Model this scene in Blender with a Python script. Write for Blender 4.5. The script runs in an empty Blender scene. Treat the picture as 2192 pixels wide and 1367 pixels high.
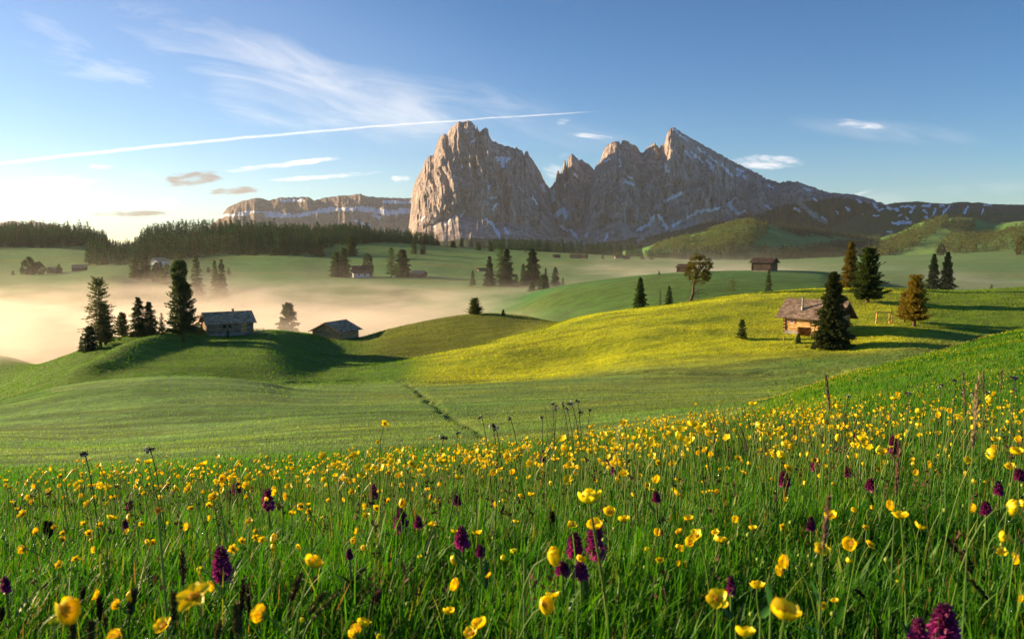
import bpy, math, random
import numpy as np
R = math.radians
SC = bpy.context.scene
COL = SC.collection
# ------------------------------------------------------------------ camera, sky, sun, exposure
CX, CY, F, VH = 1096.0, 683.5, 1800.0, 520.0          # photograph centre, focal length in its pixels, horizon row
TH = math.atan((CY - VH) / F)                          # camera looks down by this much
SUN_AZ, SUN_EL = -70.0, 11.2                            # degrees: azimuth from the view direction, elevation
cam_d = bpy.data.cameras.new('camera'); cam = bpy.data.objects.new('camera', cam_d); COL.objects.link(cam)
cam_d.sensor_width = 36.0; cam_d.lens = 36.0 * F / 2192.0
cam_d.clip_start = 0.05; cam_d.clip_end = 60000.0
cam_d.dof.use_dof = True; cam_d.dof.focus_distance = 5.5; cam_d.dof.aperture_fstop = 10.0
cam.location = (0, 0, 0); cam.rotation_euler = (math.pi / 2 - TH, 0, 0)
SC.camera = cam
SC.view_settings.view_transform = 'Standard'; SC.view_settings.look = 'None'
SC.view_settings.gamma = 1.0; SC.view_settings.exposure = 1.36
cy = SC.cycles
cy.max_bounces = 6; cy.diffuse_bounces = 2; cy.glossy_bounces = 2; cy.transmission_bounces = 3
cy.volume_bounces = 2; cy.transparent_max_bounces = 8
cy.volume_step_rate = 1.0; cy.volume_max_steps = 256
cy.use_denoising = True; cy.caustics_reflective = False; cy.caustics_refractive = False
cy.sample_clamp_indirect = 4.0

sun_dir = np.array([math.sin(R(SUN_AZ)) * math.cos(R(SUN_EL)), math.cos(R(SUN_AZ)) * math.cos(R(SUN_EL)), math.sin(R(SUN_EL))])
sl = bpy.data.lights.new('sun', 'SUN'); so = bpy.data.objects.new('sun', sl); COL.objects.link(so)
sl.energy = 5.0; sl.angle = R(0.6); sl.color = (1.0, 0.72, 0.38)
import mathutils
so.rotation_euler = mathutils.Vector(sun_dir).to_track_quat('Z', 'Y').to_euler()
so.location = (-40, 20, 60)

class NT:
    """tiny helper for building node trees"""
    def __init__(s, tree): s.t = tree; s.n = tree.nodes; s.l = tree.links
    def add(s, typ, **kw):
        n = s.n.new(typ)
        for k, v in kw.items(): setattr(n, k, v)
        return n
    def put(s, sock, val):
        if isinstance(val, bpy.types.NodeSocket): s.l.new(val, sock)
        elif val is not None: sock.default_value = val
    def m(s, op, a, b=None, c=None, clamp=False):
        n = s.add('ShaderNodeMath', operation=op); n.use_clamp = clamp
        s.put(n.inputs[0], a); s.put(n.inputs[1], b); s.put(n.inputs[2], c)
        return n.outputs[0]
    def vm(s, op, a, b=None):
        n = s.add('ShaderNodeVectorMath', operation=op); s.put(n.inputs[0], a); s.put(n.inputs[1], b); return n.outputs[0]
    def xyz(s, x, y, z):
        n = s.add('ShaderNodeCombineXYZ'); s.put(n.inputs[0], x); s.put(n.inputs[1], y); s.put(n.inputs[2], z); return n.outputs[0]
    def sep(s, v):
        n = s.add('ShaderNodeSeparateXYZ'); s.put(n.inputs[0], v); return n.outputs
    def noise(s, vec, scale=1.0, detail=4.0, rough=0.55, dist=0.0):
        n = s.add('ShaderNodeTexNoise'); s.put(n.inputs['Vector'], vec); n.inputs['Scale'].default_value = scale
        n.inputs['Detail'].default_value = detail; n.inputs['Roughness'].default_value = rough; n.inputs['Distortion'].default_value = dist
        return n.outputs[0]
    def sstep(s, x, lo, hi, a=0.0, b=1.0):
        n = s.add('ShaderNodeMapRange', interpolation_type='SMOOTHSTEP'); s.put(n.inputs[0], x)
        s.put(n.inputs[1], lo); s.put(n.inputs[2], hi); s.put(n.inputs[3], a); s.put(n.inputs[4], b)
        return n.outputs[0]
    def mix(s, fac, a, b, mode='MIX'):
        n = s.add('ShaderNodeMix', data_type='RGBA', blend_type=mode); n.clamp_factor = True; n.clamp_result = False
        s.put(n.inputs[0], fac); s.put(n.inputs[6], a); s.put(n.inputs[7], b); return n.outputs[2]

def rgba(c): return (c[0], c[1], c[2], 1.0)

def px_dir(u, v):
    a = (u - CX) / F; b = (CY - v) / F
    return np.array([a, math.cos(TH) + math.sin(TH) * b, -math.sin(TH) + math.cos(TH) * b])
def px_ab(u, v):                      # direction as (x/y, z/y)
    d = px_dir(u, v); return d[0] / d[1], d[2] / d[1]
def P(u, v, Y):
    d = px_dir(u, v); return d * (Y / d[1])

# ---- the sky: Nishita daylight with thin high cloud, a contrail and a few small clouds mixed in by direction
W = bpy.data.worlds.new('World'); SC.world = W; W.use_nodes = True
nt = NT(W.node_tree); nt.n.clear()
sky = nt.add('ShaderNodeTexSky', sky_type='NISHITA'); sky.sun_disc = False
sky.sun_elevation = R(SUN_EL); sky.sun_rotation = R(SUN_AZ)
sky.altitude = 1800.0; sky.air_density = 1.0; sky.dust_density = 0.65; sky.ozone_density = 3.0
tc = nt.add('ShaderNodeTexCoord')
dx, dy, dz = nt.sep(tc.outputs['Generated'])
dyc = nt.m('MAXIMUM', dy, 0.02)
A_ = nt.m('DIVIDE', dx, dyc); B_ = nt.m('DIVIDE', dz, dyc)
front = nt.sstep(dy, 0.02, 0.2)
def rot_ab(a0, b0, ang):
    ca, sa = math.cos(ang), math.sin(ang)
    da = nt.m('SUBTRACT', A_, a0); db = nt.m('SUBTRACT', B_, b0)
    p = nt.m('ADD', nt.m('MULTIPLY', da, ca), nt.m('MULTIPLY', db, sa))
    q = nt.m('SUBTRACT', nt.m('MULTIPLY', db, ca), nt.m('MULTIPLY', da, sa))
    return p, q
def blob(u, v, ru, rv, ang_deg, hard=0.0):
    a0, b0 = px_ab(u, v)
    p, q = rot_ab(a0, b0, R(ang_deg))
    d = nt.m('ADD', nt.m('POWER', nt.m('ABSOLUTE', nt.m('DIVIDE', p, ru / F)), 2.0), nt.m('POWER', nt.m('ABSOLUTE', nt.m('DIVIDE', q, rv / F)), 2.0))
    return nt.sstep(d, 1.0, hard)
def maxi(*xs):
    r = xs[0]
    for x in xs[1:]: r = nt.m('MAXIMUM', r, x)
    return r
pa, qa = rot_ab(0.0, 0.0, R(-14))
vec1 = nt.xyz(nt.m('MULTIPLY', pa, 5.0), nt.m('MULTIPLY', qa, 24.0), 0.3)
cir = nt.noise(vec1, 1.0, 8.0, 0.6, 0.9)
soft = nt.noise(nt.xyz(nt.m('MULTIPLY', pa, 3.2), nt.m('MULTIPLY', qa, 9.0), 2.1), 1.0, 5.0, 0.5, 0.3)
cmask = maxi(blob(520, 170, 640, 130, -13), nt.m('MULTIPLY', blob(360, 70, 260, 80, -14), 0.9),
             nt.m('MULTIPLY', blob(900, 215, 420, 90, -12), 0.75), nt.m('MULTIPLY', blob(250, 395, 460, 50, 4), 0.4),
             nt.m('MULTIPLY', blob(1230, 290, 160, 40, -8), 0.5), nt.m('MULTIPLY', blob(2000, 415, 260, 22, 5), 0.55),
             nt.m('MULTIPLY', blob(1900, 280, 230, 30, -6), 0.45))
cirrus = nt.m('MULTIPLY', nt.m('MULTIPLY', cmask, nt.m('ADD', nt.sstep(cir, 0.38, 0.75), nt.m('MULTIPLY', nt.sstep(soft, 0.35, 0.7), 0.55))), 0.36)
# contrail
a1, b1 = px_ab(0, 350); a2, b2 = px_ab(1300, 238)
ang = math.atan2(b2 - b1, a2 - a1)
pc, qc = rot_ab(a1, b1, ang); Ltot = math.hypot(a2 - a1, b2 - b1)
tt = nt.m('DIVIDE', pc, Ltot)
sag = nt.m('MULTIPLY', nt.m('MULTIPLY', nt.m('MULTIPLY', tt, nt.m('SUBTRACT', 1.0, tt)), 0.022), 1.0)
wob = nt.m('MULTIPLY', nt.m('SUBTRACT', nt.noise(nt.xyz(nt.m('MULTIPLY', tt, 14.0), 0, 0), 1.0, 3.0), 0.5), 0.0035)
qq = nt.m('ABSOLUTE', nt.m('SUBTRACT', nt.m('SUBTRACT', qc, sag), wob))
wid = nt.sstep(tt, 0.0, 1.05, 0.0031, 0.0011)
trail = nt.m('MULTIPLY', nt.sstep(qq, wid, nt.m('MULTIPLY', wid, 0.1)), nt.m('MULTIPLY', nt.sstep(tt, -0.3, 0.12), nt.sstep(tt, 1.0, 0.9)))
trail = nt.m('MULTIPLY', trail, nt.sstep(nt.noise(nt.xyz(nt.m('MULTIPLY', pc, 90.0), nt.m('MULTIPLY', qc, 160.0), 0), 1.0, 3.0), 0.2, 0.6, 0.55, 1.0))
# small white clouds
pn, qn = rot_ab(0, 0, R(-3))
fine = nt.noise(nt.xyz(nt.m('MULTIPLY', pn, 26.0), nt.m('MULTIPLY', qn, 95.0), 5.0), 1.0, 6.0, 0.6, 0.5)
wm = maxi(blob(1640, 348, 105, 20, -2, 0.25), nt.m('MULTIPLY', blob(1830, 267, 90, 15, -6), 0.8), blob(858, 383, 32, 12, 0),
          nt.m('MULTIPLY', blob(1205, 258, 22, 11, 10), 0.9), nt.m('MULTIPLY', blob(610, 352, 190, 9, 7), 1.0),
          nt.m('MULTIPLY', blob(690, 378, 170, 8, 4), 1.0), nt.m('MULTIPLY', blob(350, 432, 45, 9, 5), 1.0),
          nt.m('MULTIPLY', blob(1200, 350, 70, 28, 38), 0.7), nt.m('MULTIPLY', blob(200, 358, 50, 8, 0), 0.8),
          nt.m('MULTIPLY', blob(1270, 292, 70, 8, -6), 1.0), nt.m('MULTIPLY', blob(100, 392, 180, 18, 3), 0.8), nt.m('MULTIPLY', blob(1850, 411, 40, 5, 14), 0.8))
white = nt.sstep(nt.m('ADD', nt.m('MULTIPLY', wm, 0.8), nt.m('MULTIPLY', nt.m('SUBTRACT', fine, 0.5), 2.6)), 0.30, 1.35)
white = nt.m('MULTIPLY', white, nt.sstep(wm, 0.0, 0.25))
# small grey and tan lens clouds
gm = maxi(blob(415, 381, 90, 20, 5), blob(505, 409, 78, 12, 4), blob(285, 458, 110, 9, 0), nt.m('MULTIPLY', blob(455, 415, 35, 6, 3), 0.8))
grey = nt.m('MULTIPLY', nt.sstep(nt.m('ADD', nt.m('MULTIPLY', gm, 0.8), nt.m('MULTIPLY', nt.m('SUBTRACT', fine, 0.5), 2.8)), 0.25, 1.0), nt.sstep(gm, 0.0, 0.3))
warmth = nt.sstep(A_, 0.35, -0.55)
c_white = nt.mix(warmth, (7.0, 6.7, 6.8, 1), (9.2, 8.3, 7.2, 1))
grade = nt.add('ShaderNodeHueSaturation'); grade.inputs['Saturation'].default_value = 1.10; grade.inputs['Value'].default_value = 1.0
sk0 = nt.mix(1.0, sky.outputs[0], (0.125, 0.125, 0.125, 1), 'MULTIPLY')
gm_ = nt.add('ShaderNodeGamma'); nt.put(gm_.inputs[0], sk0); gm_.inputs[1].default_value = 1.22
nt.put(grade.inputs['Color'], nt.mix(1.0, gm_.outputs[0], (8.6, 8.6, 8.6, 1), 'MULTIPLY'))
veil = nt.m('MULTIPLY', blob(150, 210, 1150, 480, -8), 0.07)
col = nt.mix(nt.m('MULTIPLY', nt.m('MAXIMUM', cirrus, veil), front), grade.outputs[0], c_white)
col = nt.mix(nt.m('MULTIPLY', nt.m('MAXIMUM', nt.m('MULTIPLY', white, 0.8), nt.m('MULTIPLY', trail, 0.5)), front), col, c_white)
col = nt.mix(nt.m('MULTIPLY', nt.m('MULTIPLY', grey, 0.9), front), col, (2.3, 1.9, 1.75, 1))
bg = nt.add('ShaderNodeBackground'); nt.put(bg.inputs[0], col); bg.inputs[1].default_value = 0.07
wo = nt.add('ShaderNodeOutputWorld'); nt.l.new(bg.outputs[0], wo.inputs[0])

# ------------------------------------------------------------------ helpers
RS = np.random.RandomState
def tag(o, label=None, cat=None, group=None, kind=None):
    if label: o['label'] = label
    if cat: o['category'] = cat
    if group: o['group'] = group
    if kind: o['kind'] = kind
    return o
def empty(name, loc=(0, 0, 0), rz=0.0, sc=1.0):
    o = bpy.data.objects.new(name, None); COL.objects.link(o)
    o.location = loc; o.rotation_euler = (0, 0, rz); o.scale = (sc, sc, sc); o.empty_display_size = 0.1
    return o
def mesh_data(name, V, Fs, mats, col=None, midx=None, smooth=False):
    """V (n,3); Fs array (m,k) or list of such arrays"""
    if not isinstance(Fs, (list, tuple)): Fs = [Fs]
    Fs = [np.asarray(f, dtype=np.int32) for f in Fs if len(f)]
    me = bpy.data.meshes.new(name)
    V = np.asarray(V, dtype=np.float32)
    me.vertices.add(len(V)); me.vertices.foreach_set('co', V.ravel())
    loops = np.concatenate([f.ravel() for f in Fs]); tot = np.concatenate([np.full(len(f), f.shape[1], dtype=np.int32) for f in Fs])
    st = np.concatenate([[0], np.cumsum(tot)[:-1]]).astype(np.int32)
    me.loops.add(len(loops)); me.loops.foreach_set('vertex_index', loops)
    me.polygons.add(len(tot)); me.polygons.foreach_set('loop_start', st)
    try: me.polygons.foreach_set('loop_total', tot)
    except Exception: pass
    if midx is not None: me.polygons.foreach_set('material_index', np.asarray(midx, dtype=np.int32))
    me.polygons.foreach_set('use_smooth', np.full(len(tot), smooth, dtype=bool))
    me.update(calc_edges=True)
    if col is not None:
        a = me.color_attributes.new('Col', 'FLOAT_COLOR', 'POINT')
        c4 = np.ones((len(V), 4), dtype=np.float32); c4[:, :3] = col
        a.data.foreach_set('color', c4.ravel())
    for m in (mats if isinstance(mats, (list, tuple)) else [mats]): me.materials.append(m)
    return me
def link(name, me, parent=None, loc=None, rot=None):
    o = bpy.data.objects.new(name, me); COL.objects.link(o)
    if parent is not None: o.parent = parent
    if loc is not None: o.location = loc
    if rot is not None: o.rotation_euler = rot
    return o
class Acc:
    """collects shapes into one mesh"""
    def __init__(s): s.V = []; s.F = {3: [], 4: []}; s.C = []; s.n = 0; s.M = {3: [], 4: []}
    def add(s, V, Fa, col=(1, 1, 1), mi=0):
        V = np.asarray(V, float).reshape(-1, 3); Fa = np.asarray(Fa, int)
        if len(Fa) == 0: return
        s.V.append(V); k = Fa.shape[1]; s.F[k].append(Fa + s.n); s.M[k].append(np.full(len(Fa), mi))
        c = np.asarray(col, float); c = np.tile(c, (len(V), 1)) if c.ndim == 1 else c
        s.C.append(c); s.n += len(V)
    def box(s, c, size, rz=0.0, rx=0.0, ry=0.0, col=(1, 1, 1), mi=0):
        h = np.array(size) / 2.0
        v = np.array([[x, y, z] for x in (-1, 1) for y in (-1, 1) for z in (-1, 1)], float) * h
        M = np.array(mathutils.Euler((rx, ry, rz)).to_matrix())
        v = v @ M.T + np.array(c)
        s.add(v, [[0, 1, 3, 2], [4, 6, 7, 5], [0, 4, 5, 1], [2, 3, 7, 6], [0, 2, 6, 4], [1, 5, 7, 3]], col, mi)
    def tube(s, pts, rad, n=6, col=(1, 1, 1), mi=0, cap=True):
        pts = np.asarray(pts, float); m = len(pts); rad = np.broadcast_to(np.asarray(rad, float), (m,))
        T = np.gradient(pts, axis=0); T /= np.linalg.norm(T, axis=1)[:, None] + 1e-12
        ref = np.array([0.13, 0.97, 0.2]) if abs(T[0][2]) > 0.8 else np.array([0, 0, 1.0])
        N1 = np.cross(T, ref); N1 /= np.linalg.norm(N1, axis=1)[:, None] + 1e-12; N2 = np.cross(T, N1)
        a = np.arange(n) * 2 * math.pi / n
        V = pts[:, None, :] + rad[:, None, None] * (np.cos(a)[None, :, None] * N1[:, None, :] + np.sin(a)[None, :, None] * N2[:, None, :])
        i = np.arange(m - 1)[:, None] * n; j = np.arange(n)[None, :]; j2 = (j + 1) % n
        Fq = np.stack([i + j, i + j2, i + n + j2, i + n + j], -1).reshape(-1, 4)
        s.add(V.reshape(-1, 3), Fq, col if np.asarray(col).ndim == 1 else np.repeat(np.asarray(col), n, 0), mi)
        if cap and n > 3:
            s.add(np.vstack([V[-1], pts[-1:]]), [[k, (k + 1) % n, n] for k in range(n)], col if np.asarray(col).ndim == 1 else np.asarray(col)[-1], mi)
    def data(s, name, mats, smooth=False):
        Fs = [np.vstack(s.F[k]) for k in (3, 4) if s.F[k]]
        mi = np.concatenate([np.concatenate(s.M[k]) for k in (3, 4) if s.M[k]])
        return mesh_data(name, np.vstack(s.V), Fs, mats, np.vstack(s.C), mi, smooth)
    def build(s, name, mats, parent=None, smooth=False, loc=None):
        return link(name, s.data(name, mats, smooth), parent, loc)

# numpy gradient noise
_prm = RS(7).permutation(256); _prm = np.concatenate([_prm, _prm, _prm])
_gr = RS(8).uniform(-1, 1, (256, 3)); _gr /= np.linalg.norm(_gr, axis=1)[:, None]
def pnoise(x, y, z=0.0):
    x, y, z = np.broadcast_arrays(np.asarray(x, float), np.asarray(y, float), np.asarray(z, float))
    xi = np.floor(x).astype(int); yi = np.floor(y).astype(int); zi = np.floor(z).astype(int)
    xf = x - xi; yf = y - yi; zf = z - zi
    f = lambda t: t * t * t * (t * (t * 6 - 15) + 10)
    uu, vv, ww = f(xf), f(yf), f(zf)
    def g(i, j, k):
        h = _prm[_prm[_prm[(xi + i) & 255] + ((yi + j) & 255)] + ((zi + k) & 255)]
        G = _gr[h]; return G[..., 0] * (xf - i) + G[..., 1] * (yf - j) + G[..., 2] * (zf - k)
    l = lambda a, b, t: a + (b - a) * t
    return 1.6 * l(l(l(g(0, 0, 0), g(1, 0, 0), uu), l(g(0, 1, 0), g(1, 1, 0), uu), vv),
             l(l(g(0, 0, 1), g(1, 0, 1), uu), l(g(0, 1, 1), g(1, 1, 1), uu), vv), ww)
def fbm(x, y, z=0.0, o=4, gain=0.5, ridged=False):
    r = 0; a = 1.0; f = 1.0; tot = 0
    for k in range(o):
        n = pnoise(np.asarray(x) * f + 13.7 * k, np.asarray(y) * f - 7.1 * k, np.asarray(z) * f + 3.3 * k)
        if ridged: n = 1 - 2 * np.abs(n)
        r = r + a * n; tot += a; a *= gain; f *= 2.03
    return r / tot
def sm(x, a, b):
    t = np.clip((np.asarray(x, float) - a) / (b - a), 0, 1); return t * t * (3 - 2 * t)
def pchip(x, y, q):
    x = np.asarray(x, float); y = np.asarray(y, float)
    h = np.diff(x); d = np.diff(y) / h; m = np.zeros(len(x))
    for i in range(1, len(x) - 1):
        if d[i - 1] * d[i] > 0:
            w1 = 2 * h[i] + h[i - 1]; w2 = h[i] + 2 * h[i - 1]
            m[i] = (w1 + w2) / (w1 / d[i - 1] + w2 / d[i])
    m[0] = d[0]; m[-1] = d[-1]
    qc_ = np.clip(q, x[0], x[-1]); i = np.clip(np.searchsorted(x, qc_) - 1, 0, len(h) - 1)
    t = (qc_ - x[i]) / h[i]; t2 = t * t; t3 = t2 * t
    return (2 * t3 - 3 * t2 + 1) * y[i] + (t3 - 2 * t2 + t) * h[i] * m[i] + (-2 * t3 + 3 * t2) * y[i + 1] + (t3 - t2) * h[i] * m[i + 1]

# ------------------------------------------------------------------ materials
def mat_new(name):
    m = bpy.data.materials.new(name); m.use_nodes = True; t = NT(m.node_tree); t.n.clear()
    out = t.add('ShaderNodeOutputMaterial'); return m, t, out
def attr(t, name='Col'):
    a = t.add('ShaderNodeAttribute'); a.attribute_name = name; return a
def leafy(name, base=None, rough=0.5, trans=0.35, tint=(1, 1, 1), spec=0.3, noise_scale=None, rand=0.0, tmul=(1.5, 1.5, 0.7)):
    """vegetation: colour attribute, part diffuse, part light passing through"""
    m, t, out = mat_new(name)
    c = attr(t).outputs[0]
    if base is not None: c = t.mix(1.0, c, rgba(base), 'MULTIPLY')
    if rand:
        oi = t.add('ShaderNodeObjectInfo'); k = t.sstep(oi.outputs['Random'], 0, 1, 1 - rand, 1 + rand)
        kk = t.xyz(k, k, k); c = t.mix(1.0, c, kk, 'MULTIPLY')
    if noise_scale:
        tcn = t.add('ShaderNodeTexCoord'); n = t.noise(tcn.outputs['Object'], noise_scale, 3.0)
        k = t.sstep(n, 0.3, 0.7, 0.65, 1.35); c = t.mix(1.0, c, t.xyz(k, k, k), 'MULTIPLY')
    p = t.add('ShaderNodeBsdfPrincipled'); t.put(p.inputs['Base Color'], c); p.inputs['Roughness'].default_value = rough
    p.inputs['Specular IOR Level'].default_value = spec
    tr = t.add('ShaderNodeBsdfTranslucent'); t.put(tr.inputs[0], t.mix(1.0, c, rgba(tmul), 'MULTIPLY'))
    mx = t.add('ShaderNodeMixShader'); mx.inputs[0].default_value = trans
    t.l.new(p.outputs[0], mx.inputs[1]); t.l.new(tr.outputs[0], mx.inputs[2]); t.l.new(mx.outputs[0], out.inputs[0])
    return m
def wood(name, c1, c2, scale=(1, 1, 1), rough=0.8):
    m, t, out = mat_new(name)
    tcn = t.add('ShaderNodeTexCoord'); v = t.vm('MULTIPLY', tcn.outputs['Object'], (scale[0], scale[1], scale[2]))
    n = t.noise(v, 3.0, 6.0, 0.65); n2 = t.noise(t.vm('MULTIPLY', tcn.outputs['Object'], (0.8, 0.8, 3.0)), 1.3, 3.0)
    c = t.mix(t.sstep(n, 0.3, 0.7), rgba(c1), rgba(c2)); k = t.sstep(n2, 0.3, 0.7, 0.6, 1.3)
    c = t.mix(1.0, c, t.xyz(k, k, k), 'MULTIPLY'); c = t.mix(1.0, c, attr(t).outputs[0], 'MULTIPLY')
    p = t.add('ShaderNodeBsdfPrincipled'); t.put(p.inputs['Base Color'], c); p.inputs['Roughness'].default_value = rough; p.inputs['Specular IOR Level'].default_value = 0.08
    b = t.add('ShaderNodeBump'); b.inputs['Strength'].default_value = 0.4; b.inputs['Distance'].default_value = 0.03; t.put(b.inputs['Height'], n)
    t.l.new(b.outputs[0], p.inputs['Normal']); t.l.new(p.outputs[0], out.inputs[0]); return m
def plain(name, c, rough=0.6, metal=0.0, spec=0.5):
    m, t, out = mat_new(name)
    tcn = t.add('ShaderNodeTexCoord'); n = t.noise(tcn.outputs['Object'], 6.0, 4.0)
    k = t.sstep(n, 0.3, 0.7, 0.8, 1.15); cc = t.mix(1.0, rgba(c), t.xyz(k, k, k), 'MULTIPLY')
    cc = t.mix(1.0, cc, attr(t).outputs[0], 'MULTIPLY')
    p = t.add('ShaderNodeBsdfPrincipled'); t.put(p.inputs['Base Color'], cc); p.inputs['Roughness'].default_value = rough
    p.inputs['Metallic'].default_value = metal; p.inputs['Specular IOR Level'].default_value = spec
    t.l.new(p.outputs[0], out.inputs[0]); return m
MT = {}
MT['blade'] = leafy('grass_blade', rough=0.5, trans=0.4, spec=0.2)
MT['tuft'] = leafy('meadow_tuft', rough=0.7, trans=0.5, spec=0.1)
MT['needle'] = leafy('needles', rough=0.6, trans=0.3, spec=0.2, rand=0.12)
MT['petal'] = leafy('yellow_petal', rough=0.42, trans=0.38, spec=0.35, tmul=(1.15, 0.95, 0.5))
MT['purple'] = leafy('purple_petal', rough=0.5, trans=0.25, spec=0.3, tmul=(1.3, 0.8, 1.2))
MT['stemg'] = leafy('green_stem', rough=0.5, trans=0.2, spec=0.3)
MT['dark'] = leafy('dark_seed', rough=0.75, trans=0.1, spec=0.2)
MT['bark'] = wood('bark', (0.10, 0.065, 0.04), (0.18, 0.12, 0.08), (4, 4, 1))
MT['log'] = wood('warm_log', (0.52, 0.29, 0.11), (0.72, 0.48, 0.22), (1, 1, 9))
MT['oldlog'] = wood('grey_log', (0.24, 0.155, 0.10), (0.42, 0.30, 0.20), (1, 1, 9))
MT['darklog'] = wood('dark_log', (0.045, 0.032, 0.026), (0.10, 0.075, 0.06), (1, 1, 9))
MT['shingle'] = wood('shingle', (0.17, 0.125, 0.10), (0.31, 0.235, 0.19), (3, 3, 3))
MT['greyroof'] = wood('grey_boards', (0.40, 0.265, 0.155), (0.58, 0.40, 0.25), (3, 3, 1))
MT['stone'] = plain('foundation_stone', (0.30, 0.28, 0.25), 0.9)
MT['plaster'] = plain('white_plaster', (0.75, 0.76, 0.78), 0.8)
MT['glass'] = plain('dark_glass', (0.03, 0.035, 0.045), 0.1)
MT['paint'] = plain('white_paint', (0.75, 0.72, 0.66), 0.5)
MT['redpaint'] = plain('red_paint', (0.38, 0.07, 0.03), 0.6)
MT['metal'] = plain('stovepipe_metal', (0.35, 0.33, 0.31), 0.4, 0.7)
# ------------------------------------------------------------------ the ground: one sheet, z over (x/y, y)
# every row is a line across the land: (photo column, photo row, distance) near to far
ROWS = []
def row(*k): ROWS.append(k)
row((-900, None, 0.2, -.72), (3100, None, 0.2, -.70))
row((-900, None, 1.5, -.86), (0, None, 1.5, -.84), (1096, None, 1.5, -.80), (2192, None, 1.5, -.76), (3100, None, 1.5, -.72))
row((-900, 1110, 7), (0, 1086, 7), (560, 1066, 7), (850, 1046, 7), (1096, 1026, 7), (1350, 986, 7), (1500, 968, 7), (1800, 950, 7), (2192, 938, 7), (3100, 890, 7))
row((-900, 1105, 14), (0, 1090, 14), (560, 1066, 14), (1096, 1024, 14), (1400, 976, 14), (1640, 944, 14), (1800, 924, 14), (2192, 902, 14), (3100, 810, 14))
row((-900, 1010, 34), (0, 975, 36), (500, 952, 36), (1000, 930, 36), (1400, 898, 36), (1560, 880, 35), (1640, 866, 34), (1800, 808, 36), (2000, 757, 40), (2192, 706, 44), (2600, 640, 46), (3100, 600, 46))
row((-900, 960, 62), (0, 915, 66), (400, 893, 66), (800, 878, 66), (1096, 868, 66), (1400, 852, 66), (1640, 842, 66), (1800, 838, 66), (2000, 812, 66), (2192, 775, 66), (2600, 720, 66), (3100, 660, 66))
row((-900, 940, 88), (-200, 885, 90), (0, 856, 90), (150, 823, 90), (260, 811, 90), (350, 806, 90), (450, 808, 90), (560, 818, 90), (640, 832, 90), (760, 838, 90), (875, 834, 90), (1096, 826, 92), (1400, 812, 92), (1640, 805, 92), (1800, 800, 90), (2000, 782, 90), (2192, 750, 90), (3100, 660, 90))
row((-900, 985, 108), (-200, 925, 108), (0, 880, 108), (150, 846, 108), (350, 826, 108), (450, 824, 108), (560, 822, 110), (640, 822, 110), (760, 820, 110), (875, 812, 110), (1096, 802, 112), (1250, 785, 111), (1400, 768, 108), (1640, 762, 104), (1800, 757, 102), (1950, 742, 102), (2050, 738, 104), (2192, 715, 108), (3100, 640, 108))
row((-900, 975, 124), (-200, 915, 124), (0, 862, 124), (100, 826, 124), (200, 796, 124), (300, 778, 124), (400, 772, 124), (560, 775, 126), (700, 798, 128), (870, 774, 130), (1000, 747, 133), (1100, 721, 135), (1200, 704, 136), (1300, 705, 128), (1400, 705, 124), (1640, 706, 120), (1800, 700, 118), (1950, 690, 118), (2050, 690, 118), (2192, 675, 122), (3100, 630, 124))
row((-900, 960, 148), (-200, 900, 148), (0, 842, 146), (100, 797, 146), (200, 757, 146), (300, 741, 146), (400, 737, 147), (560, 735, 150), (700, 765, 156), (870, 768, 158), (1000, 752, 160), (1100, 728, 160), (1200, 694, 148), (1300, 671, 148), (1400, 657, 150), (1500, 643, 151), (1640, 626, 152), (1750, 619, 153), (1850, 617, 154), (1950, 619, 155), (2040, 623, 156), (2192, 616, 158), (3100, 600, 160))
row((-900, 985, 170), (-200, 895, 168), (0, 829, 166), (60, 797, 166), (100, 777, 166), (170, 750, 167), (230, 727, 168), (300, 716, 169), (400, 712, 170), (560, 706, 176), (650, 712, 190), (700, 719, 196), (760, 723, 196), (830, 705, 196), (900, 689, 196), (1000, 673, 196), (1050, 670, 196), (1120, 676, 196), (1200, 690, 190), (1300, 686, 188), (1400, 674, 186), (1640, 650, 190), (1900, 645, 195), (2192, 645, 195), (3100, 620, 195))
row((-900, None, 235, -52.), (-200, None, 225, -48.), (-60, 788, 228), (0, 762, 230), (60, 775, 230), (120, 800, 230), (300, None, 228, -44.), (560, None, 235, -40.), (760, None, 240, -36.), (1000, None, 240, -33.), (1200, 712, 235), (1300, 695, 225), (1400, 682, 220), (1640, 655, 228), (1900, 650, 228), (2192, 650, 230), (3100, None, 230, -14.))
row((-900, None, 300, -50.), (0, None, 300, -46.), (560, None, 300, -40.), (900, None, 300, -33.), (1000, None, 300, -29.), (1100, 655, 298), (1200, 614, 296), (1300, 598, 294), (1400, 587, 292), (1500, 581, 290), (1640, 579, 288), (1750, 581, 288), (1850, 600, 290), (1950, 622, 290), (2192, 628, 292), (3100, 620, 300))
row((-900, 640, 420), (-100, 612, 420), (0, 606, 420), (120, 596, 420), (230, 592, 420), (330, 606, 420), (500, 618, 420), (620, 612, 420), (760, 612, 420), (900, 618, 420), (1048, 613, 410), (1140, 613, 410), (1250, 618, 420), (1400, 616, 430), (1640, 600, 430), (1850, 596, 420), (2192, 604, 420), (3100, 600, 420))
row((-900, 585, 560), (0, 590, 560), (120, 586, 560), (250, 576, 560), (400, 578, 560), (500, 590, 550), (620, 586, 560), (770, 593, 560), (900, 590, 560), (1050, 596, 560), (1200, 596, 560), (1400, 590, 560), (1640, 582, 560), (1900, 572, 560), (2192, 570, 560), (3100, 560, 560))
row((-900, 548, 760), (0, 556, 760), (150, 552, 760), (250, 556, 760), (400, 556, 760), (500, 550, 760), (600, 546, 760), (700, 549, 760), (800, 546, 760), (900, 551, 760), (1050, 556, 760), (1200, 556, 760), (1400, 560, 760), (1640, 562, 760), (1900, 556, 760), (2192, 548, 760), (3100, 540, 760))
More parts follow.
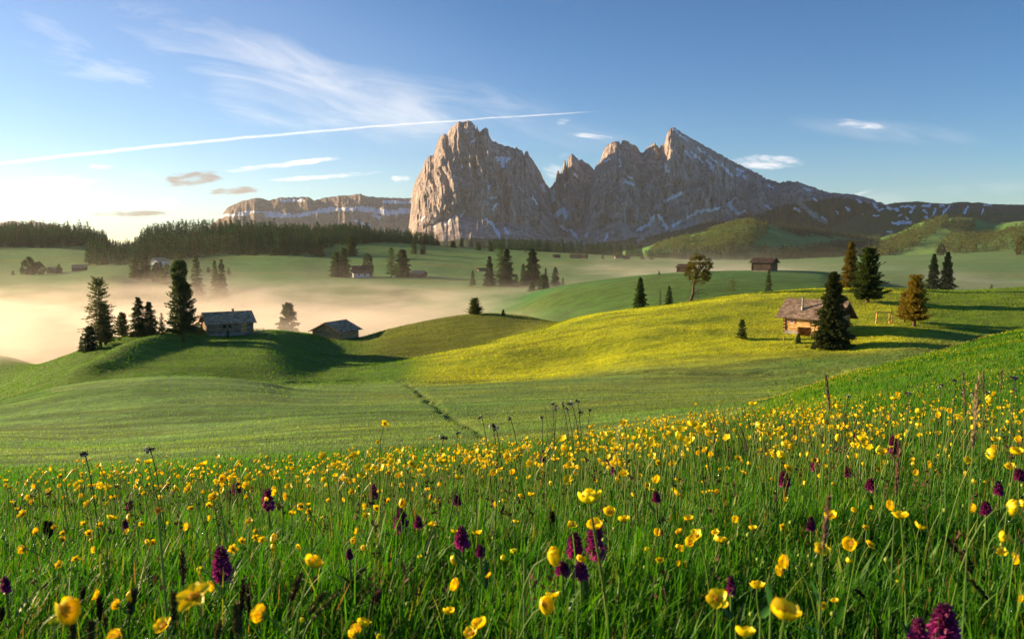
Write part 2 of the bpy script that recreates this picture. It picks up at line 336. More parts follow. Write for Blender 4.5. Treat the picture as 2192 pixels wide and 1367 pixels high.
row((-900, 520, 980), (0, 530, 980), (100, 530, 980), (190, 534, 980), (265, 546, 980), (330, 538, 980), (480, 522, 980), (640, 524, 980), (760, 517, 980), (850, 519, 980), (950, 526, 980), (1096, 535, 980), (1200, 541, 980), (1400, 551, 980), (1500, 556, 980), (1640, 556, 980), (1800, 550, 980), (1900, 547, 980), (2000, 545, 980), (2192, 536, 980), (3100, 525, 980))
row((-900, 500, 1200), (0, 506, 1200), (100, 505, 1200), (180, 509, 1200), (265, 536, 1200), (310, 514, 1200), (400, 499, 1200), (500, 501, 1200), (600, 506, 1200), (700, 514, 1200), (800, 523, 1200), (950, 534, 1200), (1200, 548, 1200), (1600, 562, 1200), (1900, 560, 1200), (2192, 545, 1200), (3100, 530, 1200))
row((-900, None, 1700, -60.), (3100, None, 1700, -75.))
row((-900, None, 2600, -130.), (3100, None, 2600, -130.))
row((-900, None, 16000, -150.), (3100, None, 16000, -150.))

Sg = np.concatenate([-np.geomspace(4.0, 0.72, 40)[:-1], np.linspace(-0.72, 0.72, 760), np.geomspace(0.72, 4.0, 40)[1:]])
Yg = np.concatenate([np.geomspace(0.2, 8, 100)[:-1], np.geomspace(8, 40, 80)[:-1], np.geomspace(40, 235, 300)[:-1], np.geomspace(235, 1700, 150)[:-1], np.geomspace(1700, 16000, 30)])
def rows_to_table(rows, S, Yq):
    Ys = []; Zs = []
    for k in rows:
        s_, y_, z_ = [], [], []
        for p in k:
            if p[1] is None:
                s_.append((p[0] - CX) / F); y_.append(p[2]); z_.append(p[3])
            else:
                q = P(p[0], p[1], p[2]); s_.append(q[0] / q[1]); y_.append(p[2]); z_.append(q[2])
        Ys.append(np.exp(pchip(s_, np.log(y_), S))); Zs.append(pchip(s_, z_, S))
    Ys = np.array(Ys); Zs = np.array(Zs)
    for i in range(1, len(Ys)): Ys[i] = np.maximum(Ys[i], Ys[i - 1] * 1.02)
    T = np.zeros((len(S), len(Yq))); lq = np.log(Yq)
    for i in range(len(S)): T[i] = pchip(np.log(Ys[:, i]), Zs[:, i], lq)
    return T
def blur(T, n, ax):
    k = np.array([1, 2, 1]) / 4.0
    for _ in range(n):
        T = np.apply_along_axis(lambda a: np.convolve(np.pad(a, 1, mode='edge'), k, 'valid'), ax, T)
    return T
ZT = rows_to_table(ROWS, Sg, Yg)
ZT = blur(ZT, 8, 0); ZT = blur(ZT, 3, 1)
XX = Sg[:, None] * Yg[None, :]; YY = np.broadcast_to(Yg[None, :], XX.shape)
amp = sm(YY, 8, 60) * 0.22 + sm(YY, 200, 900) * 1.6
ZT = ZT + amp * fbm(XX / 22.0, YY / 22.0, 0, 3) * np.where(YY < 240, 1, 0.5) + 0.05 * sm(YY, 12, 40) * fbm(XX / 3.2, YY / 3.2, 1.0, 3)
ZT += 0.03 * fbm(XX / 0.9, YY / 0.9, 5.0, 3) * (1 - sm(YY, 10, 20))
def polyline_field(path):
    """distance from every ground point to a polyline given as (photo column, distance, photo row guess)"""
    pts = np.array([P(u, v, Y)[:2] for u, v, Y in path]); d = np.full(XX.shape, 1e9)
    for a, b in zip(pts[:-1], pts[1:]):
        ab = b - a; t = np.clip(((XX - a[0]) * ab[0] + (YY - a[1]) * ab[1]) / (ab @ ab), 0, 1)
        d = np.minimum(d, np.hypot(XX - a[0] - t * ab[0], YY - a[1] - t * ab[1]))
    return d
def table_z(x, y):
    x = np.asarray(x, float); y = np.maximum(np.asarray(y, float), 0.21)
    s = x / y; i = np.clip(np.searchsorted(Sg, s) - 1, 0, len(Sg) - 2); j = np.clip(np.searchsorted(Yg, y) - 1, 0, len(Yg) - 2)
    a = np.clip((s - Sg[i]) / (Sg[i + 1] - Sg[i]), 0, 1); b = np.clip((y - Yg[j]) / (Yg[j + 1] - Yg[j]), 0, 1)
    return (ZT[i, j] * (1 - a) + ZT[i + 1, j] * a) * (1 - b) + (ZT[i, j + 1] * (1 - a) + ZT[i + 1, j + 1] * a) * b
def hit(u, v, y0=0.5, y1=1600.0):
    """where the sight line of a photo point meets the ground between two distances"""
    d = px_dir(u, v); d = d / d[1]
    ys = np.geomspace(y0, y1, 3000); dz_ = table_z(d[0] * ys, ys) - d[2] * ys
    k = np.where(dz_ >= 0)[0]; j = k[0] if len(k) else int(np.argmax(dz_ / ys))
    return np.array([d[0] * ys[j], ys[j], float(table_z(d[0] * ys[j], ys[j]))])
# spur and hollows on the left hill, ditches, bank edges
ZT += 1.9 * np.exp(-(polyline_field([(398, 718, 166), (330, 757, 150), (270, 785, 138), (200, 815, 122)]) / 4.6) ** 2)
ZT -= 0.8 * np.exp(-(polyline_field([(318, 735, 160), (230, 778, 146), (120, 825, 130)]) / 6.5) ** 2)
ZT -= 0.5 * np.exp(-(polyline_field([(430, 740, 158), (420, 765, 144), (400, 785, 128)]) / 8.0) ** 2)
ditch = [hit(*p)[:3] for p in ((872, 824, 60, 118), (905, 845, 50, 100), (935, 868, 45, 90), (970, 893, 40, 80), (1015, 915, 36, 70), (1040, 935, 30, 60))]
def path_field(pts):
    d = np.full(XX.shape, 1e9)
    for a, b in zip(pts[:-1], pts[1:]):
        a = a[:2]; b = b[:2]; ab = b - a; t = np.clip(((XX - a[0]) * ab[0] + (YY - a[1]) * ab[1]) / (ab @ ab + 1e-9), 0, 1)
        d = np.minimum(d, np.hypot(XX - a[0] - t * ab[0], YY - a[1] - t * ab[1]))
    return d
wig = 1.0 * fbm(XX / 4.0, YY / 4.0, 9.0, 2)
dD = path_field(ditch) + wig * 0.8
trackp = [hit(*p) for p in ((1000, 764, 100, 150), (1120, 740, 100, 150), (1250, 712, 100, 150), (1400, 676, 100, 150), (1510, 654, 100, 151))]
dT = path_field(trackp)
bankp = [hit(*p) for p in ((620, 818, 95, 125), (760, 812, 95, 125), (870, 815, 95, 125), (1000, 818, 80, 120), (1150, 808, 80, 120), (1300, 800, 80, 120), (1500, 800, 80, 120), (1700, 797, 80, 120), (1800, 792, 80, 120))]
dB = path_field(bankp) + wig * 1.6
ZT -= 0.20 * np.exp(-(dD / 0.42) ** 2) + 0.16 * np.exp(-(dT / 0.4) ** 2) + 0.28 * np.exp(-(dB / 0.8) ** 2)

def uv_of(x, y, z):
    c, s = math.cos(TH), math.sin(TH); fw = y * c - z * s; up = y * s + z * c
    return CX + F * x / fw, CY - F * up / fw
def ground_color(x, y, z):
    """plant cover: what grows where (dewy pasture, lush grass, flower-rich slope, far pasture)"""
    u, v = uv_of(x, y, z)
    n1 = fbm(x / 26.0, y / 9.0, 3.0, 4); n2 = fbm(x / 5.0, y / 3.0, 7.0, 3); n3 = fbm(x / 120.0, y / 60.0, 2.0, 4)
    lush = np.array([0.045, 0.155, 0.004]); dew = np.array([0.135, 0.25, 0.07]); olive = np.array([0.15, 0.185, 0.012])
    flower = np.array([0.37, 0.40, 0.002]); far = np.array([0.022, 0.150, 0.032])
    def mixc(a, b, k): return a * (1 - k[..., None]) + b * k[..., None]
    C = np.broadcast_to(lush, x.shape + (3,)).copy()
    valley = sm(y, 24, 34) * (1 - sm(y, 104, 116)) * (1 - sm(u, 1560, 1680) * (1 - sm(y, 46, 60)))
    C = mixc(C, dew, valley * np.clip(0.85 + 0.8 * n1, 0, 1))
    C = mixc(C, olive, valley * np.clip(0.05 + 0.5 * sm(u, 500, 1300) + 1.3 * (n2 * 0.5 + n1 * 0.8), 0, 0.9) * 0.8)
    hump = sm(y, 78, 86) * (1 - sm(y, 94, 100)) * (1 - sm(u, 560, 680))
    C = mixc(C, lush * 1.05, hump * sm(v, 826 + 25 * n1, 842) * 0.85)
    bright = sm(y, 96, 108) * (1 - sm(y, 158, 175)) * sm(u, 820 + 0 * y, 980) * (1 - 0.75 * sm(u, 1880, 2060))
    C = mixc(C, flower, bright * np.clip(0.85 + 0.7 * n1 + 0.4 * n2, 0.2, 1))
    lefth = sm(y, 104, 120) * (1 - sm(y, 210, 230)) * (1 - sm(u, 780, 900))
    C = mixc(C, np.array([0.075, 0.155, 0.008]), lefth * np.clip(0.7 + 0.5 * n2, 0, 1))
    st = fbm(x / 16.0, y / 2.4, 12.0, 4); C = C * (1 + (valley * 0.8 * st)[..., None])
    midh = sm(y, 150, 165) * (1 - sm(y, 210, 230)) * sm(u, 700, 860) * (1 - sm(u, 1200, 1300))
    C = mixc(C, np.array([0.11, 0.135, 0.006]), midh)
    farm = sm(y, 230, 280); C = mixc(C, far, farm)
    C = mixc(C, np.array([0.09, 0.15, 0.02]), farm * np.clip(n3 * 1.6, 0, 0.8))
    right = sm(u, 1560, 1700) * sm(y, 16, 24) * (1 - sm(y, 44, 52)); C = mixc(C, np.array([0.055, 0.165, 0.003]), right)
    C = mixc(C, np.array([0.15, 0.21, 0.012]), right * np.clip(0.2 + n2 * 1.4, 0, 0.7))
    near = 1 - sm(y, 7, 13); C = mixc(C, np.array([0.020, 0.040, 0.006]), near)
    return C * (1 + 0.28 * n2 + 0.18 * n1)[..., None]
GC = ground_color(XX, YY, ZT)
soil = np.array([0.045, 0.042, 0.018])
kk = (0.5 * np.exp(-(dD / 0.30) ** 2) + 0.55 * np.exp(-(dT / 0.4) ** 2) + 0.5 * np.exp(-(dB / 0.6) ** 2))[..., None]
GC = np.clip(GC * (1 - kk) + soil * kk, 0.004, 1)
def grid_faces(nx, ny):
    i = np.arange(nx - 1)[:, None] * ny; j = np.arange(ny - 1)[None, :]
    return np.stack([i + j, i + ny + j, i + ny + j + 1, i + j + 1], -1).reshape(-1, 4)
m, t, out = mat_new('meadow_ground')
geo = t.add('ShaderNodeNewGeometry'); pos = geo.outputs['Position']
px_, py_, pz_ = t.sep(pos)
dist = t.m('MAXIMUM', py_, 1.0)
n_a = t.noise(t.vm('MULTIPLY', pos, (1.2, 2.6, 1.0)), 1.0, 6.0, 0.65)
n_b = t.noise(t.vm('MULTIPLY', pos, (0.12, 0.35, 0.2)), 1.0, 6.0, 0.6, 0.6)
n_c = t.noise(t.vm('MULTIPLY', pos, (0.03, 0.09, 0.05)), 1.0, 5.0, 0.6, 0.4)
c = attr(t).outputs[0]
k = t.m('MULTIPLY', t.sstep(n_a, 0.3, 0.7, 0.72, 1.3), t.m('MULTIPLY', t.sstep(n_b, 0.3, 0.7, 0.75, 1.25), t.sstep(n_c, 0.3, 0.7, 0.85, 1.15)))
c = t.mix(1.0, c, t.xyz(k, k, k), 'MULTIPLY')
p = t.add('ShaderNodeBsdfPrincipled'); t.put(p.inputs['Base Color'], c); p.inputs['Roughness'].default_value = 0.9
p.inputs['Specular IOR Level'].default_value = 0.1
p.inputs['Sheen Weight'].default_value = 0.08; p.inputs['Sheen Roughness'].default_value = 0.6; p.inputs['Sheen Tint'].default_value = (0.8, 0.85, 0.4, 1)
b = t.add('ShaderNodeBump'); b.inputs['Strength'].default_value = 0.9; b.inputs['Distance'].default_value = 0.35
t.put(b.inputs['Height'], t.m('ADD', n_a, t.m('MULTIPLY', n_b, 1.6))); t.l.new(b.outputs[0], p.inputs['Normal']); t.l.new(p.outputs[0], out.inputs[0])
MT['ground'] = m
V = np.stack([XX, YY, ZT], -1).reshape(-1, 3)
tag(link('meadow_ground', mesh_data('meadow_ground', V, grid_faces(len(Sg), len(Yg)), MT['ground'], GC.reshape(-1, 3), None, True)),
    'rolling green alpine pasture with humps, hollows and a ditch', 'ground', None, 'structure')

# fuzz of meadow grass on the slopes from a few metres to the crests
rng = RS(11); N = 330000
uu = rng.uniform(-140, 2330, N); yy = np.exp(rng.uniform(math.log(9.0), math.log(215.0), N))
keep = rng.rand(N) < np.where(yy < 30, 0.75, np.where((yy < 106) & (uu < 1700), 0.5, 1.0)); uu = uu[keep]; yy = yy[keep]; N = len(uu)
xx = (uu - CX) / F * yy; zz = table_z(xx, yy)
cc = ground_color(xx, yy, zz) * rng.uniform(0.9, 1.25, N)[:, None]
cc = cc * (1 + 0.08 * rng.randn(N, 1) * np.array([[1, 0.2, 0]])); cc = np.clip(cc, 0.01, 0.9)
kb = 1 - 0.8 * np.exp(-((np.interp(yy, Yg, Yg) * 0) ** 2)) * 0
hgt = rng.uniform(0.5, 1.1, N) * (0.10 + 0.0010 * yy) ; wd = 0.004 + 0.0007 * yy
hgt = hgt * np.where(yy > 90, 0.8, 1.0) * np.where((yy > 30) & (yy < 106) & (uu < 1650), 0.6, 1.0)
az = rng.uniform(0, 2 * math.pi, N); lean = rng.uniform(0.1, 0.8, N); la = rng.uniform(-0.4, 1.6, N)
B0 = np.stack([xx - np.cos(az) * wd, yy - np.sin(az) * wd, zz - 0.03], -1); B1 = np.stack([xx + np.cos(az) * wd, yy + np.sin(az) * wd, zz - 0.03], -1)
Tp = np.stack([xx + np.cos(la) * lean * hgt, yy + np.sin(la) * lean * hgt * 0.5, zz + hgt], -1)
V = np.stack([B0, B1, Tp], 1).reshape(-1, 3); Fa = np.arange(3 * N).reshape(-1, 3)
tag(link('meadow_grass', mesh_data('meadow_grass', V, Fa, MT['tuft'], np.repeat(cc, 3, 0))), 'short pasture grass covering the humps and slopes', 'grass', None, 'stuff')
# ------------------------------------------------------------------ mountains
def rock_mat(name, c1, c2, c3, grass=(0.05, 0.07, 0.03)):
    m, t, out = mat_new(name)
    geo = t.add('ShaderNodeNewGeometry'); pos = geo.outputs['Position']
    crk = t.noise(t.vm('MULTIPLY', pos, (0.045, 0.03, 0.007)), 1.0, 5.0, 0.6, 0.8)
    s1 = t.noise(t.vm('MULTIPLY', pos, (0.02, 0.02, 0.004)), 1.0, 7.0, 0.62, 0.4)
    s2 = t.noise(t.vm('MULTIPLY', pos, (0.006, 0.006, 0.03)), 1.0, 5.0, 0.6, 0.8)
    s3 = t.noise(t.vm('MULTIPLY', pos, (0.08, 0.08, 0.03)), 1.0, 5.0, 0.6)
    c = t.mix(t.sstep(s1, 0.40, 0.60), rgba(c1), rgba(c2)); c = t.mix(t.m('MULTIPLY', t.sstep(s2, 0.5, 0.7), 0.6), c, rgba(c3))  # strong pale-dark streaks stand in for shading of the pillars
    k = t.sstep(s3, 0.3, 0.7, 0.75, 1.2); c = t.mix(1.0, c, t.xyz(k, k, k), 'MULTIPLY')
    kc = t.sstep(t.m('ABSOLUTE', t.m('SUBTRACT', crk, 0.5)), 0.0, 0.03, 0.42, 1.0); c = t.mix(1.0, c, t.xyz(kc, kc, kc), 'MULTIPLY')  # gully shade put into the rock colour as dark lines
    a = attr(t).outputs[0]; sp = t.add('ShaderNodeSeparateColor'); t.put(sp.inputs[0], a)
    sn = t.noise(t.vm('MULTIPLY', pos, (0.05, 0.05, 0.05)), 1.0, 5.0, 0.65)
    c = t.mix(t.sstep(t.m('ADD', sp.outputs[1], t.m('MULTIPLY', t.m('SUBTRACT', sn, 0.5), 0.7)), 0.35, 0.65), c, rgba(grass))
    c = t.mix(t.sstep(t.m('ADD', sp.outputs[2], t.m('MULTIPLY', t.m('SUBTRACT', sn, 0.5), 0.5)), 0.35, 0.7), c, (0.40, 0.36, 0.33, 1))
    snow = t.sstep(t.m('ADD', sp.outputs[0], t.m('MULTIPLY', t.m('SUBTRACT', sn, 0.5), 1.0)), 0.34, 0.46)
    c = t.mix(snow, c, (0.80, 0.84, 0.90, 1))
    p = t.add('ShaderNodeBsdfPrincipled'); t.put(p.inputs['Base Color'], c); p.inputs['Roughness'].default_value = 0.95; p.inputs['Specular IOR Level'].default_value = 0.05
    b = t.add('ShaderNodeBump'); b.inputs['Strength'].default_value = 1.0; b.inputs['Distance'].default_value = 20.0
    t.put(b.inputs['Height'], t.m('ADD', s1, t.m('MULTIPLY', s3, 0.6))); t.l.new(b.outputs[0], p.inputs['Normal']); t.l.new(p.outputs[0], out.inputs[0])
    return m
MT['rock'] = rock_mat('dolomite_rock', (0.26, 0.215, 0.21), (0.50, 0.41, 0.39), (0.155, 0.132, 0.14))
MT['rock_far'] = rock_mat('far_rock', (0.22, 0.17, 0.15), (0.34, 0.27, 0.24), (0.15, 0.13, 0.12))
MT['rock_green'] = rock_mat('alpine_rock', (0.08, 0.095, 0.06), (0.13, 0.14, 0.09), (0.055, 0.07, 0.05), (0.035, 0.085, 0.025))

def mountain(name, label, crest, D, depth, base_v, base_D, mat, snow=(), scree=(), green=(), cliff=0.35, flute=1.0, jag=1.0, du=1.6, nt_=230, seed=0, front=None, ends=0.25):
    """crest: the skyline as (photo column, row); the front face falls from it to a foot nearer the viewer, with pillars and gullies"""
    us = np.array([c_[0] for c_ in crest], float); vs = np.array([c_[1] for c_ in crest], float)
    U = np.arange(us[0], us[-1] + 0.01, du); Vc = np.interp(U, us, vs)
    Vc = Vc + jag * (fbm(U / 14.0, seed + 0.5, 0, 4, 0.6) * 3.2 - np.clip(fbm(U / 5.0, seed + 9.5, 0, 2, ridged=True), 0.1, 1) * 3.0 + 1.2)
    n = len(U); T1 = np.linspace(0, 1, nt_); T2 = np.linspace(0, 1, 40)[1:]
    base_vi = np.interp(U, [b_[0] for b_ in base_v], [b_[1] for b_ in base_v]) if isinstance(base_v, (list, tuple)) else np.full(n, float(base_v))
    Dcen = D + depth * 0.15 * fbm(U / 90.0, seed, 0, 3)
    if front is not None: Dcen = Dcen + np.interp(U, [f_[0] for f_ in front], [f_[1] for f_ in front])
    sc = np.array([P(u, v, 1.0)[0] for u, v in zip(U, Vc)]); zc = np.array([P(u, v, 1.0)[2] for u, v in zip(U, Vc)]) * Dcen
    zb = np.array([P(u, v, 1.0)[2] for u, v in zip(U, base_vi)]) * base_D
    H = (zc - zb)[:, None]; t_ = T1[None, :]
    z = zb[:, None] + H * t_
    # horizontal retreat of the face with height: talus low down, cliff above
    tal = 1 - cliff
    prof = np.where(t_ < tal * 0.55, t_ / (tal * 0.55) * 0.62, 0.62 + (t_ - tal * 0.55) / (1 - tal * 0.55) * 0.38)
    Yf = base_D + (Dcen[:, None] - base_D) * prof
    xr = sc[:, None] * D
    w = np.sin(np.pi * np.clip(t_, 0, 1)) ** 0.5 * np.clip(t_ * 3, 0, 1) * np.clip((1 - t_) * 14, 0, 1)
    zw = z * 0.35
    fl = fbm(xr / 260.0 + 0.3 * fbm(xr / 400., z / 400., seed + 1., 2), zw / 330.0, seed + 2.0, 5, 0.52, ridged=True)
    fl2 = fbm(xr / 60.0, z / 210.0, seed + 5.0, 4, 0.55, ridged=True)
    led = fbm(xr / 240.0, z / 38.0, seed + 7.0, 3)
    fl3 = fbm(xr / 26.0, z / 120.0, seed + 11.0, 3, 0.6, ridged=True)
    Yf = Yf - w * depth * flute * (0.46 * fl + 0.13 * fl2 + 0.045 * fl3 + 0.06 * led)
    back = zc[:, None] - (zc - zb)[:, None] * T2[None, :] ** 1.3
    Yb = Dcen[:, None] + depth * 1.4 * T2[None, :] + np.zeros((n, 1))
    Yall = np.concatenate([Yf, Yb], 1); Zall = np.concatenate([z, back], 1)
    Xall = sc[:, None] * Dcen[:, None] + (sc[:, None] * (Yall - Dcen[:, None])) * np.where(Yall < Dcen[:, None], 1.0, 0.3)
    # the silhouette stays where it is seen from the meadow
    V = np.stack([Xall, Yall, Zall], -1).reshape(-1, 3)
    uq, vq = uv_of(V[:, 0], V[:, 1], V[:, 2])
    wu = fbm(uq / 7.0, vq / 7.0, seed + 40.0, 3); wv_ = fbm(uq / 7.0, vq / 7.0, seed + 60.0, 3); uq = uq + 5.5 * wu; vq = vq + 4.5 * wv_; wsc = 1 + 0.9 * fbm(uq / 9.0, vq / 9.0, seed + 80.0, 2)
    colr = np.zeros((len(V), 3))
    def strokes(lst, ch, wn=0.9):
        for st in lst:
            wd_, pts = st[0], st[1:]
            for a, b in zip(pts[:-1], pts[1:]):
                a = np.array(a, float); b = np.array(b, float); ab = b - a
                sel = (uq > min(a[0], b[0]) - 3 * wd_) & (uq < max(a[0], b[0]) + 3 * wd_)
                tt_ = np.clip(((uq[sel] - a[0]) * ab[0] + (vq[sel] - a[1]) * ab[1]) / (ab @ ab + 1e-9), 0, 1)
                d = np.hypot(uq[sel] - a[0] - tt_ * ab[0], vq[sel] - a[1] - tt_ * ab[1])
                colr[sel, ch] = np.maximum(colr[sel, ch], np.exp(-(d / (wd_ * wn * np.maximum(wsc[sel], 0.15))) ** 2))
    strokes(snow, 0, 1.45); strokes(scree, 2)
    if len(green):
        gv = np.interp(uq, [g_[0] for g_ in green], [g_[1] for g_ in green]); colr[:, 1] = sm(vq, gv - 14, gv + 10)
    o = link(name, mesh_data(name, V, grid_faces(n, nt_ + len(T2)), mat, colr, None, True))
    return tag(o, label, 'mountain', None, 'structure')

mountain('mountain', 'long pale rock plateau with a snow band, half lost in warm haze',
    [(380, 505), (440, 492), (470, 466), (486, 446), (500, 437), (520, 430), (545, 424), (560, 424), (575, 430), (583, 426), (600, 424), (625, 422), (660, 422), (672, 429), (690, 424), (720, 420), (745, 418), (768, 415), (790, 421), (830, 423), (880, 424), (960, 426), (1040, 440)],
    7000, 700, 544, 5600, MT['rock_far'], snow=[(3, (570, 460), (640, 462), (670, 455), (700, 449), (760, 448)), (4, (770, 446), (830, 455), (880, 452)), (2.5, (470, 462), (530, 458)), (3, (800, 460), (812, 466)), (2, (600, 430), (650, 428)), (2, (760, 472), (792, 484)), (2, (820, 432), (880, 434)), (1.5, (520, 452), (600, 456))],
    flute=0.75, jag=0.7, seed=3, cliff=0.5, du=2.2, nt_=150)
mountain('mountain', 'pair of tiny jagged grey peaks low on the horizon',
    [(-120, 505), (-60, 492), (-20, 480), (0, 477), (20, 473), (38, 474), (48, 481), (60, 476), (68, 470), (76, 475), (90, 476), (110, 480), (135, 490), (180, 505)],
    9000, 500, 539, 8200, MT['rock_far'], flute=0.6, jag=0.8, seed=14, du=2.5, nt_=60)
mountain('mountain', 'highest blocky rock massif with sheer walls and a notched summit, its left edge glowing orange',
    [(868, 520), (873, 500), (877, 470), (880, 440), (882, 410), (886, 395), (895, 378), (905, 360), (909, 346), (919, 334), (928, 333), (935, 310), (938, 298), (948, 288), (955, 286), (957, 290), (962, 277), (970, 272), (975, 266), (985, 260), (992, 262), (1000, 258), (1008, 260), (1016, 266), (1019, 278), (1021, 267), (1023, 277), (1027, 284), (1033, 276), (1040, 273), (1045, 277), (1047, 290), (1052, 300), (1060, 304), (1062, 301), (1066, 307), (1075, 312), (1090, 315), (1104, 318), (1105, 312), (1108, 318), (1118, 322), (1122, 333), (1124, 324), (1130, 325), (1135, 338), (1147, 352), (1158, 372), (1167, 390), (1175, 400), (1190, 432), (1215, 462), (1245, 490), (1275, 515)],
    4600, 620, 556, 3300, MT['rock'],
    snow=[(4, (1068, 340), (1085, 341)), (3, (1076, 348), (1078, 356)), (2, (1021, 366), (1026, 374)), (1.6, (1010, 305), (1018, 297)), (1.8, (988, 352), (990, 358)), (1.6, (1052, 424), (1062, 423)), (2.0, (1042, 470), (1054, 480), (1066, 500), (1071, 510)), (1.6, (954, 480), (975, 462)), (2.0, (926, 474), (930, 486)), (2.2, (1080, 488), (1087, 498)), (1.8, (1054, 448), (1062, 438)), (1.6, (1046, 404), (1050, 396)), (1.4, (903, 470), (908, 466)), (2, (1160, 395), (1166, 410)), (1.6, (986, 462), (994, 452)), (1.4, (1140, 420), (1148, 436))],
    scree=[(5, (930, 492), (980, 470)), (3.5, (1150, 465), (1175, 492), (1192, 515)), (4, (1100, 500), (1130, 490))],
    green=[(868, 540), (930, 520), (1000, 512), (1100, 514), (1200, 518), (1275, 530)], seed=21, cliff=0.5, nt_=300,
    front=[(868, 600), (878, 200), (892, 60), (960, -30), (1040, -60), (1120, 60), (1180, 300), (1275, 500)], du=1.1, flute=0.8)
mountain('mountain', 'slender jagged rock spires between the two big massifs with a snow gully at their foot',
    [(1135, 480), (1150, 452), (1160, 430), (1168, 412), (1176, 404), (1184, 395), (1189, 388), (1192, 368), (1194, 366), (1199, 374), (1205, 360), (1207, 344), (1210, 341), (1213, 358), (1217, 336), (1223, 332), (1231, 334), (1237, 340), (1239, 343), (1243, 341), (1250, 346), (1260, 352), (1270, 362), (1285, 380), (1310, 420), (1340, 470)],
    4900, 420, 559, 3600, MT['rock'], snow=[(5, (1168, 405), (1160, 425), (1158, 445)), (6, (1180, 412), (1172, 428)), (4, (1185, 425), (1168, 445)), (3.5, (1190, 462), (1205, 448), (1212, 465)), (3, (1165, 450), (1185, 462)), (1.6, (1213, 390), (1209, 402)), (2, (1200, 484), (1212, 492)), (1.6, (1230, 372), (1236, 380)), (2, (1222, 494), (1236, 508))],
    scree=[(4, (1230, 520), (1262, 500))], seed=33, cliff=0.5, nt_=220, du=1.1, flute=0.8)
mountain('mountain', 'broad rock massif with rust-red tops, a pointed summit and a long snow-streaked slope falling to the right',
    [(1225, 520), (1240, 480), (1252, 440), (1262, 400), (1270, 368), (1276, 356), (1285, 345), (1290, 330), (1292, 322), (1300, 310), (1306, 306), (1316, 303), (1325, 304), (1329, 310), (1332, 301), (1338, 302), (1347, 306), (1355, 310), (1365, 315), (1370, 323), (1377, 328), (1385, 318), (1395, 310), (1402, 306), (1409, 315), (1412, 318), (1418, 310), (1424, 306), (1427, 290), (1433, 276), (1440, 272), (1450, 277), (1462, 286), (1480, 296), (1505, 310), (1530, 324), (1560, 340), (1590, 356), (1620, 370), (1645, 385), (1668, 392), (1690, 387), (1710, 390), (1740, 401), (1770, 412), (1800, 415), (1830, 418), (1860, 424), (1885, 434), (1920, 448), (2000, 476), (2060, 500)],
    4500, 560, 564, 3550, MT['rock'],
    snow=[(2.2, (1442, 276), (1450, 284)), (1.8, (1455, 290), (1472, 302)), (1.8, (1468, 324), (1480, 338)), (1.8, (1478, 324), (1490, 336)), (1.8, (1495, 318), (1508, 328)), (2, (1496, 336), (1503, 348)), (2.4, (1512, 344), (1522, 352), (1527, 364)), (1.6, (1518, 334), (1535, 348)), (2.2, (1546, 352), (1555, 364), (1566, 376)), (2.4, (1578, 362), (1588, 366), (1578, 374)), (1.6, (1590, 376), (1596, 380)), (1.4, (1327, 322), (1327, 356)), (2.4, (1338, 388), (1356, 396)), (1.6, (1345, 378), (1352, 382)), (2.2, (1423, 431), (1445, 420), (1458, 413)), (2.4, (1366, 492), (1390, 480), (1399, 464)), (2.2, (1411, 462), (1422, 480), (1428, 490)), (2.4, (1472, 466), (1495, 452), (1518, 450)), (1.8, (1518, 454), (1540, 444)), (3.2, (1560, 436), (1570, 448), (1580, 456)), (2, (1574, 424), (1562, 436)), (1.6, (1580, 456), (1596, 452)), (1.6, (1440, 484), (1460, 472)), (1.8, (1294, 515), (1300, 500)), (1.6, (1250, 508), (1258, 500)), (2, (1645, 398), (1655, 402)), (1.6, (1720, 402), (1735, 408)), (1.4, (1740, 425), (1750, 430)), (1.5, (1700, 446), (1712, 452)), (1.5, (1640, 440), (1650, 446)), (2, (1424, 352), (1428, 366)), (1.4, (1295, 345), (1303, 340)), (1.8, (1810, 444), (1818, 450)), (1.6, (1835, 428), (1842, 432)), (1.6, (1870, 436), (1878, 446)), (1.4, (1790, 452), (1796, 458)), (1.4, (1760, 465), (1768, 470)), (1.8, (1850, 460), (1865, 458))],
    scree=[(6, (1368, 515), (1395, 490), (1400, 475)), (5, (1470, 470), (1510, 462)), (7, (1708, 432), (1735, 455), (1765, 475)), (6, (1440, 490), (1520, 470)), (9, (1462, 304), (1540, 349), (1620, 389))],
    green=[(1225, 530), (1400, 505), (1500, 480), (1560, 476), (1620, 462), (1680, 440), (1740, 430), (1800, 424), (1880, 440), (2060, 460)],
    seed=47, cliff=0.45, nt_=320, du=1.1, flute=0.8,
    front=[(1225, 160), (1275, 80), (1330, 30), (1380, 120), (1430, 0), (1500, 60), (1600, 120), (1700, -100), (1880, -300), (2060, -500)])
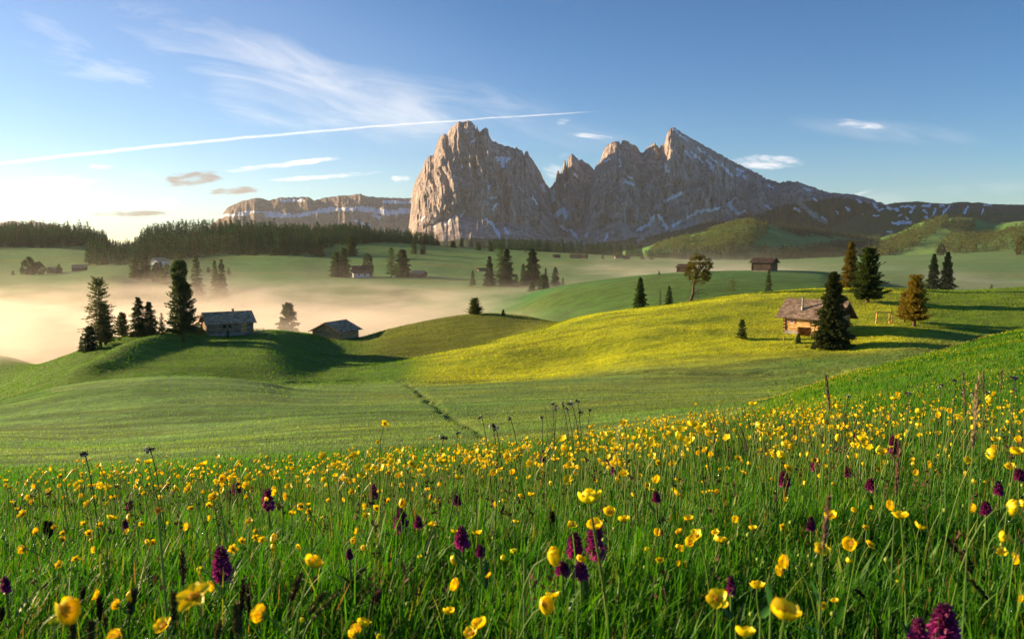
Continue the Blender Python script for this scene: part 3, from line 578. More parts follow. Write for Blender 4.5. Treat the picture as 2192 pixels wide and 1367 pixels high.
mountain('mountain', 'low dark green ridge dotted with snow patches along the right skyline',
    [(1780, 480), (1820, 462), (1860, 446), (1897, 438), (1915, 434), (1965, 431), (1990, 434), (2030, 436), (2045, 433), (2065, 432), (2080, 434), (2095, 433), (2120, 437), (2192, 438), (2280, 438), (2400, 430), (2600, 430)],
    4100, 500, 564, 3000, MT['rock_green'],
    snow=[(2, (1900, 445), (1910, 447)), (2.2, (1914, 446), (1922, 449)), (1.8, (1930, 441), (1938, 443)), (2.4, (1976, 440), (1990, 440)), (1.6, (1942, 441), (1950, 442)), (1.8, (1948, 454), (1958, 442)), (1.8, (2020, 455), (2032, 441)), (1.8, (2012, 467), (2020, 456)), (1.5, (2064, 458), (2072, 442)), (1.5, (1978, 450), (1984, 456)), (2.4, (1912, 478), (1948, 477)), (1.6, (1925, 462), (1930, 459)), (1.5, (2012, 440), (2020, 440)), (1.5, (1998, 460), (2002, 446)), (1.4, (1880, 452), (1890, 446)), (1.5, (2108, 439), (2120, 439)), (1.3, (1940, 466), (1945, 468)), (1.4, (1980, 465), (1986, 466)), (1.3, (2100, 460), (2106, 448)), (1.4, (1870, 462), (1880, 462)), (1.3, (1900, 496), (1908, 497))],
    green=[(1780, 455), (1900, 446), (2000, 452), (2100, 456), (2600, 450)], seed=58, cliff=0.15, flute=0.45, jag=0.3, du=2.0, nt_=140)

# ---- wooded foothills under the right-hand mountains
FR = []
def frow(*k): FR.append(k)
frow((1180, None, 1750, -110.), (2900, None, 1750, -80.))
frow((1180, 575, 2050), (1400, 562, 2050), (1640, 560, 2050), (1800, 558, 2050), (1900, 553, 2050), (2000, 550, 2050), (2100, 545, 2050), (2192, 535, 2050), (2900, 500, 2050))
frow((1180, 575, 2350), (1340, 560, 2350), (1400, 540, 2350), (1500, 527, 2350), (1570, 512, 2350), (1640, 520, 2350), (1720, 535, 2350), (1800, 545, 2350), (1880, 538, 2350), (1950, 525, 2350), (2020, 520, 2350), (2100, 512, 2350), (2192, 500, 2350), (2900, 470, 2350))
frow((1180, 570, 2650), (1340, 555, 2650), (1400, 522, 2650), (1470, 508, 2650), (1540, 490, 2650), (1600, 476, 2650), (1640, 484, 2650), (1720, 508, 2650), (1800, 525, 2650), (1850, 530, 2650), (1910, 515, 2650), (1980, 493, 2650), (2050, 490, 2650), (2110, 500, 2650), (2160, 484, 2650), (2192, 480, 2650), (2900, 460, 2650))
frow((1180, 570, 2950), (1340, 560, 2950), (1400, 530, 2950), (1500, 500, 2950), (1600, 478, 2950), (1660, 484, 2950), (1720, 495, 2950), (1800, 508, 2950), (1860, 512, 2950), (1920, 500, 2950), (1970, 478, 2950), (2030, 468, 2950), (2080, 466, 2950), (2130, 478, 2950), (2192, 474, 2950), (2900, 455, 2950))
frow((1180, None, 3300, -100.), (1500, None, 3300, 10.), (2900, None, 3300, 20.))
frow((1180, None, 4000, -120.), (2900, None, 4000, -100.))
Sf = np.linspace((1180 - CX) / F, (2900 - CX) / F, 420); Yf_ = np.geomspace(1760, 3990, 190)
ZF = blur(rows_to_table(FR, Sf, Yf_), 2, 0)
XF = Sf[:, None] * Yf_[None, :]; YF = np.broadcast_to(Yf_[None, :], XF.shape)
ZF = ZF + 9 * fbm(XF / 160.0, YF / 160.0, 4.0, 4) + 3 * fbm(XF / 40., YF / 40., 6., 2)
def foot_z(x, y):
    s = x / y; i = np.clip(np.searchsorted(Sf, s) - 1, 0, len(Sf) - 2); j = np.clip(np.searchsorted(Yf_, y) - 1, 0, len(Yf_) - 2); return ZF[i, j]
nF = fbm(XF / 130.0, YF / 130.0, 8.0, 4)
CF = np.array([0.06, 0.20, 0.03])[None, None, :] * (1 + 0.5 * nF[..., None]) + np.array([0.03, 0.02, 0]) * np.clip(nF, 0, 1)[..., None]
tag(link('foothills', mesh_data('foothills', np.stack([XF, YF, ZF], -1).reshape(-1, 3), grid_faces(len(Sf), len(Yf_)), MT['ground'], CF.reshape(-1, 3), None, True)),
    'green foothills below the rock massifs', 'hills', None, 'structure')
# ------------------------------------------------------------------ huts and barns
def cabin(name, label, base, rz, L, Wd, Hw, rise, over=0.5, wallm='oldlog', roofm='greyroof', log=0.22, courses=8, detail=1, gable_boards=True,
          found=0.25, windows=(), doors=(), chimney=None, stones=0, group=None, cat='hut', seed=0):
    """ridge runs along local x; front wall looks along local -y"""
    rng = RS(seed + 900); root = empty(name, tuple(base), rz); tag(root, label, cat, group)
    if found:
        A = Acc(); n = max(4, int(L / 0.6)) if detail else 1
        for side in (-1, 1):
            for i_ in range(n):
                w_ = L / n; A.box((-L / 2 + (i_ + .5) * w_, side * (Wd / 2 - 0.05), -0.3 + found / 2), (w_ * 0.96, 0.34, found + 0.6 + rng.uniform(-.05, .03)), col=rng.uniform(.8, 1.15) * np.ones(3))
        for side in (-1, 1): A.box((side * (L / 2 - 0.2), 0, -0.3 + found / 2), (0.33, Wd - 0.3, found + 0.55))
        A.build('foundation', MT['stone'], root)
    A = Acc(); nr = max(3, int(round(Hw / log))); lh = Hw / nr
    for k in range(nr):
        z = found + (k + .5) * lh; c_ = rng.uniform(0.78, 1.18)
        j = 0.02 * rng.randn()
        A.box((0, -Wd / 2 + 0.1 + j * 0.4, z), (L + 0.3, 0.2, lh * 0.94), col=c_ * np.ones(3)); A.box((0, Wd / 2 - 0.1, z), (L + 0.3, 0.2, lh * 0.94), col=c_ * np.ones(3))
        z2 = z + lh * 0.5 * (k < nr - 1) * 0.96
        for s_ in (-1, 1): A.box((s_ * (L / 2 - 0.1), 0, z), (0.197, Wd + 0.34 - (k % 2) * 0.1, lh * 0.90), col=rng.uniform(0.8, 1.15) * np.ones(3))
    A.box((0, 0, found + Hw / 2 - 0.02), (L - 0.35, Wd - 0.35, Hw - 0.06), col=(0.35, 0.35, 0.35))
    ng = max(2, int(rise / lh))
    for s_ in (-1, 1):
        for k in range(ng):
            z = found + Hw + (k + .5) * rise / ng; w_ = (Wd) * (1 - (k + 0.75) / ng)
            if w_ > 0.2: A.box((s_ * (L / 2 - 0.12), 0, z), (0.16, w_, rise / ng * 0.97), col=rng.uniform(.7, 1.05) * np.ones(3))
    A.build('wall', MT[wallm], root)
    # roof: two slopes of overlapping boards
    A = Acc(); sl = math.hypot(Wd / 2, rise); ex = over / (Wd / 2) ; tot = sl * (1 + ex); pa = math.atan2(rise, Wd / 2)
    zt = found + Hw + rise + 0.10
    for s_ in (-1, 1):
        A.box((0, s_ * tot / 2 * math.cos(pa), zt - tot / 2 * math.sin(pa) - 0.03), (L + 2 * over, tot, 0.07), rx=-s_ * pa, col=(.6, .6, .6))
        for k in range(courses):
            d0 = tot * (1 - (k + 0.5) / courses); nb = max(1, int((L + 2 * over) / 0.38)) if detail > 1 else (max(1, int((L + 2 * over) / 0.9)) if detail else 1)
            for b_ in range(nb):
                w_ = (L + 2 * over) / nb; dl = tot / courses * 1.12
                A.box((-(L / 2 + over) + (b_ + .5) * w_, s_ * d0 * math.cos(pa), zt - d0 * math.sin(pa) + 0.045 + 0.004 * ((k + b_) % 3)), (w_ * 0.97, dl, 0.05), rx=-s_ * (pa - 0.035), rz=rng.uniform(-.015, .015), col=rng.uniform(.72, 1.25) * np.ones(3))
    for s_ in (-1, 1): A.box((0, s_ * 0.1, zt + 0.05), (L + 2 * over + 0.05, 0.28, 0.05), rx=-s_ * pa, col=(.9, .9, .9))
    for s_ in (-1, 1):                                            # barge boards and eave boards
        for e in (-1, 1): A.box((e * (L / 2 + over + 0.03), s_ * tot / 2 * math.cos(pa), zt - tot / 2 * math.sin(pa) - 0.05), (0.05, tot, 0.2), rx=-s_ * pa, col=(.85, .8, .75))
    for k in range(stones):
        s_ = -1 if k % 2 else 1; d0 = tot * rng.uniform(0.1, 0.95)
        A.box((rng.uniform(-L / 2 - over * .6, L / 2 + over * .6), s_ * d0 * math.cos(pa), zt - d0 * math.sin(pa) + 0.15), (0.4, 0.35, 0.22), rz=rng.uniform(0, 3), rx=0.2, col=(1.1, 1.05, 1.0))
    roof = A.build('roof', MT[roofm], root)
    if chimney:
        cx_, cy_, ch, cw, mt = chimney; zb = zt - abs(cy_) * math.tan(pa); A = Acc()
        if mt == 'metal':
            A.tube([(cx_, cy_, zb - 0.1), (cx_, cy_, zb + ch)], cw / 2, 10); A.tube([(cx_, cy_, zb + ch + 0.02), (cx_, cy_, zb + ch + 0.12)], [cw * .8, cw * .4], 10); A.tube([(cx_, cy_, zb - .1), (cx_, cy_, zb + 0.5)], cw * 0.75, 8)
        else: A.box((cx_, cy_, zb + ch / 2 - 0.1), (cw, cw, ch + 0.2)); A.box((cx_, cy_, zb + ch + 0.03), (cw + 0.14, cw + 0.14, 0.08))
        A.build('chimney', MT[mt if mt == 'metal' else 'stone'], roof)
    yf = -Wd / 2 - 0.03
    for (wx, wz, ww, wh, fm) in windows:
        A = Acc(); z = found + wz
        for s_ in (-1, 1): A.box((wx + s_ * (ww / 2 - 0.035), yf, z), (0.07, 0.09, wh)); A.box((wx, yf, z + s_ * (wh / 2 - 0.035)), (ww - 0.15, 0.085, 0.07))
        A.box((wx, yf, z), (0.045, 0.06, wh - 0.15)); A.box((wx, yf, z), (ww - 0.15, 0.055, 0.045))
        w0 = A.build('window', MT[fm], root)
        A = Acc(); A.box((wx, yf + 0.02, z), (ww - 0.1, 0.03, wh - 0.1)); A.build('pane', MT['glass'], w0)
        if fm == 'paint' and detail > 1:
            for s_ in (-1, 1):
                A = Acc(); A.box((wx + s_ * (ww / 2 + 0.13), yf + 0.005, z), (0.22, 0.05, wh + 0.12)); A.build('shutter', MT['redpaint'], w0)
    for (wx, ww, wh, dm) in doors:
        A = Acc(); nb = 5
        for b_ in range(nb): A.box((wx - ww / 2 + (b_ + .5) * ww / nb, yf + 0.005, found + wh / 2), (ww / nb * 0.94, 0.06, wh), col=rng.uniform(.8, 1.1) * np.ones(3))
        for z in (0.3, wh - 0.3): A.box((wx, yf - 0.045, found + z), (ww * 0.95, 0.04, 0.12))
        A.build('door', MT[dm], root)
    return root
# sunlit hut on the right
rz = R(-44); L, Wd = 7.3, 4.3
c0 = hit(1678, 712, 100, 135); off = np.array([-L / 2, -Wd / 2]); ro = np.array([[math.cos(rz), -math.sin(rz)], [math.sin(rz), math.cos(rz)]]) @ off
HB = np.array([c0[0] - ro[0], c0[1] - ro[1], 0]); HB[2] = float(table_z(HB[0], HB[1])) - 0.25
HB[2] = c0[2] + 0.05
hut = cabin('log_hut', 'sunlit golden log hut with brown shingle roof and red-shuttered window, half behind the largest spruce', HB, rz, L, Wd, 2.35, 1.75, over=0.85, wallm='log', roofm='shingle', log=0.24,
    courses=11, detail=2, found=0.35, windows=[(-2.5, 1.45, 0.62, 0.8, 'paint'), (0.6, 1.55, 0.5, 0.55, 'paint')], doors=[(2.0, 0.95, 1.9, 'oldlog')], chimney=(-1.3, -1.6, 1.7, 0.24, 'metal'), seed=1)
for x in (-L / 2 + 0.02, -L / 2 + 4.4): A = Acc(); A.box((x, -Wd / 2 - 0.08, 1.45), (0.2, 0.16, 2.5)); A.build('corner_post', MT['darklog'], hut)
def on_hut(x, y): v = np.array([[math.cos(rz), -math.sin(rz)], [math.sin(rz), math.cos(rz)]]) @ np.array([x, y]); X_, Y_ = HB[0] + v[0], HB[1] + v[1]; return (X_, Y_, float(table_z(X_, Y_)))
def lift(p, dz): return (p[0], p[1], p[2] + dz)
A = Acc(); rng = RS(5)
for k in range(5):
    for j in range(7): A.tube([(-0.75 + j * 0.25 + (k % 2) * 0.1, -0.25, 0.14 + k * 0.22), (-0.75 + j * 0.25 + (k % 2) * 0.1, 0.3, 0.14 + k * 0.22)], 0.11, 7, col=rng.uniform(.6, 1.1) * np.ones(3))
ws = A.build('wood_stack', MT['log'], None); ws.location = on_hut(-0.4, -Wd / 2 - 0.75); ws.rotation_euler = (0, 0, rz); tag(ws, 'stack of split firewood against the front wall of the sunlit log hut', 'firewood')
for k, (dx_, tl, lb) in enumerate([(0.9, 0.42, 'wide weathered board leaning on the sunlit hut just right of the firewood'), (1.35, 0.5, 'second leaning board, between the firewood and the hut door'), (1.8, 0.36, 'narrow board leaning on the sunlit hut nearest its door')]):
    A = Acc(); A.box((0, 0, 0.85), (0.34, 0.06, 1.8), rx=-tl); bd = A.build('leaning_board', MT['log'], None); bd.location = on_hut(dx_, -Wd / 2 - 0.85); bd.rotation_euler = (0, 0, rz); tag(bd, lb, 'board', 'boards leaning on the hut wall')
# long hut on the left hill
rz2 = R(33); g = hit(480, 717, 150, 185); tag_l = 'long low grey log hut with small chimney on top of the left hill'
hutl = cabin('log_hut', tag_l, (g[0], g[1] + 2.0, g[2] + 0.0), rz2, 8.6, 5.2, 2.15, 1.7, over=0.6, wallm='oldlog', roofm='greyroof', log=0.26, courses=9, detail=2, found=0.45,
    windows=[(-1.2, 1.35, 0.6, 0.6, 'darklog'), (-0.2, 1.35, 0.5, 0.5, 'darklog')], doors=[(2.6, 1.0, 1.85, 'log')], chimney=(1.2, 0.3, 0.75, 0.4, 'stone'), seed=2)
A = Acc(); A.box((4.9, -3.1, 0.42), (3.0, 1.2, 0.14)); [A.box((x, -3.6, 0.75), (0.08, 0.08, 0.7)) for x in (3.6, 4.8, 6.2)]; A.box((4.9, -3.6, 1.08), (2.9, 0.07, 0.08)); A.build('terrace', MT['oldlog'], hutl)
# stone-weighted barn in the saddle
g = hit(712, 724, 150, 215); cabin('log_barn', 'brown barn with stones on its low gable roof, half sunk behind the hill edge', (g[0], g[1] + 3.5, g[2] - 0.35), R(68), 7.6, 7.4, 1.9, 1.75, over=0.75, wallm='log', roofm='greyroof', courses=7, detail=1, found=0.2, stones=26, doors=[], seed=3, cat='barn')
# black-roofed barn
q = P(1640, 581, 286); cabin('log_barn', 'weathered barn with black overhanging roof on the misty rise above the sunlit crest', (q[0], q[1] + 2, float(table_z(q[0], q[1])) - 0.1), R(-38), 6.6, 6.0, 2.9, 1.2, over=0.75, wallm='darklog', roofm='darklog', courses=5, detail=1, found=0.25, doors=[(-0.5, 1.4, 2.2, 'darklog')], seed=4, cat='barn')
q = P(1466, 582, 288); cabin('log_barn', 'small dark barn peeping out behind the crown of the crooked pine', (q[0], q[1] + 2, float(table_z(q[0], q[1]))), R(-40), 3.4, 3.2, 1.8, 0.8, over=0.4, wallm='darklog', roofm='darklog', courses=4, detail=0, found=0.1, seed=5, cat='barn')
# white chalet
q = P(771, 593, 552); ch = cabin('chalet', 'white-walled chalet with dark steep roof between two dark trees', (q[0], q[1] + 3, float(table_z(q[0], q[1]))), R(16), 10.2, 7.5, 3.2, 4.2, over=0.7, wallm='plaster', roofm='darklog', courses=6, detail=1, found=0.2, windows=[(-1.6, 1.7, 1.2, 1.3, 'darklog'), (2.2, 1.7, 1.2, 1.3, 'darklog')], chimney=(-1.5, -0.6, 1.3, 0.7, 'stone'), seed=6, cat='house')
q = P(338, 563, 620); cabin('farmhouse', 'pale pinkish farmhouse with grey roof at the foot of the big forest', (q[0], q[1] + 3, float(table_z(q[0], q[1])) + 0.4), R(58), 9, 7.5, 3.4, 2.2, over=0.8, wallm='plaster', roofm='greyroof', courses=5, detail=0, found=0.1, windows=[(-1.5, 1.6, 1.0, 1.1, 'darklog'), (1.8, 1.6, 1.0, 1.1, 'darklog')], seed=7, cat='house')
FB = 'small barns scattered over the far pastures'
for k, (u, v, Y, L_, W_, H_, ri, a, lb) in enumerate([(171, 585, 575, 8.2, 5, 2.6, 1.6, 12, 'dark low barn at the right end of the far left slope, above the mist'), (117, 590, 575, 8, 5, 2.0, 1.6, 10, 'faint bluish-roofed barn between two bushes at the far left'),
        (897, 591, 545, 8.4, 6, 2.3, 1.6, -24, 'low dark barn right of the broad dark tree'), (1032, 569, 640, 6.5, 5, 0.8, 1.2, 20, 'barn roof barely showing left of the central tree group'), (1191, 549, 800, 6.0, 4.5, 1.8, 1.1, 15, 'leftmost of the far barns, beside a tiny bush'),
        (1231, 550, 790, 8.4, 5, 2.3, 1.3, -18, 'second and widest of the far barns'), (1250, 550, 800, 6.0, 5, 2.4, 1.2, -30, 'far barn close to the right of the widest one'), (1323, 551, 830, 6.6, 5, 2.0, 1.2, 10, 'far barn near the end of the thin treeline, left one of two'), (1341, 551, 830, 6.4, 5, 2.4, 1.2, -20, 'far barn near the end of the thin treeline, right one of two')]):
    q = P(u, v, Y); cabin('log_barn', lb, (q[0], q[1], float(table_z(q[0], q[1]))), R(a), L_, W_, H_, ri, over=0.5, wallm='oldlog' if k % 2 else 'darklog', roofm='greyroof' if k < 3 else 'darklog', courses=3, detail=0, found=0.05, seed=20 + k, group=FB, cat='barn')
# swing frame and post by the hut
g = hit(1892, 692, 105, 140); pw = 32 / F * g[1]
fr = tag(empty('swing_frame', (g[0], g[1], g[2]), R(-12)), 'simple wooden swing frame of posts and a crossbar left of the golden larch', 'swing frame')
for p0, p1, r_ in (((-pw / 2, 0, -0.2), (-pw / 2 + 0.1, 0, 1.55), 0.09), ((-pw / 2 + 0.2, 0.5, -0.2), (-pw / 2 + 0.1, 0, 1.5), 0.06), ((pw / 2 - 0.35, 0, -0.2), (pw / 2 - 0.35, 0, 1.5), 0.08), ((pw / 2 + 0.1, -0.3, -0.3), (pw / 2 - 0.1, 0, 1.5), 0.08), ((pw / 2 - 0.2, -0.1, -0.1), (pw / 2 - 0.25, 0, 1.0), 0.05)):
    A = Acc(); A.tube([p0, p1], r_, 6, col=(1.3, 1.2, 1.0)); A.build('post', MT['log'], fr, True)
A = Acc(); A.tube([(-pw / 2 - 0.1, 0, 1.58), (pw / 2 + 0.1, 0, 1.58)], 0.075, 6, col=(.8, .8, .8)); A.build('crossbar', MT['log'], fr, True)
g = hit(1677, 729, 98, 120); A = Acc(); A.tube([(0, 0, -0.2), (0.02, 0, 0.55)], 0.05, 6, col=(1.2, 1.2, 1.1)); po = A.build('wooden_post', MT['log'], None); po.location = g; tag(po, 'short pale wooden post in the grass in front of the sunlit hut', 'post')
# ------------------------------------------------------------------ trees
def kites(c, d, L, Wd, rng):
    """elongated leaf or needle-spray faces at c pointing along d"""
    d = d / (np.linalg.norm(d, axis=1)[:, None] + 1e-9)
    r = rng.randn(len(c), 3); s_ = np.cross(d, r); s_ /= np.linalg.norm(s_, axis=1)[:, None] + 1e-9
    L = np.broadcast_to(L, (len(c),))[:, None]; Wd = np.broadcast_to(Wd, (len(c),))[:, None]
    V = np.stack([c, c + d * L * 0.45 + s_ * Wd, c + d * L, c + d * L * 0.45 - s_ * Wd], 1).reshape(-1, 3)
    return V, np.arange(4 * len(c)).reshape(-1, 4)
def trunk_acc(A, h, r, lean=(0, 0), top=0.92, mi=0, n=7, rng=None, bend=0.0):
    k = 9; tt_ = np.linspace(0, 1, k); pts = np.stack([lean[0] * tt_ ** 1.2 * h, lean[1] * tt_ * h, -0.25 + tt_ * h * top], 1)
    if rng is not None: pts[1:, :2] += bend * h * 0.02 * rng.randn(k - 1, 2)
    A.tube(pts, r * (1 - tt_) ** 0.8 + 0.02 * r + 0.01, n, mi=mi); return pts
def spruce_crown(h, Rd, seed, nb, ns, col, base=0.04, power=0.8, droop=0.35, spray=0.16, fine=1.0, top2=None, wide=0.42):
    """tiers of drooping branches carrying needle sprays"""
    rng = RS(seed); zf = base + (0.99 - base) * rng.rand(nb) ** 1.05; az = rng.uniform(0, 2 * math.pi, nb)
    tier = 0.82 + 0.22 * np.sin(zf * 46 + rng.rand() * 6)
    env = (1 - zf) ** power * np.clip((zf - base) * 7 + 0.55, 0, 1)
    lob = 1 + 0.16 * np.sin(az * 2 + seed) + 0.1 * np.sin(az * 3 + zf * 9 + seed)
    Lb = Rd * env * rng.uniform(0.72, 1.12, nb) * tier * lob + 0.02 * h * (1 - zf) + 0.012 * h
    t_ = rng.rand(nb, ns) ** 0.75; slope = np.interp(zf, [0, 0.5, 1], [-0.30, -0.12, 0.9])[:, None]
    dirx = np.cos(az)[:, None]; diry = np.sin(az)[:, None]; l = Lb[:, None] * t_
    cx = l * dirx; cy_ = l * diry; cz = zf[:, None] * h + l * slope - droop * Lb[:, None] * t_ ** 2 * 0.5 + 0.12 * l * t_ ** 3
    sidew = rng.randn(nb, ns) * 0.13 * Lb[:, None] * (1.1 - t_); cx = cx - diry * sidew; cy_ = cy_ + dirx * sidew
    c = np.stack([cx, cy_, cz], -1).reshape(-1, 3)
    d = np.stack([dirx + 0 * t_, diry + 0 * t_, slope - droop * t_ * 0.8], -1).reshape(-1, 3) + rng.randn(nb * ns, 3) * np.array([0.45, 0.45, 0.28]) + np.array([0, 0, -0.12])
    Ls = (spray * Rd * (0.55 + 0.6 * rng.rand(nb * ns)) * np.repeat(0.55 + 0.45 * env, ns)) * fine
    V, Fa = kites(c, d, Ls, Ls * wide * 0.5, rng)
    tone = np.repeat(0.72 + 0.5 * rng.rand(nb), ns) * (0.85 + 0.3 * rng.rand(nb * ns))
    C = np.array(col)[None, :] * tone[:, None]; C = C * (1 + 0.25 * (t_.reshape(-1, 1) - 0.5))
    return V, Fa, np.repeat(C, 4, 0)
def clump_crown(prof, h, Rd, seed, nc, nq, col, csize=0.2, up=0.5, leaf=0.10, flat=0.85, wide=0.42, lean=(0, 0), hollow=0.55):
    """irregular crown built of needle clumps; prof = [(height fraction, radius fraction)]"""
    rng = RS(seed); zs = [p_[0] for p_ in prof]; rs = [p_[1] for p_ in prof]
    zz_ = rng.uniform(zs[0], zs[-1], nc * 4); w_ = np.interp(zz_, zs, rs); zz_ = zz_[rng.rand(len(zz_)) < (w_ + 0.15) / (max(rs) + 0.15)][:nc]; nc = len(zz_)
    az = rng.uniform(0, 2 * math.pi, nc); rr = np.interp(zz_, zs, rs) * Rd * (hollow + (1 - hollow) * rng.rand(nc) ** 0.5) * (1 + 0.22 * pnoise(np.cos(az) * 1.3 + seed, np.sin(az) * 1.3, zz_ * 4.5))
    cc_ = np.stack([rr * np.cos(az) + lean[0] * zz_ * h, rr * np.sin(az) + lean[1] * zz_ * h, zz_ * h], 1)
    cs = csize * Rd * rng.uniform(0.6, 1.25, nc)
    o_ = rng.randn(nc, nq, 3); o_ /= np.linalg.norm(o_, axis=2)[..., None]; o_ *= (rng.rand(nc, nq) ** 0.4)[..., None] * np.array([1, 1, flat])
    c = (cc_[:, None, :] + o_ * cs[:, None, None]).reshape(-1, 3)
    d = o_.reshape(-1, 3) + np.array([0, 0, up]) + np.repeat(np.stack([np.cos(az), np.sin(az), 0 * az], 1), nq, 0) * 0.5 + 0.35 * rng.randn(nc * nq, 3)
    Ls = leaf * Rd * rng.uniform(0.6, 1.3, nc * nq)
    V, Fa = kites(c, d, Ls, Ls * wide * 0.5, rng)
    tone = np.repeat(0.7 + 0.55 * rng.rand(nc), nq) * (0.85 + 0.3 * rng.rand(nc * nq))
    return V, Fa, np.repeat(np.array(col)[None, :] * tone[:, None], 4, 0), cc_
GREEN = (0.042, 0.078, 0.020); PINE = (0.045, 0.080, 0.028); LARCH = (0.085, 0.135, 0.030); GOLD = (0.20, 0.135, 0.022); DK = (0.028, 0.050, 0.022); OLIVE = (0.085, 0.085, 0.018)
def tree(name, u, vb, vt, w, y0, y1, kind, label, group=None, seed=0, col=None, detail=1.0, Y=None, ry=0.0):
    """a tree whose foot is at photo point (u, vb), its top at row vt and its crown w photo pixels wide"""
    g = hit(u, vb, y0, y1) if Y is None else None
    if g is None:
        q = P(u, vb, Y); g = np.array([q[0], q[1], float(table_z(q[0], q[1]))])
    ztop = P(u, vt, g[1])[2]; h = max(ztop - g[2], 0.3); Rd = w / 2.0 / F * g[1]
    root = empty(name, tuple(g), 0.0); tag(root, label, 'tree' if 'shrub' not in name else 'shrub', group)
    rng = RS(seed + 500); A = Acc(); big = max(0.25, min(1.0, (vb - vt) / 110.0)) * detail
    if kind in ('spruce', 'bush'):
        nb = int(520 * big + 120); ns = int(20 * big + 7)
        cl = col or GREEN
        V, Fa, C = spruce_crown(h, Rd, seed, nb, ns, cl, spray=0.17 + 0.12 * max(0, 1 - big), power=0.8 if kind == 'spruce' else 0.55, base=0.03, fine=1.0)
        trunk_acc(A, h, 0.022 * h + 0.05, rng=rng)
    elif kind in ('ragged', 'golden'):
        nb = int(330 * big + 120); ns = int(34 * big + 8)
        V, Fa, C = spruce_crown(h, Rd * 1.05, seed, nb, ns, col or PINE, spray=0.13 + 0.1 * max(0, 1 - big), power=0.52, base=0.09 if kind == 'ragged' else 0.13, droop=-0.25, wide=0.5)
        pts = trunk_acc(A, h, 0.03 * h + 0.05, rng=rng, bend=0.3)
        for k in range(40):
            zf = rng.uniform(0.1, 0.9); a = rng.uniform(0, 6.28); L = Rd * (1 - zf) ** 0.52 * rng.uniform(0.5, 0.95)
            A.tube([(0, 0, zf * h * .9), (L * math.cos(a), L * math.sin(a), zf * h * 0.9 + 0.12 * L)], [0.02 * Rd + 0.02, 0.01], 4)
    elif kind == 'larch':
        nb = int(420 * big + 100); ns = int(16 * big + 6)
        V, Fa, C = spruce_crown(h, Rd, seed, nb, ns, col or LARCH, spray=0.13 + 0.1 * max(0, 1 - big), power=0.42, base=0.12, droop=0.15, wide=0.4)
        pts = trunk_acc(A, h, 0.018 * h + 0.04, rng=rng, bend=0.3)
        for k in range(int(60 * big) + 10):
            zf = rng.uniform(0.12, 0.95); a = rng.uniform(0, 6.28); L = Rd * (1 - zf) ** 0.42 * rng.uniform(0.5, 1.0)
            A.tube([(0, 0, zf * h * .92), (L * math.cos(a), L * math.sin(a), zf * h * 0.92 + 0.05 * L)], [0.012 * Rd + 0.02, 0.01], 4)
    elif kind in ('stone', 'pine2', 'dome', 'gold', 'tower'):
        prof = {'stone': [(0.05, 0.45), (0.15, 0.85), (0.35, 1.0), (0.55, 0.92), (0.75, 0.68), (0.9, 0.4), (0.99, 0.12)],
                'pine2': [(0.10, 0.55), (0.2, 0.92), (0.38, 1.0), (0.55, 0.84), (0.72, 0.62), (0.88, 0.36), (1.0, 0.06)],
                'dome': [(0.02, 0.7), (0.2, 1.0), (0.5, 0.95), (0.8, 0.65), (0.95, 0.35), (1.0, 0.1)],
                'gold': [(0.12, 0.55), (0.24, 0.9), (0.42, 1.0), (0.6, 0.76), (0.8, 0.46), (0.92, 0.24), (1.0, 0.05)],
                'tower': [(0.04, 0.8), (0.12, 1.0), (0.35, 0.95), (0.5, 0.85), (0.6, 0.62), (0.68, 0.33), (0.76, 0.26), (0.86, 0.36), (0.95, 0.30), (1.0, 0.22)]}[kind]
        nc = int(230 * big + 46); nq = int(80 * big + 20)
        V, Fa, C, cc_ = clump_crown(prof, h * 0.99, Rd * 0.92, seed, nc, nq, col or PINE, csize=0.15, leaf=0.085 + 0.09 * max(0, 1 - big), up=1.2, flat=1.7)
        if kind == 'tower':
            hd = [(0.60, 0.34), (0.68, 0.30), (0.76, 0.24), (0.86, 0.34), (0.95, 0.28), (1.0, 0.16)]
            V, Fa, C, cc_ = clump_crown(hd, h * 0.99, Rd, seed, 70, 80, col or PINE, csize=0.14, leaf=0.10, up=0.6)
            for hh_, rr_, ox, sd in ((0.72, 0.95, -0.06, 1), (0.67, 0.62, 0.42, 2)):
                V2, F2, C2 = spruce_crown(h * hh_, Rd * rr_, seed + sd, 420, 26, col or PINE, spray=0.15, power=0.45, base=0.05, droop=-0.15, wide=0.55)
                V2 = V2 + np.array([ox * Rd, 0, 0]); Fa = np.vstack([Fa, F2 + len(V)]); V = np.vstack([V, V2]); C = np.vstack([C, C2])
            A.tube([(0, 0, 0.25 * h), (0.3 * Rd, 0, 0.4 * h), (0.5 * Rd, 0, 0.63 * h)], [0.02 * h, 0.015 * h, 0.02], 6)
        trunk_acc(A, h, 0.024 * h + 0.04, rng=rng, bend=0.4)
        for k in range(0, len(cc_), 4):
            e = cc_[k]; A.tube([(0, 0, max(e[2] - 0.25 * Rd, 0.05 * h)), e * np.array([0.5, 0.5, 1]) - np.array([0, 0, 0.06 * Rd]), e], [0.03 * Rd, 0.02 * Rd, 0.01], 4, cap=False)
    elif kind == 'scots':
        lean = 0.20
        k = np.linspace(0, 1, 10); pts = np.stack([h * (0.02 + 0.30 * k - 0.10 * k ** 2 + 0.025 * np.sin(k * 9)), 0.03 * h * np.sin(k * 5), -0.3 + h * 0.86 * k], 1)
        A.tube(pts, 0.034 * h * (1 - 0.72 * k), 8)
        lm = [(0.50, -0.28, 0.80), (0.55, 0.55, 0.72), (0.62, -0.10, 0.93), (0.6, 0.42, 0.9), (0.48, 0.62, 0.55), (0.66, 0.2, 1.0), (0.45, -0.12, 0.62), (0.7, 0.5, 0.8)]
        allv = []; nq = 110
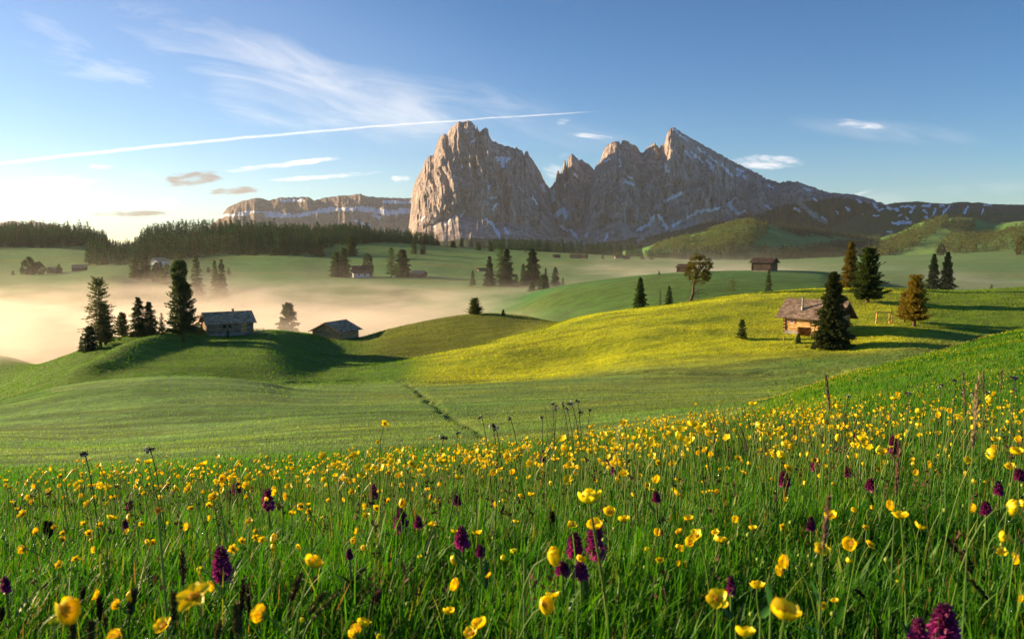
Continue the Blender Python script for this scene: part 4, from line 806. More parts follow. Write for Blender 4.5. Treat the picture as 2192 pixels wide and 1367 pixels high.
        for i_, (z0, ex, ez) in enumerate(lm):
            p0 = np.array([np.interp(z0, k, pts[:, 0]), 0, z0 * h * 0.86]); e = np.array([ex * h * 0.42 + 0.18 * h, rng.uniform(-0.15, 0.15) * h, ez * h])
            A.tube([p0, (p0 + e) / 2 + np.array([0, 0, -0.03 * h]), e], [0.014 * h, 0.009 * h, 0.004 * h], 5)
        V, Fa, C, cc_ = clump_crown([(0.36, 0.3), (0.45, 0.7), (0.6, 0.95), (0.75, 1.0), (0.88, 0.8), (0.97, 0.5), (1.0, 0.2)], h, Rd, seed, 95, 85, col or OLIVE, csize=0.20, leaf=0.11, up=0.8, flat=0.75)
        V = V + np.array([0.21 * h, 0, 0])
        for (z0, pa_) in ((0.14, [(0.20, 0.17), (0.33, 0.20), (0.42, 0.14)]), (0.17, [(0.2, 0.21), (0.28, 0.26), (0.38, 0.24)]), (0.1, [(0.16, 0.12), (0.26, 0.10)])):
            pp = [(np.interp(z0 / 0.86, k, pts[:, 0]), 0, z0 * h)] + [(a * h, 0.02 * h, b * h) for a, b in pa_]
            A.tube(pp, np.linspace(0.010 * h, 0.003 * h, len(pp)), 5)
    elif kind == 'sparse':
        A.tube([(0, 0, -0.2), (0.03 * h, 0, 0.4 * h), (0, 0, h)], [0.02 * h, 0.014 * h, 0.004 * h], 6)
        Vs = []; 
        for k in range(16):
            zf = 0.18 + 0.78 * (k + 0.5) / 16; a = k * 2.4; L = Rd * (1.05 - zf * 0.75) * rng.uniform(0.75, 1.1)
            e = np.array([L * math.cos(a), L * math.sin(a) * 0.6, zf * h]); A.tube([(0, 0, zf * h), e], [0.006 * h, 0.002 * h], 4)
            c = e * np.array([1, 1, 1]) * 1.0; Vs.append((np.array([e * [f, f, 1] for f in np.linspace(0.35, 1, 16)])))
        c = np.vstack(Vs); c = c + rng.randn(*c.shape) * 0.04 * h; V, Fa = kites(c, rng.randn(*c.shape) + np.array([0, 0, 0.3]), 0.07 * h, 0.014 * h, rng)
        C = np.tile(np.array(col or OLIVE), (len(V), 1)) * rng.uniform(0.7, 1.3, (len(V), 1))
    small = (vb - vt) < 30
    if small:
        A2 = Acc(); root2 = root
    A.build('trunk', MT['bark'], root, True)
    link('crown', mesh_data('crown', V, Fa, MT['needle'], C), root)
    return root
T_ = tree
# left hill
T_('larch_tree', 216, 742, 598, 72, 140, 185, 'larch', 'tall feathery larch with a rounded top, leftmost of the trees on the hut hill', 'trees on the left hill', 1, (0.07, 0.095, 0.022))
T_('stone_pine', 226, 738, 652, 48, 140, 185, 'ragged', 'dark dense pine standing right in front of the tall feathery larch', 'trees on the left hill', 2, DK)
T_('spruce_tree', 193, 750, 700, 46, 140, 185, 'bush', 'low dark spruce at the left foot of the tall feathery larch', 'trees on the left hill', 3, DK)
T_('spruce_tree', 175, 752, 720, 20, 140, 185, 'spruce', 'small lone spruce lowest on the left edge of the hut hill', 'trees on the left hill', 4, DK)
T_('stone_pine', 262, 719, 672, 44, 150, 185, 'ragged', 'short bushy pine between the feathery larch and the two pointed spruces', 'trees on the left hill', 5)
T_('spruce_tree', 298, 717, 637, 50, 150, 185, 'spruce', 'taller left one of the two pointed spruces on the hut hill', 'trees on the left hill', 6)
T_('spruce_tree', 321, 716, 647, 46, 150, 185, 'spruce', 'shorter right one of the two pointed spruces on the hut hill', 'trees on the left hill', 7)
T_('spruce_tree', 347, 715, 670, 20, 150, 185, 'spruce', 'thin small spruce between the pointed pair and the big stone pine', 'trees on the left hill', 8)
T_('stone_pine', 388, 716, 557, 78, 150, 185, 'tower', 'tallest dark stone pine, narrow head above a broad crown, beside the long grey hut', 'trees on the left hill', 9)
T_('pine_shrub', 424, 716, 690, 22, 150, 185, 'dome', 'dark bush against the left end of the long grey hut', None, 10)
T_('spruce_shrub', 488, 722, 703, 9, 140, 178, 'spruce', 'tiny green spruce in front of the long grey hut', None, 11)
T_('pine_shrub', 228, 735, 726, 8, 130, 185, 'bush', 'tiny dark shrub on the bare slope below the feathery larch', None, 12)
T_('pine_shrub', 256, 728, 720, 7, 130, 185, 'bush', 'tiny dark shrub on the slope below the short bushy pine', None, 13)
T_('pine_shrub', 392, 733, 719, 11, 130, 185, 'bush', 'tiny shrub at the top of the sunlit grassy spur below the tallest stone pine', None, 14)
# in the mist behind the left hill
BG = 'trees standing in the mist of the middle distance'
T_('spruce_tree', 617, 680, 650, 92, 0, 0, 'spruce', 'lone faint tree rising alone from the glowing mist above the stone-weighted barn', BG, 15, GREEN, 2.2, Y=262)
T_('spruce_tree', 290, 602, 550, 34, 0, 0, 'bush', 'left tree of the misty clump below the pale farmhouse', BG, 16, None, 1, Y=430)
T_('stone_pine', 312, 604, 546, 38, 0, 0, 'ragged', 'round-headed tree of the misty clump below the pale farmhouse', BG, 17, None, 1, Y=432)
T_('stone_pine', 340, 606, 560, 30, 0, 0, 'dome', 'lower tree directly below the pale farmhouse in the mist', BG, 18, None, 1, Y=428)
T_('stone_pine', 358, 606, 566, 26, 0, 0, 'dome', 'short misty tree between the farmhouse clump and the tallest stone pine', BG, 19, None, 1, Y=420)
T_('larch_tree', 384, 605, 538, 34, 0, 0, 'larch', 'tall misty tree half hidden behind the narrow head of the tallest stone pine', BG, 20, GREEN, 1, Y=440)
T_('spruce_tree', 421, 622, 546, 40, 0, 0, 'spruce', 'misty spruce standing alone just right of the tallest stone pine', BG, 21, None, 1, Y=380)
T_('spruce_tree', 461, 618, 558, 28, 0, 0, 'spruce', 'left half of the twin spruces on the misty slope above the long hut', BG, 22, None, 1, Y=390)
T_('spruce_tree', 475, 619, 556, 34, 0, 0, 'spruce', 'right half of the twin spruces on the misty slope above the long hut', BG, 23, None, 1, Y=388)
T_('spruce_shrub', 446, 582, 572, 12, 0, 0, 'bush', 'small round bush above and left of the misty twin spruces', None, 24, None, 1, Y=560)
T_('spruce_shrub', 490, 579, 573, 10, 0, 0, 'bush', 'small low bush above and right of the misty twin spruces', None, 25, None, 1, Y=560)
T_('stone_pine', 62, 592, 552, 34, 0, 0, 'dome', 'left and taller of two round trees near the left edge of the mist', BG, 26, None, 1, Y=560)
T_('stone_pine', 84, 592, 562, 26, 0, 0, 'dome', 'right and lower of two round trees near the left edge of the mist', BG, 27, None, 1, Y=560)
T_('spruce_shrub', 108, 590, 573, 14, 0, 0, 'bush', 'small bush left of the faint barn in the far left mist', None, 28, None, 1, Y=570)
T_('spruce_shrub', 127, 590, 566, 16, 0, 0, 'bush', 'pointed bush right of the faint barn in the far left mist', None, 29, None, 1, Y=570)
T_('spruce_shrub', 28, 590, 579, 9, 0, 0, 'bush', 'tiny round tree at the far left beside the two round trees', None, 30, None, 1, Y=570)
# around the white chalet and the central group
T_('spruce_tree', 720, 600, 540, 36, 0, 0, 'bush', 'left and lower tree of the pair left of the white chalet', BG, 31, None, 1.3, Y=545)
T_('spruce_tree', 737, 602, 532, 36, 0, 0, 'bush', 'right and taller tree of the pair left of the white chalet', BG, 32, None, 1.3, Y=548)
T_('stone_pine', 787, 591, 542, 26, 0, 0, 'dome', 'smooth oval tree just right of the white chalet', BG, 33, None, 1.3, Y=560)
T_('larch_tree', 838, 592, 531, 28, 0, 0, 'larch', 'pale green larch left of the broad dark tree by the low barn', BG, 34, (0.06, 0.11, 0.03), 1.3, Y=550)
T_('spruce_tree', 862, 596, 535, 46, 0, 0, 'bush', 'broad dark tree just left of the low dark barn', BG, 35, None, 1.3, Y=545)
T_('spruce_tree', 1012, 616, 579, 18, 0, 0, 'spruce', 'small lone spruce left of the tall dark group in the central mist', BG, 36, None, 1.2, Y=420)
T_('spruce_tree', 1048, 616, 549, 34, 0, 0, 'spruce', 'leftmost tall tree of the dark group in the central mist', BG, 37, DK, 1.4, Y=410)
T_('larch_tree', 1072, 606, 531, 34, 0, 0, 'larch', 'pale green larch behind the tall dark group in the central mist', BG, 38, (0.06, 0.11, 0.03), 1.2, Y=440)
T_('spruce_tree', 1085, 612, 533, 44, 0, 0, 'spruce', 'second tall tree of the dark group, beside the pale larch', BG, 39, DK, 1.4, Y=412)
T_('spruce_shrub', 1105, 614, 587, 16, 0, 0, 'bush', 'small yellow-green spruce at the foot of the tall dark group', BG, 40, (0.06, 0.10, 0.02), 1.2, Y=405)
T_('spruce_tree', 1140, 610, 533, 54, 0, 0, 'spruce', 'broadest pointed spruce of the dark group in the central mist', BG, 41, DK, 1.4, Y=414)
T_('spruce_tree', 1120, 606, 565, 24, 0, 0, 'spruce', 'short spruce against the left side of the broadest pointed spruce', BG, 42, DK, 1.2, Y=416)
T_('spruce_tree', 1168, 610, 574, 18, 0, 0, 'spruce', 'small spruce just right of the broadest pointed spruce', BG, 43, DK, 1.2, Y=412)
T_('spruce_tree', 1163, 645, 589, 34, 0, 0, 'bush', 'lowest and nearest tree of the central group, its foot in the mist', BG, 44, GREEN, 1.2, Y=350)
T_('spruce_tree', 1139, 648, 604, 20, 0, 0, 'bush', 'faint small tree left of the lowest tree of the central group', BG, 45, GREEN, 1.0, Y=352)
T_('spruce_tree', 1189, 612, 572, 26, 0, 0, 'spruce', 'separate spruce at the right end of the central group', BG, 46, DK, 1.2, Y=430)
T_('spruce_tree', 1205, 611, 594, 10, 0, 0, 'spruce', 'tiny spruce rightmost of the central group', BG, 47, DK, 1.0, Y=430)
T_('stone_pine', 1017, 673, 641, 40, 120, 215, 'ragged', 'round sunlit bush-like pine on the crest of the middle hill', None, 48, (0.075, 0.105, 0.022), 1.5)
T_('pine_shrub', 1077, 675, 663, 13, 120, 215, 'bush', 'tiny shrub on the crest of the middle hill', None, 49)
# right side
T_('spruce_tree', 1370, 657, 594, 38, 130, 165, 'spruce', 'dark pointed spruce on the left shoulder of the sunlit hill', 'trees on the sunlit hill', 50, GREEN, 1.5)
T_('spruce_tree', 1432, 648, 612, 22, 130, 165, 'spruce', 'small spruce between the pointed one and the crooked pine', 'trees on the sunlit hill', 51, GREEN, 1.5)
T_('spruce_tree', 1413, 652, 620, 11, 0, 0, 'spruce', 'faint thin spruce in the mist behind the small spruce', BG, 52, GREEN, 1.0, Y=215)
T_('scots_pine', 1473, 643, 545, 52, 130, 165, 'scots', 'crooked leaning pine with a bare reddish trunk and flat-topped crown', None, 53, (0.11, 0.098, 0.018), 1.5)
T_('larch_tree', 1568, 637, 597, 32, 130, 165, 'sparse', 'thin nearly bare conifer behind the crest, between the crooked pine and the dark barn', None, 54, OLIVE, 1.0, Y=160)
T_('spruce_tree', 1645, 628, 576, 25, 0, 0, 'spruce', 'dark spruce just in front of and below the black-roofed barn', BG, 55, GREEN, 1.2, Y=215)
T_('spruce_shrub', 1411, 590, 580, 6, 0, 0, 'bush', 'lone tiny bush on the pasture left of the crooked pine', None, 56, None, 1.0, Y=288)
T_('stone_pine', 1819, 616, 516, 50, 130, 160, 'spruce', 'tall golden-brown tree rising behind the broad dark stone pine on the hilltop', 'trees on the sunlit hill', 57, (0.16, 0.12, 0.018), 1.4)
T_('stone_pine', 1857, 647, 534, 74, 115, 158, 'ragged', 'broad dark green stone pine on the hilltop right of the hut', 'trees on the sunlit hill', 58, (0.055, 0.085, 0.020), 1.4)
T_('spruce_tree', 1780, 743, 583, 84, 98, 135, 'spruce', 'largest spruce, standing in front of the right end of the sunlit hut', 'trees on the sunlit hill', 59, (0.050, 0.066, 0.020), 2.2)
T_('larch_tree', 1957, 698, 591, 64, 105, 140, 'golden', 'golden larch right of the wooden swing frame', 'trees on the sunlit hill', 60, (0.24, 0.18, 0.022), 1.5)
T_('larch_tree', 1936, 689, 628, 40, 105, 142, 'golden', 'smaller golden larch close behind the left side of the big golden one', 'trees on the sunlit hill', 61, (0.21, 0.145, 0.02), 1.4)
T_('spruce_tree', 1997, 622, 544, 44, 0, 0, 'spruce', 'left one of the dark twin spruces in the blue mist on the right', BG, 62, DK, 1.5, Y=262)
T_('spruce_tree', 2026, 622, 540, 46, 0, 0, 'spruce', 'right one of the dark twin spruces in the blue mist on the right', BG, 63, DK, 1.5, Y=260)
T_('stone_pine', 2015, 545, 522, 18, 0, 0, 'dome', 'small round tree on the far ridge above the dark twin spruces', BG, 64, DK, 1.2, Y=900)
T_('pine_shrub', 2122, 619, 609, 14, 0, 0, 'bush', 'small dark bush behind the crest near the right edge', None, 65, DK, 1.0, Y=240)
T_('stone_pine', 2184, 535, 503, 22, 0, 0, 'dome', 'round tree cut by the right edge on the far ridge', BG, 66, OLIVE, 1.2, Y=800)
T_('pine_shrub', 1588, 726, 686, 27, 100, 135, 'ragged', 'small dense pine standing alone on the open sunlit slope left of the hut', 'trees on the sunlit hill', 67, (0.055, 0.085, 0.020), 1.5)
T_('pine_shrub', 1709, 734, 716, 18, 98, 125, 'bush', 'low shrub in front of the wood stack of the sunlit hut', None, 68, GREEN, 1.4)
# single trees along the far ridge
for i_, (u, vb, vt, w, lb) in enumerate([(970, 546, 517, 20, 'dark tree standing alone in the pasture below the left end of the thin far treeline'), (1024, 545, 519, 16, 'first of two dark trees in front of the thin far treeline'), (1050, 548, 518, 16, 'second of two dark trees in front of the thin far treeline'),
        (988, 531, 510, 12, 'small tree left of the rounded pair at the start of the thin far treeline'), (936, 526, 503, 15, 'rightmost pointed tree of the big left forest'), (912, 524, 500, 14, 'pointed tree second from the right end of the big left forest'), (905, 536, 510, 18, 'tree in front of the right end of the big left forest'),
        (886, 536, 508, 20, 'reddish-dark tree in front of the right end of the big left forest'), (762, 520, 485, 20, 'tall tree on the skyline where the forest meets the grey mountain plateau'), (788, 522, 488, 18, 'narrow tall tree just right of the forest gap'), (752, 545, 505, 34, 'broad pale tree in front of the forest above the white chalet'),
        (683, 548, 507, 28, 'broad pale tree at the forest edge above and left of the white chalet'), (1290, 552, 541, 8, 'tiny tree beside the far barns'), (1125, 541, 533, 5, 'tiny tree on the far pasture'), (1375, 560, 543, 12, 'small tree right of the far barns'), (1395, 560, 545, 14, 'bushy small tree right of the far barns')]):
    T_('spruce_tree', u, vb, vt, w, 0, 0, 'bush', lb, 'single trees along the far pasture edge', 80 + i_, (0.05, 0.08, 0.025), 1.0, Y=[930, 900, 890, 1000, 985, 985, 800, 800, 985, 985, 760, 760, 800, 900, 850, 850][i_])

# ---- forest
rng = RS(77)
def far_variant(seed, h, Rd, nb, ns, col):
    A = Acc(); A.tube([(0, 0, -0.6), (0, 0, h * 0.9)], [0.03 * h * 0.5, 0.01], 5)
    V, Fa, C = spruce_crown(h, Rd, seed, nb, ns, col, spray=0.26, power=0.85, base=0.02, wide=0.7)
    A.add(V, Fa, C, 1); return A
variants = []
for k in range(8):
    h = 1.0; Rd = [0.17, 0.2, 0.23, 0.19, 0.26, 0.18, 0.24, 0.21][k]
    variants.append(far_variant(200 + k, h, Rd, 110, 7, [(0.020, 0.052, 0.024), (0.024, 0.060, 0.026), (0.027, 0.066, 0.028), (0.018, 0.046, 0.024), (0.032, 0.070, 0.026), (0.022, 0.050, 0.022), (0.028, 0.062, 0.028), (0.024, 0.056, 0.024)][k]))
vdata = [a.data('spruce_tree', [MT['bark'], MT['needle']]) for a in variants]
front_l = [(-150, 535), (0, 528), (100, 531), (190, 526), (270, 548)]
front_r = [(196, 578), (230, 572), (330, 560), (480, 546), (600, 548), (680, 545), (700, 532), (760, 524), (790, 522)]
cand = []
while len(cand) < 5200:
    u = rng.uniform(-150, 1620); y = rng.uniform(640, 1260); s_ = (u - CX) / F; x = s_ * y; z = float(table_z(x, y)); uu_, vv_ = uv_of(x, y, z)
    ok = False; hh = rng.uniform(12, 22) * (1.15 if rng.rand() < 0.12 else 1)
    if u < 270: ok = vv_ < np.interp(u, [a for a, b in front_l], [b for a, b in front_l]) and y > 900
    if 190 < u < 795:
        if 232 < u < 305: hh *= 0.62
        f_ = np.interp(u, [a for a, b in front_r], [b for a, b in front_r]); clear = (abs(u - 430) < 60 and 508 < vv_ < 524) or (abs(u - 220) < 60 and 530 < vv_ < 546 and u < 262)
        ok = ok or (vv_ < f_ and not clear)
    if 795 <= u < 932: ok = vv_ < np.interp(u, [795, 850, 932], [523, 526, 528]) and y > 940; hh = rng.uniform(12, 18)
    if 1005 < u < 1050 : ok = y > 1000 and y < 1080 and rng.rand() < 0.5; hh = rng.uniform(9, 14)
    if 1050 <= u < 1372: ok = y > 985 and y < 1120 and vv_ > 525; hh = rng.uniform(10, 17)
    if 1385 < u < 1600: ok = y > 960 and y < 1060 and (abs(u - 1440) > 10) ; hh = rng.uniform(7, 13) * (1 if u < 1560 else 0.75)
    if ok and u > 940 and rng.rand() < 0.25: ok = False
    if ok: cand.append((x, y, z, hh))
    else:
        cand_tries = 1
sel = []
grid = {}
for x, y, z, hh in cand:                                   # keep trunks some metres apart
    k = (int(x // 5.5), int(y // 11)); 
    if k in grid: continue
    grid[k] = 1; sel.append((x, y, z, hh))
sel.sort(key=lambda q: -q[3] / q[1])
IND = 215; FV = [Acc() for _ in range(1)]
for i_, (x, y, z, hh) in enumerate(sel[:IND]):
    o = link('spruce_tree', vdata[i_ % 8], None, (x, y, z - 0.2), (0, 0, rng.uniform(0, 6.28))); w = rng.uniform(0.85, 1.25)
    o.scale = (hh * w, hh * w, hh)
    uu_ = uv_of(x, y, z)[0]
    vv_ = uv_of(x, y, z)[1]; front_row = y < 820
    gp = 'conifers of the big left forest'
    for lim, wh in ((190, ''), (270, 'at the left end of the big forest, below the skyline gap'), (380, 'of the big forest around the pale farmhouse'), (500, 'of the big forest above the misty twin spruces'), (600, 'of the big forest below the left end of the rock plateau'), (700, 'of the big forest left of the white chalet'), (800, 'of the big forest above the white chalet'), (960, 'at the right end of the big forest'), (9999, '')):
        if uu_ < lim: break
    sz = 'tall ' if hh > 18 else ('short ' if hh < 15.5 else 'mid-height ')
    lb = sz + ('front-row conifer ' if front_row else 'conifer ') + wh
    if uu_ < 190: lb, gp = ('front' if front_row else 'dark') + ' conifer of the wooded hill at the far left edge', 'conifers of the far left wood'
    if uu_ > 960: lb, gp = 'dark conifer in the thin treeline below the rock massif', 'conifers of the thin far treeline'
    gp = gp + (', front row' if front_row else '')
    tag(o, lb, 'tree', gp)
def merge_forest(name, items, label, src, tilt=0.0):
    Vs, Q, Cs = [], [], []; n = 0
    for i_, (x, y, z, hh, w) in enumerate(items):
        V, Fq, C = src[i_ % len(src)]; a = rng.uniform(0, 6.28); ca, sa = math.cos(a), math.sin(a)
        M = np.array([[ca, -sa, 0], [sa, ca, 0], [0, 0, 1]]); Vs.append((V * np.array([hh * w, hh * w, hh])) @ M.T + np.array([x, y, z]))
        Q.append(Fq + n); Cs.append(C * rng.uniform(0.75, 1.25)); n += len(V)
    o = link(name, mesh_data(name, np.vstack(Vs), np.vstack(Q), MT['needle'], np.vstack(Cs))); return tag(o, label, 'forest', None, 'stuff')
src = [spruce_crown(1.0, [0.2, 0.24, 0.21, 0.26][k], 300 + k, 70, 5, (0.020, 0.055, 0.026), spray=0.32, power=0.85, base=0.02, wide=0.8) for k in range(4)]
merge_forest('spruce_forest', [(x, y, z - 0.2, hh, rng.uniform(0.85, 1.2)) for x, y, z, hh in sel[IND:]], 'dense dark conifer forest on the ridge left of and below the rock massif', src)
# wooded slopes of the foothills
src2 = [spruce_crown(1.0, 0.27, 320 + k, 12, 3, c_, spray=0.95, power=0.6, base=0.02, wide=1.0) for k, c_ in enumerate([(0.045, 0.065, 0.028), (0.06, 0.07, 0.025), (0.05, 0.068, 0.026)])]  # shade on the darker woods is put into these needle colours
src3 = [spruce_crown(1.0, 0.27, 330 + k, 12, 3, c_, spray=0.95, power=0.6, base=0.02, wide=1.0) for k, c_ in enumerate([(0.11, 0.15, 0.03), (0.13, 0.12, 0.03)])]
def band(poly, n, src_, label, hr=(11, 18), dens=0.1):
    """trees where the foothill ground is seen inside a photo-region polygon"""
    pu = [p_[0] for p_ in poly]; lo = [p_[1] for p_ in poly]; hi = [p_[2] for p_ in poly]; it = []
    tries = 0
    while len(it) < n and tries < n * 60:
        tries += 1; u = rng.uniform(pu[0], pu[-1]); y = rng.uniform(1800, 3300); x = (u - CX) / F * y; z = float(foot_z(np.array(x), np.array(y))); uu_, vv_ = uv_of(x, y, z)
        nn = float(pnoise(x / 45.0, y / 45.0, 3.0)) * 7
        if np.interp(u, pu, lo) + nn < vv_ < np.interp(u, pu, hi) + nn: it.append((x, y, z - 0.5, rng.uniform(*hr), rng.uniform(0.9, 1.3)))
    if it: merge_forest('spruce_forest', it, label, src_)
band([(1380, 545, 548), (1420, 522, 535), (1500, 505, 545), (1560, 482, 552), (1600, 474, 530), (1640, 486, 500)], 1900, src3, 'yellow-green wood on the slope under the long right-hand mountain')
band([(1390, 548, 556), (1500, 540, 556), (1600, 528, 558), (1700, 538, 558), (1800, 520, 558), (1880, 512, 556)], 2200, src2, 'dark wood along the foot of the foothills')
band([(1850, 548, 562), (1885, 520, 555), (1920, 505, 545), (1980, 478, 512), (2020, 464, 480)], 1200, src3, 'golden-brown strip of wood climbing the right foothill')
band([(2000, 520, 548), (2040, 505, 548), (2110, 500, 545), (2130, 498, 540), (2200, 484, 535), (2500, 480, 520)], 1900, src3, 'golden-brown wood on the rightmost foothill')
band([(2010, 474, 490), (2050, 470, 500), (2080, 474, 495)], 420, src2, 'small dark wood near the top of the right foothill')
band([(1640, 470, 476), (1700, 486, 505), (1800, 492, 508), (1850, 500, 516)], 900, src2, 'dark wood high on the slope between the two foothills')
# ------------------------------------------------------------------ the flower meadow in front
def solve_head(u, v, D, px, hmin=0.17, hmax=0.46):
    """distance at which a bloom of width D would look px wide, kept at a believable height over the ground"""
    d = px_dir(u, v); d = d / d[1]; ys = np.geomspace(0.62, 13.0, 700)
    hh = d[2] * ys - table_z(d[0] * ys, ys); ok = ys[(hh >= hmin) & (hh <= hmax)]
    Y = F * D / px
    if len(ok): Y = float(np.clip(Y, ok[0], ok[-1]))
    return d * Y, float(np.clip(px * Y / (F * D), 0.55, 2.0))
def petal_geo(L, W_, ph0, ph1, az, curl, nt_=6, nw=5, notch=0.0, ruff=0.0, rng=None):
    t_ = np.linspace(0, 1, nt_); ph = ph0 + (ph1 - ph0) * t_ ** 0.8; r = np.concatenate([[0], np.cumsum(np.sin((ph[1:] + ph[:-1]) / 2) * np.diff(t_))]) * L + 0.04 * L
    z = np.concatenate([[0], np.cumsum(np.cos((ph[1:] + ph[:-1]) / 2) * np.diff(t_))]) * L
    w = W_ * np.sin(np.pi * np.clip(0.10 + 0.80 * t_ ** 0.85, 0, 1)) ** 0.75; w[-1] *= 0.75; s_ = np.linspace(-1, 1, nw)
    R_ = r[:, None] - curl * W_ * (s_[None, :] ** 2) * np.sin(ph)[:, None] * -0.0 - curl * w[:, None] * s_[None, :] ** 2 * np.cos(ph)[:, None]
    Z = z[:, None] + curl * w[:, None] * s_[None, :] ** 2 * np.sin(ph)[:, None]
    if notch: Z[-1] -= notch * L * (1 - np.abs(s_)) * np.cos(ph[-1]); R_[-1] -= notch * L * (1 - np.abs(s_)) * np.sin(ph[-1])
    if ruff and rng is not None: Z = Z + ruff * L * rng.randn(nt_, nw) * t_[:, None]; R_ = R_ + ruff * L * rng.randn(nt_, nw) * t_[:, None]
    T_w = w[:, None] * s_[None, :]
    ca, sa = math.cos(az), math.sin(az)
    V = np.stack([R_ * ca - T_w * sa, R_ * sa + T_w * ca, Z], -1).reshape(-1, 3)
    col = np.interp(np.repeat(t_, nw), [0, 0.3, 1], [0.75, 0.95, 1.0])
    return V, grid_faces(nt_, nw), col
YEL = np.array([0.97, 0.80, 0.004])
def blossom(kind, seed):
    """list of petal shapes (V, F, C) and a centre Acc; width of the bloom is 1"""
    rng = RS(seed); pet = []; cen = Acc()
    if kind == 'T':
        for ring, (n, L, W_, a0, a1) in enumerate([(5, 0.72, 0.33, R(98), R(-38)), (5, 0.66, 0.30, R(92), R(-48)), (4, 0.74, 0.30, R(100), R(0))]):
            for k in range(n): pet.append(petal_geo(L * rng.uniform(.92, 1.05), W_, a0, a1 + R(rng.uniform(-12, 14)), 2 * math.pi * (k + 0.4 * ring) / n + rng.uniform(-.15, .15), 0.55, 8, 5, 0.05, 0.01, rng))
    else:
        P0 = {'C': (R(96), R(6), 0.50, 0.27), 'S': (R(88), R(48), 0.50, 0.24), 'N': (R(98), R(-12), 0.52, 0.30), 'B': (R(105), R(-50), 0.48, 0.26), 'W': (R(84), R(72), 0.52, 0.22)}[kind]
        for k in range(5):
            pet.append(petal_geo(P0[2] * rng.uniform(.88, 1.1), P0[3] * rng.uniform(.88, 1.1), P0[0] + R(rng.uniform(-8, 8)), P0[1] + R(rng.uniform(-16, 18)), 2 * math.pi * k / 5 + rng.uniform(-.16, .16), 0.35 * rng.uniform(.7, 1.5), 7, 5, 0.06, 0.012, rng))
        if kind in 'SCW' or kind == 'N':
            for k in range(26):
                a = k * 2.4; rr = 0.15 * math.sqrt((k + 1) / 26.0); b0 = np.array([rr * .5 * math.cos(a), rr * .5 * math.sin(a), 0.02]); b1 = np.array([rr * math.cos(a), rr * math.sin(a), 0.14 + .03 * rng.rand()])
                cen.tube([b0, b1], [0.008, 0.018], 4, col=(0.85, 0.60, 0.03))
    a = np.linspace(0, math.pi, 5); cen.tube(np.stack([0 * a, 0 * a, -0.03 + 0.13 * (1 - np.cos(a)) / 2], 1), 0.02 + 0.06 * np.sin(a), 7, col=(0.30, 0.42, 0.04))
    for k in range(5):
        V, Fq, c = petal_geo(0.24, 0.07, R(100), R(35), 2 * math.pi * (k + .5) / 5, 0.3, 3, 3); cen.add(V - np.array([0, 0, 0.02]), Fq, (0.25, 0.36, 0.04))
    k = 1.0 / (2 * max(np.hypot(V[:, 0], V[:, 1]).max() for V, _, _ in pet)); k = min(k, 1.6)
    pet = [(V * k, Fq, c) for V, Fq, c in pet]; cen.V = [v * k for v in cen.V]
    return pet, cen
BL = {}
for kd, n in (('C', 6), ('S', 6), ('N', 6), ('B', 3), ('W', 4), ('T', 2)):
    BL[kd] = []
    for k in range(n):
        pet, cen = blossom(kd, 600 + 17 * k + ord(kd)); A = Acc(); pm = []; rng = RS(k + ord(kd))
        for V, Fq, c in pet:
            tone = rng.uniform(0.85, 1.1); C = YEL[None, :] * c[:, None] * tone * (np.array([1.0, 1.12, 1.6]) if kd == 'T' else 1.0)
            if kd == 'B': C = C * np.array([0.75, 1.0, 1.0])
            A.add(V, Fq, C); pm.append(mesh_data('petal', V, Fq, MT['petal'], C, None, True))
        cdat = cen.data('blossom', [MT['petal']], True)
        for V_, F3, F4, C_ in ((np.vstack(cen.V), cen.F[3], cen.F[4], np.vstack(cen.C)),):
            if F3: A.add(V_, np.vstack(F3), C_)
            if F4: A.add(V_, np.vstack(F4), C_)
        BL[kd].append((A.data('blossom', [MT['petal']], True), cdat, pm, A))
def bez(p0, p1, p2, p3, n):
    t_ = np.linspace(0, 1, n)[:, None]; return (1 - t_) ** 3 * p0 + 3 * (1 - t_) ** 2 * t_ * p1 + 3 * (1 - t_) * t_ ** 2 * p2 + t_ ** 3 * p3
def gz(x, y): return float(table_z(x, y))
def axis_for(kind, rng):
    a = rng.uniform(0, 2 * math.pi)
    til = {'C': R(rng.uniform(3, 24)), 'S': R(rng.uniform(28, 52)), 'N': R(rng.uniform(48, 96)), 'B': R(rng.uniform(10, 80)), 'W': R(rng.uniform(25, 50)), 'T': R(7)}[kind]
    if kind in 'SW': a = -math.pi / 2 + rng.uniform(-0.9, 0.9)
    if kind == 'N': a = rng.choice([0.0, math.pi]) + rng.uniform(-0.7, 0.7)
    return np.array([math.sin(til) * math.cos(a), math.sin(til) * math.sin(a), math.cos(til)])
def stem_acc(root, head, ax, r, rng, col=(0.10, 0.22, 0.03), n=9, leaf=True):
    A = Acc(); H = np.linalg.norm(head - root); pts = bez(root, root + np.array([rng.uniform(-.05, .05) * H, rng.uniform(-.05, .05) * H, 0.55 * H]), head - ax * 0.33 * H * (0.5 if ax[2] > 0.7 else 0.42), head, n)
    A.tube(pts, np.linspace(r * 1.35, r * 0.85, n), 6, col=col, cap=False); return A, pts
def quat_of(ax, roll): return (mathutils.Vector(ax).to_track_quat('Z', 'Y') @ mathutils.Quaternion((0, 0, 1), roll))
